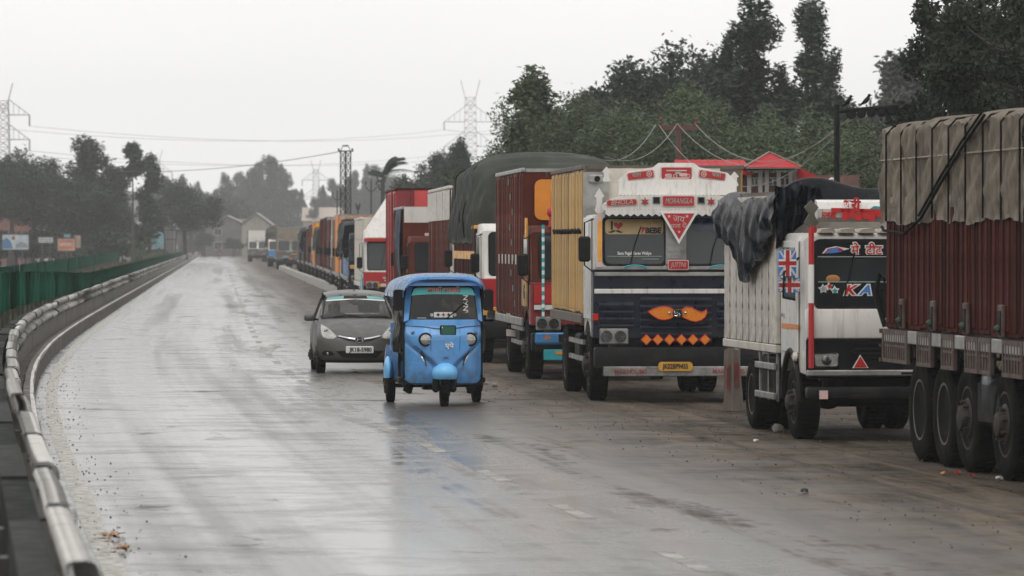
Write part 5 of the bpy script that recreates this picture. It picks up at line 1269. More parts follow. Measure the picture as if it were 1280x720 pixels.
a = MB(); a.bx(-.6, .6, 2.44, 2.5, .34, 1.0, .02); a.bx(-.6, .6, 2.42, 2.46, 1.0, 1.15, .01); a.build('back_panel', M_rb, rk_)
a = MB(); a.bx(-.58, .58, .3, 2.42, .30, .345); a.build('floor', M_dark, rk_)
a = MB(); a.cyl((-.6, 1.98, .24), (.6, 1.98, .24), .03); a.tube([(-.45, .95, .3), (0, .6, .26), (.45, .95, .3)], .015, 5); a.bx(-.2, .2, 1.2, 1.6, .2, .3); a.build('underframe', M_chassis, rk_)
a = MB(); a.bx(-.52, .52, 1.75, 2.1, .6, .72, .04); a.bx(-.52, .52, 2.2, 2.32, .72, 1.25, .05); a.build('passenger_seat', M_seat, rk_)
a = MB(); a.bx(-.25, .25, 1.0, 1.3, .66, .76, .04); a.bx(-.4, .4, 1.36, 1.42, .35, 1.2, .02); a.build('driver_seat', M_seat, rk_)
a = MB(); a.tube([(-.26, .72, 1.16), (0, .66, 1.12), (.26, .72, 1.16)], .017, 6); a.cyl((0, .66, 1.12), (0, .5, .7), .03); a.build('handlebar', M_dark, rk_)
seated('rickshaw driver in a pale shirt seen dimly behind the tinted windscreen', local(rk_, (0, 1.16, .83)), math.atan(.10), mat('dark_shirt', (.05, .05, .055), .85))
for x, w_ in ((-.18, .06), (.07, .045)):              # two pale shapes just behind the upper windscreen
    a = MB(); a.prism([(x-w_, 1.59), (x+w_*.7, 1.59), (x+w_*1.2, 1.475), (x+w_*.3, 1.44), (x-w_*.9, 1.49)], lean(1.5)+.1, lean(1.5)+.11); a.build("pale_patch", mat("off_white", (.5, .5, .48), .9), rk_)
# ================================================================ trees
def leafmat(name, c, var=.5):
    m = bpy.data.materials.new(name); m.use_nodes = True; N = m.node_tree.nodes; Lk = m.node_tree.links.new; b = N['Principled BSDF']
    g = N.new('ShaderNodeNewGeometry'); oi = N.new('ShaderNodeObjectInfo'); h = N.new('ShaderNodeHueSaturation')
    r = N.new('ShaderNodeMapRange'); r.inputs[3].default_value = 1-var; r.inputs[4].default_value = 1+var; Lk(g.outputs['Random Per Island'], r.inputs[0])
    q = N.new('ShaderNodeMapRange'); q.inputs[3].default_value = .8; q.inputs[4].default_value = 1.2; Lk(oi.outputs['Random'], q.inputs[0])
    mu = N.new('ShaderNodeMath'); mu.operation = 'MULTIPLY'; Lk(r.outputs[0], mu.inputs[0]); Lk(q.outputs[0], mu.inputs[1])
    q2 = N.new('ShaderNodeMapRange'); q2.inputs[3].default_value = .485; q2.inputs[4].default_value = .515; Lk(g.outputs['Random Per Island'], q2.inputs[0])
    h.inputs['Color'].default_value = (*c, 1); Lk(mu.outputs[0], h.inputs['Value']); Lk(q2.outputs[0], h.inputs['Hue'])
    Lk(h.outputs[0], b.inputs['Base Color']); b.inputs['Roughness'].default_value = .6; b.inputs['Specular IOR Level'].default_value = .25
    return m
L_olive = leafmat('willow_leaves', (.062, .086, .040), .28); L_dark = leafmat('dark_leaves', (.024, .035, .021)); L_deep = leafmat('deep_broad_leaves', (.02, .028, .014)); L_grey = leafmat('grey_green_leaves', (.05, .055, .042)); L_far = leafmat('hazed_leaves', (.04, .045, .04))  # broad leaves are a darker green; far leaves greyed to add to the haze
M_bark = mat('bark', (.05, .042, .034), .85, var=.4, bump=.6, bs=12)
def crown_arrays(clumps, n, size, seed, droop=0, flat=.5):
    """leaf faces spread through ellipsoidal clumps, denser towards their skins"""
    g = np.random.default_rng(seed)
    vol = np.array([c[3]*c[4]*c[5] for c in clumps])**.75; cnt = np.maximum(8, (n*vol/vol.sum()).astype(int)); P = []
    for c, k in zip(clumps, cnt):
        d = g.normal(size=(k, 3)); d /= np.linalg.norm(d, axis=1)[:, None]; r = g.random(k)**.45*(1+.22*g.normal(size=k).clip(-1, 1.6)*(g.random(k) < .35))
        P.append(np.array(c[:3])+d*r[:, None]*np.array(c[3:6]))
    P = np.concatenate(P); k = len(P)
    a = g.normal(size=(k, 3)); a[:, 2] = a[:, 2]*flat-droop; a /= np.linalg.norm(a, axis=1)[:, None]
    b = np.cross(a, g.normal(size=(k, 3))); b /= np.linalg.norm(b, axis=1)[:, None]
    s = size*(.55+.9*g.random(k))[:, None]; a = a*s; b = b*s*.42; c_ = np.cross(a, b); c_ /= np.linalg.norm(c_, axis=1)[:, None]
    V = np.stack([P-a, P+b+c_*s*.18, P+a, P-b+c_*s*.18], 1).reshape(-1, 3); return V, k
def leaves(name, clumps, n, size, seed, m, **kw):
    V, k = crown_arrays(clumps, n, size, seed, **kw); me = bpy.data.meshes.new(name)
    me.vertices.add(len(V)); me.vertices.foreach_set('co', V.astype(np.float32).ravel()); me.loops.add(4*k); me.loops.foreach_set('vertex_index', np.arange(4*k, dtype=np.int32))
    me.polygons.add(k); me.polygons.foreach_set('loop_start', np.arange(k, dtype=np.int32)*4); me.polygons.foreach_set('loop_total', np.full(k, 4, np.int32)); me.update(); me.materials.append(m); return me
def limbs(h, r, clumps, seed, lean=0, base=.35):
    mb = MB(); q = random.Random(seed); pts = [Vector((lean*h*t*t+q.uniform(-.04, .04)*r*6*t, q.uniform(-.04, .04)*r*6*t, h*t)) for t in np.linspace(0, 1, 8)]
    mb.tube(pts, [r*(1.25 if i == 0 else 1)*(1-.8*i/7) for i in range(8)], 8)
    for c in clumps:
        e = Vector(c[:3]); t = max(base, min(.93, (e.z-.35*math.hypot(e.x, e.y))/h)); i = min(6, int(t*7)); s = pts[i]+(pts[i+1]-pts[i])*(t*7-i)
        m_ = (s+e)/2+Vector((0, 0, -.08*(e-s).length)); mb.tube([s, m_, e], [r*.34*(1-t*.5), r*.22*(1-t*.5), r*.08], 5)
    return mb.mesh('trunk', 60)
def tmpl(kind, seed):
    q = random.Random(seed); C = []
    if kind == 'poplar':                              # tall narrow: ~14 m, ragged flame
        H = 14
        for k in range(34):
            t = q.uniform(.14, 1); w = (1.5+.35*math.sin(t*23+seed))*min(1, (1-t)*1.9+.2)*min(1, .5+t*2); a = q.uniform(0, 6.28); d = q.uniform(.1, .85)*w
            C.append((d*math.cos(a), d*math.sin(a), H*t, .32*w+.18, .32*w+.18, .75+.3*q.random()))
        return C, limbs(H*.97, .2, C, seed), 17000, .11, dict(droop=-.5)
    if kind == 'willow':                              # loose upright bush-tree, 8 m, many small vertical plumes
        H = 8
        for k in range(44):
            a = q.uniform(0, 6.28); d = 2.3*q.random()**.6; t = q.uniform(.12, 1-.16*d/2.3*q.random()-.05)
            C.append((d*math.cos(a), d*math.sin(a), H*t*(1-.08*d), .42+.2*q.random(), .42+.2*q.random(), .75+.5*q.random()))
        return C, limbs(H*.85, .16, C[::2], seed, base=.15), 30000, .062, dict(droop=.6)
    if kind == 'broad':                               # wide dense crown, 9 m
        H = 9
        for k in range(46):
            a = q.uniform(0, 6.28); e = q.uniform(-.5, 1.0); d = q.uniform(.5, 1)
            C.append((3.5*d*math.cos(a)*math.sqrt(max(.05, 1-e*e*.8)), 3.5*d*math.sin(a)*math.sqrt(max(.05, 1-e*e*.8)), 5.2+3.3*e*d, .9+.35*q.random(), .9+.35*q.random(), .7+.25*q.random()))
        return C, limbs(7.5, .26, C[::2], seed, base=.25), 17000, .135, {}
    if kind == 'chinar':                              # big broad-leaved tree close by, gaps between sprays
        H = 12
        for k in range(70):
            a = q.uniform(0, 6.28); e = q.uniform(-.75, 1.0); d = q.uniform(.55, 1.05)
            C.append((3.8*d*math.cos(a)*math.sqrt(max(.08, 1-e*e*.8)), 3.8*d*math.sin(a)*math.sqrt(max(.08, 1-e*e*.8)), 7.2+4.6*e*d, .5+.45*q.random(), .5+.45*q.random(), .45+.35*q.random()))
        return C, limbs(11, .3, C, seed, base=.2), 26000, .125, {}
    if kind == 'ball':                                # a bare stem with one tuft
        for k in range(9):
            a = q.uniform(0, 6.28); C.append((.55*math.cos(a)*q.random(), .55*math.sin(a)*q.random(), 8+q.uniform(-.9, 1.3), .5, .5, .55))
        return C, limbs(8.6, .11, C[:5], seed, base=.8), 1600, .17, {}
    if kind == 'tiered':                              # open tree in tufts up a bare stem
        for k in range(26):
            t = .28+.72*(k+q.random())/26; a = q.uniform(0, 6.28); d = q.uniform(.1, 1.5)*(1.25-t*.85); C.append((d*math.cos(a), d*math.sin(a), 10*t, .5+.35*q.random(), .5+.35*q.random(), .6+.35*q.random()))
        return C, limbs(9.6, .2, C, seed), 9000, .14, {}
    if kind == 'shrub':
        for k in range(12):
            a = q.uniform(0, 6.28); d = q.random(); C.append((d*math.cos(a), d*math.sin(a), .7+.6*q.random(), .45, .45, .4))
        return C, limbs(1.1, .04, C[:6], seed, base=.1), 1600, .09, {}
TM = {}
def tree(kind, v, m, label, X, Y, h, group=None, wid=1.0, cat='tree', z=0):
    key = (kind, v)
    if key not in TM:
        C, tr, n, sz, kw = tmpl(kind, 31*v+len(kind)); tr.materials.append(M_bark); TM[key] = (C, tr, n, sz, kw, {})
    C, tr, n, sz, kw, cr = TM[key]
    if m.name not in cr: cr[m.name] = leaves('crown', C, n, sz, v+5, m, **kw)
    base = {'poplar': 14.6, 'willow': 8.3, 'broad': 9.3, 'chinar': 12.6, 'ball': 9.7, 'tiered': 10.6, 'shrub': 1.7}[kind]; s = h/base
    t = thing('shrub' if kind == 'shrub' else 'tree', label, cat, (X, Y, z), rnd.uniform(0, 6.28), group)
    a = inst('trunk', tr, t, sc=(s*wid, s*wid, s)); b = inst('crown', cr[m.name], t, sc=(s*wid, s*wid, s)); return t
def ttop(kind, v, m, label, x, ytop, Y, group=None, wid=1.0):
    p = px(x, ytop, Y); return tree(kind, v, m, label, p.x, Y, p.z, group, wid)
G1 = 'willows massed behind the truck row'
# dense willow thicket behind the lorries
mass = [(640, 178, 150), (664, 150, 160), (655, 92, 168), (690, 112, 158), (712, 105, 170), (742, 128, 150), (735, 98, 186), (768, 122, 165), (790, 128, 146), (800, 100, 176), (830, 98, 156), (852, 112, 140), (872, 84, 160), (895, 92, 142), (917, 112, 156), (942, 130, 140), (968, 122, 152), (990, 130, 138), (1012, 120, 150), (1035, 126, 136), (1062, 128, 150), (1085, 140, 130), (1112, 130, 142), (1135, 132, 124), (1170, 128, 132), (1212, 128, 126), (1255, 130, 120), (676, 185, 138), (755, 180, 132), (820, 180, 128), (900, 175, 124), (980, 180, 120), (1080, 185, 116)]
for k, (x, yt, Y) in enumerate(mass):
    ttop('willow', k % 4, L_olive, ('rear-rank' if Y > 150 else 'front-rank')+' olive willow in the thicket, '+('left of and over the tarpaulin load' if x < 700 else 'over the red plank truck' if x < 765 else 'over the left half of the moustache truck' if x < 840 else 'over the right half of the moustache truck' if x < 925 else 'over the red tin roofs' if x < 1030 else 'around the black gantry' if x < 1120 else 'behind the beige canvas'), x, yt-4, Y, G1, 1.15 if k < 3 else 1.35)
ttop('tiered', 0, L_olive, 'slender willow standing highest at the left end of the thicket', 668, 84, 162, None, 1.1)
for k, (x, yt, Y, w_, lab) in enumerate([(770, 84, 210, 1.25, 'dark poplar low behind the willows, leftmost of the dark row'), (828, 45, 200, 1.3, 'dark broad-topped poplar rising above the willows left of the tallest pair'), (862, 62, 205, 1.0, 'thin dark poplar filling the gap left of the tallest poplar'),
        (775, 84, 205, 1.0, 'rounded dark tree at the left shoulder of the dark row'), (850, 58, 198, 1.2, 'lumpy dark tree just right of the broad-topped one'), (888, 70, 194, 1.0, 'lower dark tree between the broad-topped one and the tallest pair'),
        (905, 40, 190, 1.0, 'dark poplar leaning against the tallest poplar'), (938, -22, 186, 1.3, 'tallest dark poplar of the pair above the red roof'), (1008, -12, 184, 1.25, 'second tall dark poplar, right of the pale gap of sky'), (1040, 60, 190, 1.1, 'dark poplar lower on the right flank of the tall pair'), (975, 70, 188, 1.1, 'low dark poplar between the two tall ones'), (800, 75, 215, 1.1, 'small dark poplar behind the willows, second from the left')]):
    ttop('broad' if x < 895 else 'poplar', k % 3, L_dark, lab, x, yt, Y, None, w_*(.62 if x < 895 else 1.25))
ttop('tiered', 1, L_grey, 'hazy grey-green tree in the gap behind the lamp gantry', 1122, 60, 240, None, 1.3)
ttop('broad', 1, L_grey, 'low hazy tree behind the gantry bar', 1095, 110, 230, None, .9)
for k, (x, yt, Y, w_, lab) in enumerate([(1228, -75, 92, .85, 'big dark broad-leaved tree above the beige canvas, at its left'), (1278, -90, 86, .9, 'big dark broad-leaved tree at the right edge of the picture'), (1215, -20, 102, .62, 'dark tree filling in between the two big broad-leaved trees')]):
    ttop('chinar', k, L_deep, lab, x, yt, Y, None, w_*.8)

# left bank: trees beyond the opposite carriageway, nearest first
lab_l = [('broad', 0, 15, 186, 330, 1.0, 'dark tree at the far left, before the red-roofed house'), ('broad', 1, 42, 184, 345, .9, 'round-headed dark tree left of the tall tiered tree'), ('broad', 2, 72, 205, 340, 1.1, 'spreading dark tree in the left clump'), ('tiered', 2, 112, 170, 350, 1.5, 'tall tiered tree standing above the left clump'),
         ('tiered', 3, 142, 204, 355, 1.5, 'lower tiered tree right of the tall tiered one'), ('broad', 0, 105, 228, 335, 1.2, 'low dark tree at the foot of the tall tiered tree'), ('broad', 2, 140, 246, 345, .9, 'dark bush-like tree before the big grey roof'), ('ball', 0, 166, 177, 420, 1.25, 'thin bare-stemmed tree with a small round tuft on top'),
         ('tiered', 1, 187, 190, 430, .95, 'narrow two-tufted tree right of the bare-stemmed tree'), ('broad', 1, 231, 222, 520, 1.15, 'round grey tree beside the houses at the road end'), ('broad', 0, 560, 172, 330, .55, 'dark tree over the tall red box truck'), ('tiered', 2, 578, 172, 320, .8, 'tufted dark tree left of the distant pylon'), ('broad', 2, 530, 204, 340, .8, 'low dark tree between the palm and the pylon')]
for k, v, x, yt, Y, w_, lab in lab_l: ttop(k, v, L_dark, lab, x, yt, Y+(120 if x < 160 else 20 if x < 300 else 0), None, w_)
for k in range(16):
    x = -12+11*k; ttop('shrub', k % 2, L_dark if k % 3 else L_olive, ['dark undergrowth bush at the foot of the left trees', 'dark undergrowth bush at the foot of the left trees', 'dark undergrowth bush at the foot of the left trees'][k % 3] if k % 3 else 'olive bush among the dark undergrowth at the foot of the left trees', x, 283+(k*7 % 13), 452+(k*5 % 9), 'undergrowth under the left trees', 1.3)
G2 = 'poplars fading in the haze at the road end'
q = random.Random(12)
for k in range(44):
    x = 205+8.4*k+q.uniform(-6, 6); base = 216+12*math.sin(x*.05)+(0 if 280 < x < 350 else 14 if x < 280 else 6); yt = base+q.uniform(-14, 16)
    if x > 300 and x < 345: yt -= 14
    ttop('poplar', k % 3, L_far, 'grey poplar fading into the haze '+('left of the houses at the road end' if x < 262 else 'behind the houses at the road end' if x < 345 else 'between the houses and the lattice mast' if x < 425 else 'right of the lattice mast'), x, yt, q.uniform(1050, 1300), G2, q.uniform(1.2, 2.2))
G3 = 'distant trees low along the left horizon'
for k in range(26):
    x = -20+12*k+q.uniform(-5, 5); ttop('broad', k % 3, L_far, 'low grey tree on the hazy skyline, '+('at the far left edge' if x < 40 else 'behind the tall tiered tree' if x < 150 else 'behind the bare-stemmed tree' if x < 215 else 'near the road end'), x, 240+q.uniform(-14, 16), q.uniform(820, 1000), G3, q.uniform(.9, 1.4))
G4 = 'shrubs in the verge'
for k in range(26):                                   # bushes in front of the left trees and on the median
    x = q.uniform(-30, 165); Y = q.uniform(470, 640); tree('shrub', k % 2, L_grey, 'low bush on the far verge before the left-hand trees', (x-640)*Y/F, Y, q.uniform(2, 4.5), G4, 1.6, 'bush')
for k in range(12):
    tree('shrub', k % 2, L_grey, 'low bush closing off the far end of the wet road', px(238+8*k, 304, 890).x, 890+(k*5 % 7), 2.2+(k*7 % 5)*.35, 'bushes at the road end', 1.7, 'bush')
for k, (y, d, h_) in enumerate([(430, -3.2, 1.5), (450, -4.2, 1.9), (470, -3.5, 1.5), (505, -4.3, 1.8), (540, -4.5, 1.7)]):
    p = at(y, d); tree('shrub', k % 2, L_olive, 'small green bush growing in the median between the two green fences', p.x, p.y, h_, 'bushes in the median', 1.5, 'bush')
for k, (x, yt, Y, w_) in enumerate(((256, 288, 770, 1.0), (292, 296, 760, 1.3), (318, 292, 775, .9))):
    ttop('broad', k, L_grey, ['grey-green tree before the left half of the big grey house', 'low spreading tree before the brick block at the road end', 'small tree before the cream gabled house'][k], x, yt, Y, None, w_)
# palm with wind-blown fronds
def palm(x, yt, Y, label):
    p = px(x, yt, Y); H = p.z*.80; t = thing('palm_tree', label, 'palm tree', (p.x-.25, Y, 0))
    mb = MB(); mb.tube([(0, 0, 0), (.06, 0, H*.4), (.0, 0, H*.75), (.03, 0, H)], [.16, .12, .1, .09], 8); mb.build('trunk', M_bark, t, 60)
    q = random.Random(3)
    for k in range(16):                              # wind from the left: most fronds stream up and to the right
        if k < 11: a, el, Lf, drop = q.uniform(-.7, .7), q.uniform(.35, 1.35), q.uniform(1.3, 1.75), .55
        else: a, el, Lf, drop = math.pi+q.uniform(-.6, .6), q.uniform(.0, .35), q.uniform(.6, .95), .1
        mb = MB(); pts = [Vector((math.cos(a)*Lf*s_*math.cos(el), math.sin(a)*Lf*s_*.6, H+Lf*s_*math.sin(el))) + Vector((.45*s_*s_ if k < 11 else 0, 0, -drop*s_**2.5*Lf*.6)) for s_ in np.linspace(0, 1, 9)]
        mb.tube(pts, [.025*(1-.7*i/8) for i in range(9)], 4)
        for i in range(1, 9):
            for j in range(3):
                c = pts[i-1].lerp(pts[i], j/3); dr = (pts[i]-pts[i-1]).normalized()
                for sd in (-1, 1):
                    e = c+(dr*.22+Vector((.12, sd*.2, -.3)))*(1.1-.6*i/9); mb.face([c, c+dr*.08, e])
        mb.build('frond', L_dark, t, 0, fix=False)
    return t
palm(484, 182, 265, 'wind-blown palm tree behind the tall red box truck')
# median grass, verge grass
def tufts(name, m, n, f, hgt, seed):
    g = np.random.default_rng(seed); P = np.array([f(g) for _ in range(n)]); a = g.random(n)*6.28; h = hgt*(.4+g.random(n)); w = .05*(.6+g.random(n))
    d = np.stack([np.cos(a), np.sin(a), 0*a], 1); tip = P+np.stack([.3*h*g.normal(size=n), .3*h*g.normal(size=n), h], 1)
    V = np.stack([P-d*w[:, None], P+d*w[:, None], tip], 1).reshape(-1, 3); me = bpy.data.meshes.new(name); me.from_pydata(V, [], np.arange(3*n).reshape(-1, 3)); return tag(link(name, me, m), kind='stuff')
def fmed(g):
    y = 60+g.random()**1.5*500; p = at(y, -1.7-g.random()*(1.4+y*.009)); return (p.x, p.y, .22)
M_grass = leafmat('dull_grass', (.10, .09, .05)); tufts('median_grass', M_grass, 9000, fmed, .38, 1)
def fright(g):
    y = 40+g.random()*130; p = at(y, 16+g.random()*9); return (p.x, p.y, -.03)
tufts('verge_grass', M_grass, 6000, fright, .3, 2)

# ================================================================ buildings
M_roofr = mat('red_tin_roof', (.40, .02, .024), .7, spec=.12, var=.12, vs=.6, dirt=.2, dcol=(.2, .05, .045)); M_wallg = mat('grey_plaster', (.13, .125, .118), .8, vs=.4, dirt=.5, ds=.6); M_wallc = mat('cream_plaster', (.27, .25, .21), .8, vs=.4, dirt=.4, ds=.6)
M_roofg = mat('grey_tin_roof', (.19, .185, .18), .5, vs=.3, dirt=.5, dcol=(.1, .08, .07), ds=.4); M_brk = mat('brick_wall', (.22, .1, .075), .85, var=.3, vs=2); M_win = mat('window_glass', (.02, .025, .03), .1); M_frame = mat('white_frame', (.5, .49, .46), .5)
def window(t, x, y, z, w_, h_, s=.06):
    a = MB(); a.bx(x-w_/2-s, x+w_/2+s, y-.06, y+.05, z-s, z+h_+s); f = a.build('window', M_frame, t); a = MB(); a.bx(x-w_/2, x-.02, y-.075, y-.04, z, z+h_); a.bx(x+.02, x+w_/2, y-.075, y-.04, z, z+h_); a.build('pane', M_win, f)
def gable(name_t, label, X, Y, W, D, hw, hr, wm, rm, wins=((0, 1.0, 1.0, 1.1),), rot=0, over=.4, axis='x', door=None):
    t = thing('house', label, 'house', (X, Y, 0), rot)
    a = MB(); a.bx(-W/2, W/2, 0, D, 0, hw); a.build('wall', wm, t)
    a = MB(); o = over
    if axis == 'x': P = [(-o, hw-.1), (D/2, hr), (D+o, hw-.1), (D+o, hw), (D/2, hr+.14), (-o, hw)]; a.prism(P, -W/2-o, W/2+o, 'yz')
    else: P = [(-W/2-o, hw-.1), (0, hr), (W/2+o, hw-.1), (W/2+o, hw), (0, hr+.14), (-W/2-o, hw)]; a.prism(P, -o, D+o, 'xz')
    a.build('roof', rm, t)
    a = MB()
    if axis == 'x': a.prism([(.05, hw), (D/2, hr-.02), (D-.05, hw)], -W/2+.02, W/2-.02, 'yz')
    else: a.prism([(-W/2+.05, hw), (0, hr-.02), (W/2-.05, hw)], .02, D-.02, 'xz')
    a.build('gable', wm, t)
    for (x, z, w_, h_) in wins: window(t, x, 0, z, w_, h_)
    return t
# red-roofed roadside building behind the moustache lorry
Yh = 112.0
def hx(x): return (x-640)*Yh/F
def hz_(y): return HC-(y-HY)*Yh/F
t = thing('house', 'low house with bright red tin roofs behind the white moustache truck', 'house', (hx(965), Yh, 0))
def lx(x): return hx(x)-hx(965)
a = MB(); a.bx(lx(860), lx(1075), .2, 8, 0, hz_(219)); a.bx(lx(936), lx(988), -.0, .2, 0, hz_(216)); a.build('wall', mat('brown_brick_wall', (.16, .085, .065), .85, var=.3, vs=2.5), t)
a = MB(); a.prism([(-.5, hz_(217)), (4, hz_(196)), (8.5, hz_(217)), (8.5, hz_(219)), (-.5, hz_(219))], lx(850), lx(940), 'yz'); rf = a.build('roof', M_roofr, t)
for k in range(9):
    a = MB(); x = lx(852+10*k); a.prism([(-.51, hz_(217)+.012), (4, hz_(196)+.012), (4, hz_(196)), (-.51, hz_(217))], x, x+.03, 'yz'); a.build('roof_seam', M_roofr, rf)
ap = Vector((lx(965), 1.2, hz_(190))); cs = [Vector((lx(928), -.9, hz_(210))), Vector((lx(1000), -.9, hz_(210))), Vector((lx(1000), 3.5, hz_(210))), Vector((lx(928), 3.5, hz_(210)))]
a = MB()
for i in range(4): a.face([cs[i], cs[(i+1) % 4], ap])
a.face(cs); a.build('porch_roof', M_roofr, t)
a = MB(); a.tube([cs[0]+Vector((0, -.02, .02)), ap+Vector((0, -.02, .03))], .022, 5); a.tube([cs[1]+Vector((0, -.02, .02)), ap+Vector((0, -.02, .03))], .015, 5); a.build('hip_trim', mat('dull_trim', (.25, .2, .18), .7), t)
a = MB(); r0 = [Vector((lx(994), .2, hz_(207))), Vector((lx(1000), 4, hz_(203))), Vector((lx(1050), 4, hz_(229))), Vector((lx(1054), -1, hz_(238))), Vector((lx(996), -1, hz_(236)))]
a.face([r0[0], r0[3], r0[4]]); a.face([r0[0], r0[1], r0[2], r0[3]]); a.face([r0[4], r0[1], r0[0]]); a.build('side_roof', M_roofr, t, thick=.06)
a = MB(); a.bx(lx(930), lx(998), -.86, -.8, hz_(211.5), hz_(209.6)); a.build('fascia', M_frame, t)
for x in (936, 950, 958, 973, 988, 994): a = MB(); a.bx(lx(x)-.05, lx(x)+.05, -.16, -.04, 0, hz_(213)); a.build('porch_post', M_frame, t)
for x in (943, 954, 965.5, 981): window(t, lx(x), -.02, hz_(231), .14 if x < 960 else .22, .16, .02)
a = MB(); a.tube([(lx(1036)+.08*math.cos(u), -1.1, hz_(230)+.12*math.sin(u)) for u in np.linspace(0, 6.0, 12)], .03, 5); a.build('roof_emblem', M_letter_w, t)
# far houses
p = px(300, 304, 800); t = gable('house', 'big grey two-storey house with a brick upper wall at the road end', px(283, 304, 800).x, 800, 7.5, 9, 5.4, 7.2, M_wallg, M_roofg, ((-1.5, 1.2, 1.2, 1.3), (1.5, 1.2, 1.2, 1.3), (-1.5, 3.8, 1.2, 1.1)), axis='y')
gable('house', 'cream gabled house with a dark roof right of the big grey house', px(320, 304, 790).x, 790, 5.0, 9, 5.6, 7.6, M_wallc, M_roofg, ((-.9, 3.4, .8, 1.2), (.9, 3.4, .8, 1.2)), axis='y')
t = thing('house', 'brick block with a pale flat roof between the grey and the cream house', 'house', (px(300, 304, 812).x, 812, 0)); a = MB(); a.bx(-2.2, 2.2, 0, 7, 0, 6.4); a.build('wall', M_brk, t); a = MB(); a.bx(-2.4, 2.4, -.3, 7.3, 6.4, 6.75); a.build('roof', M_wallc, t); window(t, -.9, 0, 4.2, .9, 1.2); window(t, .9, 0, 4.2, .9, 1.2)
gable('house', 'long wide house with a broad grey tin roof behind the left trees', px(163, 304, 640).x, 640, 6.6, 9, 4.9, 8.3, M_wallg, M_roofg, ((-1.5, 1.2, 1, 1.1), (1.2, 1.2, 1, 1.1)), axis='x')
gable('house', 'small dark-roofed house right of the broad grey roof', px(200, 304, 650).x, 650, 4.0, 6, 4.5, 6.9, M_wallg, M_roofg, ((0, 1.2, 1, 1.1),), axis='y')
gable('house', 'house with a small red roof among the trees at the far left', px(14, 304, 500).x, 500, 3.6, 6, 4.6, 6.3, M_brk, M_roofr, ((-.7, 2.4, .8, 1.0), (.8, 2.4, .8, 1.0)), axis='y')
gable('house', 'pale hazy house peeping over the far trucks left of the lattice mast', px(403, 304, 1050).x, 1050, 9, 9, 7.6, 10.6, M_wallc, mat('pale_roof', (.4, .33, .28), .6), ((-3, 3.5, 1.4, 1.2), (2, 3.5, 1.4, 1.2)), axis='x')

# ================================================================ hoardings and signs on the left
M_pole = mat('steel_pole', (.06, .06, .062), .55, .3); M_board_b = mat('blue_poster', (.12, .24, .36), .6, vs=.8, var=.6, dirt=.8, dcol=(.4, .4, .38), ds=.9)
def hoarding(label, x0, x1, y0, y1, Y, face, legs=2, frame=M_pole, cat='billboard', extra=None, ground=None):
    A, B = px(x0, y0, Y), px(x1, y1, Y); W = B.x-A.x; H = A.z-B.z; t = thing('billboard', label, cat, ((A.x+B.x)/2, Y, 0))
    a = MB(); a.bx(-W/2, W/2, -.04, .04, B.z, A.z); bd = a.build('panel', face, t)
    a = MB(); a.ring([(-W/2-.07, B.z-.07), (W/2+.07, B.z-.07), (W/2+.07, A.z+.07), (-W/2-.07, A.z+.07)], [(-W/2+.02, B.z+.02), (W/2-.02, B.z+.02), (W/2-.02, A.z-.02), (-W/2+.02, A.z-.02)], -.08, .06); a.build('frame', frame, t)
    for k in range(legs):
        x = -W/2+W*(k+.5)/legs; a = MB(); a.bx(x-.06, x+.06, .05, .17, 0, A.z); a.build('leg', M_pole, t)
    return t, W, B.z, A.z
M_bblue = mat('poster_blue', (.06, .16, .3), .6); M_bpale = mat('poster_pale', (.42, .45, .47), .6)
t, W, z0, z1 = hoarding('blue and white picture hoarding at the far left edge', 3, 36, 293, 312, 430, M_bpale)
a = MB(); a.prism([(-W*.5+.03, z0+.1), (-W*.1, z0+.1), (-W*.18, z0+(z1-z0)*.55), (-W*.35, z0+(z1-z0)*.8), (-W*.5+.03, z0+(z1-z0)*.6)], -.06, -.03); a.build('picture_shape', M_bblue, t)
a = MB(); a.prism([(0, z0+.15), (W*.45, z0+.2), (W*.42, z0+.6), (W*.2, z0+.75), (.05, z0+.5)], -.06, -.03); a.build('picture_shape', mat('poster_grey', (.2, .24, .27), .6), t); a = MB(); a.ell((-W*.08, -.05, z1-.35), (.16, .02, .2)); a.build('picture_shape', mat('poster_brown', (.2, .1, .07), .6), t)
t, W, z0, z1 = hoarding('small plain white board left of the orange banner', 48, 66.5, 296.5, 303.5, 440, mat('poster_white', (.5, .5, .48), .6)); 
for k in range(2): a = MB(); a.bx(-W*.42, W*.42, -.05, -.03, z0+.12+.18*k, z0+.2+.18*k); a.build('lettering_row', mat('poster_grey', None), t)
t, W, z0, z1 = hoarding('orange-red banner on posts beyond the opposite road', 72, 94, 298, 313.5, 435, mat('orange_banner', (.5, .24, .15), .6, vs=1.5, var=.3))
for k in range(3):
    a = MB(); a.bx(-W*.38+.06*k, W*.36-.1*(k % 2), -.06, -.03, z0+.24+.32*k, z0+.36+.32*k); a.build('lettering_row', mat('banner_print', (.42, .1, .06), .6) if k != 1 else M_bpale, t)
hoarding('tan board leaning beside the orange banner', 93, 101, 294, 310, 438, mat('tan_board', (.34, .25, .19), .7), 1, cat='board')
hoarding('little turquoise sign above the orange banner', 80, 88, 292.5, 297, 442, mat('turquoise', (.12, .32, .38), .6), 1, cat='sign')
t, W, z0, z1 = hoarding('large dark-framed hoarding with a pale blue picture by the median end', 173, 205, 283, 312, 470, M_bpale, 3)
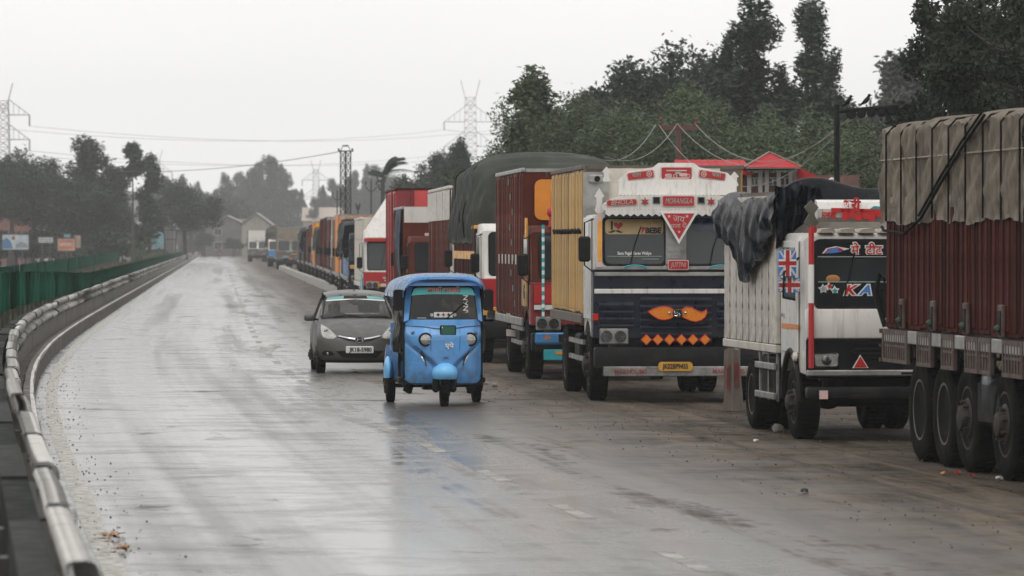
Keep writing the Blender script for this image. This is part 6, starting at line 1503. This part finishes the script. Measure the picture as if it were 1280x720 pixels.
a = MB(); a.bx(-W/2, W/2, -.07, -.03, z1-.95, z1); a.build('dark_header', M_chassis, t); a = MB(); a.prism([(-.1, z0+.2), (W*.45, z0+.1), (W*.48, z1-.7), (W*.2, z1-.45), (.1, z1-1.0)], -.09, -.05); a.build('picture_shape', mat('poster_sky', (.2, .38, .44), .6), t); a = MB(); a.prism([(.0, z1-1.15), (.5, z1-.9), (.9, z1-.7), (1.1, z1-.9), (.6, z1-1.2)], -.11, -.06); a.build('picture_shape', M_chassis, t)
t = thing('sign_frame', 'empty dark sign frame on legs beside the large hoarding', 'sign frame', (px(213, 304, 470).x, 470, 0)); za, zb = px(0, 287, 470).z, px(0, 300, 470).z
a = MB(); a.ring([(-.68, zb), (.68, zb), (.68, za), (-.68, za)], [(-.56, zb+.12), (.56, zb+.12), (.56, za-.12), (-.56, za-.12)], -.05, .05); a.bx(-.62, -.5, -.05, .05, 0, zb); a.bx(.5, .62, -.05, .05, 0, zb); a.build('frame', M_pole, t)
t = thing('road_sign', 'dark diamond-topped road sign standing on the median end', 'road sign', (px(186, 304, 455).x, 455, 0)); z_ = px(0, 300, 455).z; a = MB(); a.prism([(0, z_+.36), (.3, z_), (0, z_-.36), (-.3, z_)], -.03, .03); a.build('plate', M_chassis, t); a = MB(); a.cyl((0, .05, 0), (0, .05, z_), .05, n=6); a.build('post', M_pole, t)
for k, x in enumerate((1, 45, 80, 110)):
    t = thing('marker_post', 'black and white marker post along the far edge of the opposite road', 'post', (px(x, 304, 455).x, 455, 0), 0, 'marker posts on the opposite road'); a = MB(); a.cyl((0, 0, 0), (0, 0, .55), .09, n=8); a.build('post', M_chassis, t); a = MB(); a.cyl((0, 0, .55), (0, 0, .8), .092, n=8); a.build('white_band', M_letter_w, t); a = MB(); a.cyl((0, 0, .8), (0, 0, 1.15), .09, n=8); a.build('cap', M_chassis, t)
# parked cars on the far left, small
M_cw = mat('white_car_paint', (.6, .6, .58), .3, coat=.4)
def farcar(label, x, Y, m, sc_=1, rot=0):
    t = thing('car', label, 'car', (px(x, 304, Y).x, Y, 0), rot, None); H = 1.45*sc_
    a = MB(); a.prism([(-2, .3), (2, .3), (2.05, .75), (1.2, .9), (.7, H), (-1.2, H), (-1.9, .95), (-2.05, .7)], -.8, .8, 'xz'); bmesh.ops.bevel(a.bm, geom=a.bm.edges[:], offset=.06, segments=2, affect='EDGES'); a.build('body', m, t)
    a = MB(); a.prism([(-1.55, .97), (.95, .97), (.62, H-.1), (-1.1, H-.1)], -.815, .815, 'xz'); a.build('windows', M_dglass, t)
    for xx in (-1.25, 1.25):
        for s in (-1, 1):
            a = MB(); a.lathe([(.001, -.1), (.3, -.1), (.32, 0), (.3, .1), (.001, .1)], (xx, s*.78, .32), 'y', 16); a.build('wheel', M_tyre, t)
farcar('white car parked beyond the far green fence, the lower one', 140, 470, M_cw, 1, .2); farcar('white hatchback parked left of the lower white car', 126, 500, M_cw, 1.05, -.3); farcar('white van-like car under the trees right of the parked pair', 160, 560, M_cw, 1.2, .1)
t = thing('shed_roof', 'low tin awning on posts above the parked white cars', 'awning', (px(122, 304, 520).x, 520, 0)); a = MB(); a.prism([(-2.2, 2.1), (2.4, 2.75), (2.4, 2.85), (-2.2, 2.2)], -1, 1.4, 'xz'); a.build('roof', M_roofg, t)
for x in (-2, 2.1): a = MB(); a.cyl((x, 0, 0), (x, 0, 2.3), .06, n=6); a.build('post', M_pole, t)

# ================================================================ masts, pylons, poles, wires
def lattice(t, W0, W1, z0, z1, n, r, m, nm='lattice', inst_=True):
    mb = MB(); L = []
    for k in range(n+1):
        z = z0+(z1-z0)*k/n; w_ = (W0+(W1-W0)*k/n)/2; L.append([Vector((sx*w_, sy*w_, z)) for sx, sy in ((-1, -1), (1, -1), (1, 1), (-1, 1))])
    for i in range(4): mb.tube([l[i] for l in L], r*1.5, 4)
    for A, B in zip(L, L[1:]):
        for i in range(4):
            j = (i+1) % 4; mb.tube([A[i], B[j]], r, 3); mb.tube([A[j], B[i]], r, 3); mb.tube([B[i], B[j]], r, 3)
    return mb.build(nm, m, t, 0)
M_steelg = mat('mast_steel', (.02, .021, .022), .6, .3); M_pyl = mat('pylon_steel', (.42, .42, .42), .7)
Ym = 330; p = px(432, 182, Ym); t = thing('lattice_mast', 'dark twin lattice mast with a crossarm on top, over the far trucks', 'mast', (p.x, Ym, 0)); H = px(0, 189, Ym).z
for s in (-1, 1):
    c = lattice(t, .36, .36, 0, H, 16, .032, M_steelg); c.location = (s*.2, 0, 0)
a = MB(); a.tube([(-.55, 0, H), (.55, 0, H)], .05, 6); a.tube([(-.36, 0, H), (-.2, 0, H+.4), (.2, 0, H+.4), (.36, 0, H)], .03, 5); a.tube([(-.2, 0, H+.4), (.2, 0, H+.4)], .06, 5); a.build('crossarm', M_steelg, t)
for x in (-.5, .5): a = MB(); a.ell((x, 0, H+.1), (.08, .08, .12)); a.build('insulator', M_steelg, t)
def pylon(x, yt, Y, label, arms):
    p = px(x, yt, Y); H = p.z; t = thing('pylon', label, 'pylon', (p.x, Y, 0)); lattice(t, H*.2, H*.075, 0, H*.55, 8, .045, M_pyl); lattice(t, H*.075, H*.06, H*.55, H*.9, 8, .04, M_pyl)
    a = MB()
    for s in (-1, 1): a.tube([(s*H*.03, 0, H*.9), (s*H*.055, 0, H)], .1, 4); a.tube([(s*H*.03, 0, H*.9), (0, 0, H*.84)], .07, 4)
    a.build('earth_peak', M_pyl, t)
    for z in arms:
        for s in (-1, 1):
            a = MB(); tip = (s*H*.15, 0, H*z); a.tube([(s*H*.03, -.8, H*z), tip], .09, 4); a.tube([(s*H*.03, .8, H*z), tip], .09, 4); a.tube([(s*H*.03, 0, H*(z+.09)), tip], .08, 4)
            for k in range(1, 4): a.tube([(s*H*(.03+.03*k), 0, H*z), (s*H*(.03+.03*k), 0, H*(z+.09*(1-k/4)))], .05, 3)
            am = a.build('crossarm', M_pyl, t); a = MB(); a.cyl(tip, (tip[0], 0, tip[2]-1.6), .14, n=6); a.build('insulator', M_pyl, am)
    return p, H
pA, HA = pylon(588, 100, 900, 'tall faint pylon in the haze above the tarpaulin truck', (.42, .62, .76)); pB, HB = pylon(4, 104, 640, 'tall faint pylon at the left edge of the picture', (.5, .68, .82))
pylon(196, 187, 1150, 'tiny very faint pylon on the left skyline', (.6, .78))
pylon(395, 200, 1200, 'tiny very faint pylon left of the lattice mast', (.6, .78))
M_wire = mat('wire', (.05, .05, .05), .6)
def wire(label, A, B, sag, r, group=None, m=None):
    o = MB().tube([Vector(A).lerp(Vector(B), s)-Vector((0, 0, sag*4*s*(1-s))) for s in np.linspace(0, 1, 30)], r, 4).build('wire', m or M_wire, None, 60); return tag(o, label, 'wire', group)
G5 = 'high-voltage lines between the pylons'
for n_, z1, z2 in (('top', .82, .76), ('middle', .68, .62), ('lowest', .5, .42)):
    for s in (-1, 1):
        wire(('left-arm ' if s < 0 else 'right-arm ')+n_+' high-voltage line sagging between the two faint pylons', (pB.x+s*HB*.15, 640, HB*z1-1.6), (pA.x+s*HA*.15, 900, HA*z2-1.6), 2.2, .03, G5)
        wire(('left-arm ' if s < 0 else 'right-arm ')+n_+' high-voltage line running right from the pylon above the tarpaulin truck', (pA.x+s*HA*.15, 900, HA*z2-1.6), (pA.x+110+s*6, 1150, HA*z2+4), 3, .045, 'high-voltage lines right of the pylon')
wire('low wire running from the lattice mast out to the left', (px(428, 189, Ym).x, Ym, H), (px(150, 214, 420).x, 420, px(0, 214, 420).z), .5, .03)
def pole(label, x, yt, Y, arms=((.0, .9),), r=.11, m=None, style='T', base=0):
    p = px(x, yt, Y); t = thing('utility_pole', label, 'utility pole', (p.x, Y, 0)); a = MB(); a.cyl((0, 0, 0), (0, 0, p.z), r, r*.7, 8); a.build('pole', m or M_pole, t)
    for dz, w_ in arms:
        a = MB()
        if style == 'Y': a.tube([(-w_, 0, p.z-dz-.08), (-w_*.45, 0, p.z-dz-.3), (0, 0, p.z-dz-.38), (w_*.45, 0, p.z-dz-.3), (w_, 0, p.z-dz-.08)], .035, 5)
        else: a.bx(-w_, w_, -.05, .05, p.z-dz-.12, p.z-dz)
        ar = a.build('crossarm', m or M_pole, t)
        for xx in (-w_*.92, w_*.92): a = MB(); a.lathe([(.03, 0), (.06, .05), (.04, .1), (.06, .15), (.02, .22)], (xx, 0, p.z-dz+.01), 'z', 8); a.build('insulator', m or M_pole, ar)
    return p
pole('pole with a forked crossarm left of the palm tree', 464, 224, 260, ((.35, .34),), .06, style='Y'); pole('small forked pole right beside the lattice mast', 421.5, 238, 330, ((.35, .35),), .06, style='Y'); pole('short stub pole right of the lattice mast', 447.5, 257, 250, ((.1, .1),), .06); pole('pole with two short crossarms under the palm tree', 477, 224, 250, ((.05, .25), (.5, .16)), .07); pole('dark pole top sticking up over the red box truck', 505, 222, 240, ((.02, .08),), .06)
# rusty pole and its three sagging pale wires
M_rustp = mat('rusty_pole', (.09, .04, .03), .7); pr = pole('rusty pole with a short crossarm among the willows', 848, 153, 118, ((.08, .5),), .09, M_rustp)
M_pw = mat('pale_wire', (.26, .255, .24), .6)
Yg = 92.0; g0, g1 = px(1046, 136, Yg), px(1136, 132, Yg+1.0)
for k, (xa, ya, xb, yb) in enumerate(((823, 155, 1046, 163), (846, 154, 1052, 150), (868, 154, 1062, 143))):
    A = px(xa, ya, 118); B = px(xb, yb+4, Yg); wire(['lowest', 'middle', 'uppermost'][k]+' of the three pale wires sagging over the red roof', A, B, [1.35, 1.0, .95][k], .0085, None, M_pw)
for k, (xa, xb) in enumerate(((742, 820), (757, 846))):
    A = px(xa, 196, 90); B = px(xb, 155, 118); wire(['left', 'right'][k]+' pale wire dropping to the moustache truck top', A, B, .4, .008, None, M_pw)
t = thing('gantry', 'black two-legged gantry with round insulators hanging from its crossbar', 'gantry', (g0.x, Yg, 0)); dx = g1.x-g0.x
for nm, x, zt in (('post', 0, g0.z+.08), ('post', dx, g1.z+.05)): a = MB(); a.cyl((x, 0, 0), (x, 0, zt), .07, .06, 8); a.build(nm, M_chassis, t)
a = MB(); a.tube([(-.06, 0, g0.z-.06), (dx+.15, 0, g1.z-.02)], .05, 6); a.build('crossbar', M_chassis, t)
for k in range(6):
    x = .3+.2*k*1.02; zz = g0.z-.06+(g1.z-g0.z+.04)*x/dx; a = MB(); a.lathe([(.001, -.05), (.08, -.04), (.1, 0), (.08, .04), (.001, .05)], (x, 0, zz-.08), 'y', 14); a.build('insulator', M_chassis, t)
for k, (x, lab) in enumerate(((.22, 'dark bird perched at the left end of the gantry bar'), (.6, 'dark bird perched nearer the middle of the gantry bar'))):
    zz = g0.z-.02+(g1.z-g0.z)*x/dx; b = thing('bird', lab, 'bird', (g0.x+x, Yg, zz)); a = MB(); a.tube([(-.13, 0, .06), (-.06, 0, .1), (.0, 0, .15), (.04, 0, .2), (.055, 0, .24)], [.012, .032, .05, .042, .03], 8); a.ell((.065, 0, .26), (.036, .03, .03), 8, 6); a.cyl((.095, 0, .26), (.13, 0, .255), .009, .002, 5); a.build('body', M_chassis, b, 60)
    for s in (-1, 1): a = MB(); a.cyl((0, s*.015, 0), (0, s*.015, .12), .006, n=5); a.build('leg', M_chassis, b)

# ================================================================ small things on the ground
def litter(name, label, cat, x, y, Y, m, w_, h_, seed, d=(.0,)):
    q = random.Random(seed); p = Vector(((x-640)*Y/F, Y, .012)); a = MB()
    P = [(p.x+w_*(.5+.4*q.random())*math.cos(u), p.y+w_*2.2*(.5+.4*q.random())*math.sin(u), .012) for u in np.arange(9)*.7]
    c = a.bm.verts.new((p.x, p.y, h_)); vs = [a.bm.verts.new((v[0], v[1], .006+h_*q.random()*.8)) for v in P]
    for i in range(9): a.bm.faces.new((vs[i], vs[(i+1) % 9], c))
    return tag(a.build(name, m, None, 0, .004), label, cat)
def gy(y): return F*HC/(y-HY)
M_leaf1 = mat('wet_orange_leaf', (.36, .16, .03), .4, var=.4, vs=8)
for k, (x, y, w_) in enumerate(((137, 674, .09), (149, 689, .05))):
    q = random.Random(k); Y = gy(y); t = thing('leaf_litter', ['larger', 'smaller'][k]+' orange patch of fallen leaves beside the white edge line', 'leaves', ((x-640)*Y/F, Y, .006))
    for j in range(9 if k == 0 else 5):
        a = MB(); u = q.uniform(0, 6.28); X0, Y0 = q.uniform(-w_, w_), q.uniform(-w_*3, w_*3); s = .045
        a.face([(X0+s*math.cos(u+v)*r_, Y0+s*2*math.sin(u+v)*r_, .01+.03*q.random()) for v, r_ in ((0, 1.2), (.9, .6), (1.7, 1), (2.6, .6), (3.3, 1.1), (4.2, .6), (5, 1), (5.7, .6))]); a.build('leaf', M_leaf1, t, 0, .002)
litter('plastic_scrap', 'dark crumpled plastic scrap lying on the muddy shoulder', 'litter', 1006, 617, gy(617), M_tarpn, .06, .05, 1)
for x, y, m, lab, sd in ((1180, 594, M_amber, 'yellow and pink wrapper near the dark red truck wheels', 2), (1197, 593, M_red, 'red wrapper beside the yellow one at the truck wheels', 3), (1215, 597, M_red, 'larger red and white wrapper scraps by the second wheel', 4), (1250, 600, M_letter_w, 'pale scrap nearest the right edge by the truck wheels', 5), (945, 553, M_letter_w, 'flat white scrap on the mud before the small white truck', 6)):
    litter('wrapper', lab, 'litter', x, y, gy(y), m, .05, .04, sd)
def stone(x, y, r, label, sd, m=None):
    q = random.Random(sd); Y = gy(y); a = MB(); bmesh.ops.create_icosphere(a.bm, subdivisions=2, radius=r)
    for v in a.bm.verts: v.co *= 1+.25*q.uniform(-1, 1); v.co.z *= .8
    a.xf(Matrix.Translation(((x-640)*Y/F, Y, r*.6))); return tag(a.build('stone', m or mat('pale_stone', (.24, .22, .19), .8, bump=.4), None, 60), label, 'stone')
stone(972, 540, .07, 'round pale stone chocked before the small white truck', 1); stone(618, 484, .05, 'small stone on the road edge behind the rickshaw', 2); stone(608, 481, .04, 'smaller stone next to the one on the road edge', 3)
q = random.Random(77); gv = MB()
for k in range(1500):                                  # grit washed along the left line and over the shoulder
    if k < 420: y = 33+q.random()**1.2*60; p = at(y, q.gauss(.0, .28))
    else: y = 33+q.random()*45; p = at(y, 6.2+7*q.random())
    s = q.uniform(.004, .011) if k < 420 else q.uniform(.005, .013); gv.box(p.x, p.y, s*.4, s*1.6, s*1.6, s, rot=Matrix.Rotation(q.uniform(0, 3), 3, (q.random(), q.random(), 1)))
tag(gv.build('gravel', mat('grit', (.085, .072, .058), .8), None, 0), kind='stuff')
# painted stump behind the small lorry
Y = gy(514); t = thing('wooden_post', 'thick weathered wooden post with red paint between the two white trucks', 'post', ((916-640)*Y/F, Y, 0)); q = random.Random(4)
a = MB(); V = a.grid(lambda u, v: ((.125+.015*math.sin(u*44)+.01*math.sin(u*19+v*6)-.03*v)*math.cos(u*2*math.pi), (.125+.015*math.sin(u*44)-.03*v)*math.sin(u*2*math.pi), .86*v+.02*math.sin(u*12)*(v > .95)), 40, 10); a.bm.faces.new([V[i][10] for i in range(40)]); a.build('post', M_wood, t, 60)
for s, (u0, u1, v0, v1) in enumerate(((.55, .68, .35, .75), (.78, .9, .4, .8))):
    a = MB(); a.grid(lambda u, v: (.135*math.cos((u0+(u1-u0)*u)*2*math.pi)*(1-.2*(v0+(v1-v0)*v)), .135*math.sin((u0+(u1-u0)*u)*2*math.pi)*(1-.2*(v0+(v1-v0)*v)), .86*(v0+(v1-v0)*v+.05*math.sin(u*9)*(v-.5))), 8, 6); a.build('paint_patch', mat('old_red_paint', (.3, .03, .03), .6, dirt=.7, ds=9), t, 60, .012)

# motorcyclist far down the road
Y = 640.0; X = px(274, 304, Y).x; t = thing('motorcycle', 'distant motorcycle coming up the middle of the wet road', 'motorcycle', (X, Y, 0), .07)
for y in (0, 1.3): a = MB(); a.lathe([(.2, -.05), (.3, -.05), (.31, 0), (.3, .05), (.2, .05)], (0, y, .31), 'x', 18); a.build('wheel', M_tyre, t)
a = MB(); a.tube([(0, 0, .31), (0, .25, .95), (0, .7, .8), (0, 1.3, .6)], .06, 6); a.ell((0, .5, .82), (.14, .28, .13)); a.bx(-.13, .13, .75, 1.4, .78, .88, .03); a.build('body', M_red, t); a = MB(); a.tube([(-.38, .3, 1.05), (0, .22, 1.0), (.38, .3, 1.05)], .025, 5); a.build('handlebar', M_chassis, t); a = MB(); a.ell((0, .1, .9), (.1, .06, .1)); a.build('headlight', M_lamp, t)
seated('rider in brown on the distant motorcycle', (X, Y+.95, .92), .07, mat('brown_jacket', (.16, .09, .06), .8), wheel=(0, -.42, .2))
# ---------------------------------------------------------------- rainy air
hz = MB(); hz.bx(-1400, 1400, -30, 2100, -1.5, 75)
hm = bpy.data.materials.new('rain_haze'); hm.use_nodes = True; HN = hm.node_tree.nodes; HN.clear()
ho = HN.new('ShaderNodeOutputMaterial'); hv = HN.new('ShaderNodeVolumePrincipled')
hv.inputs['Color'].default_value = (.945, .97, .985, 1); hv.inputs['Density'].default_value = .0003; hv.inputs['Anisotropy'].default_value = .2
for a in ('Density Attribute', 'Color Attribute', 'Temperature Attribute'):
    hv.inputs[a].default_value = ''
hm.node_tree.links.new(hv.outputs[0], ho.inputs['Volume'])
tag(hz.build('haze', hm, smooth=0), kind='stuff')
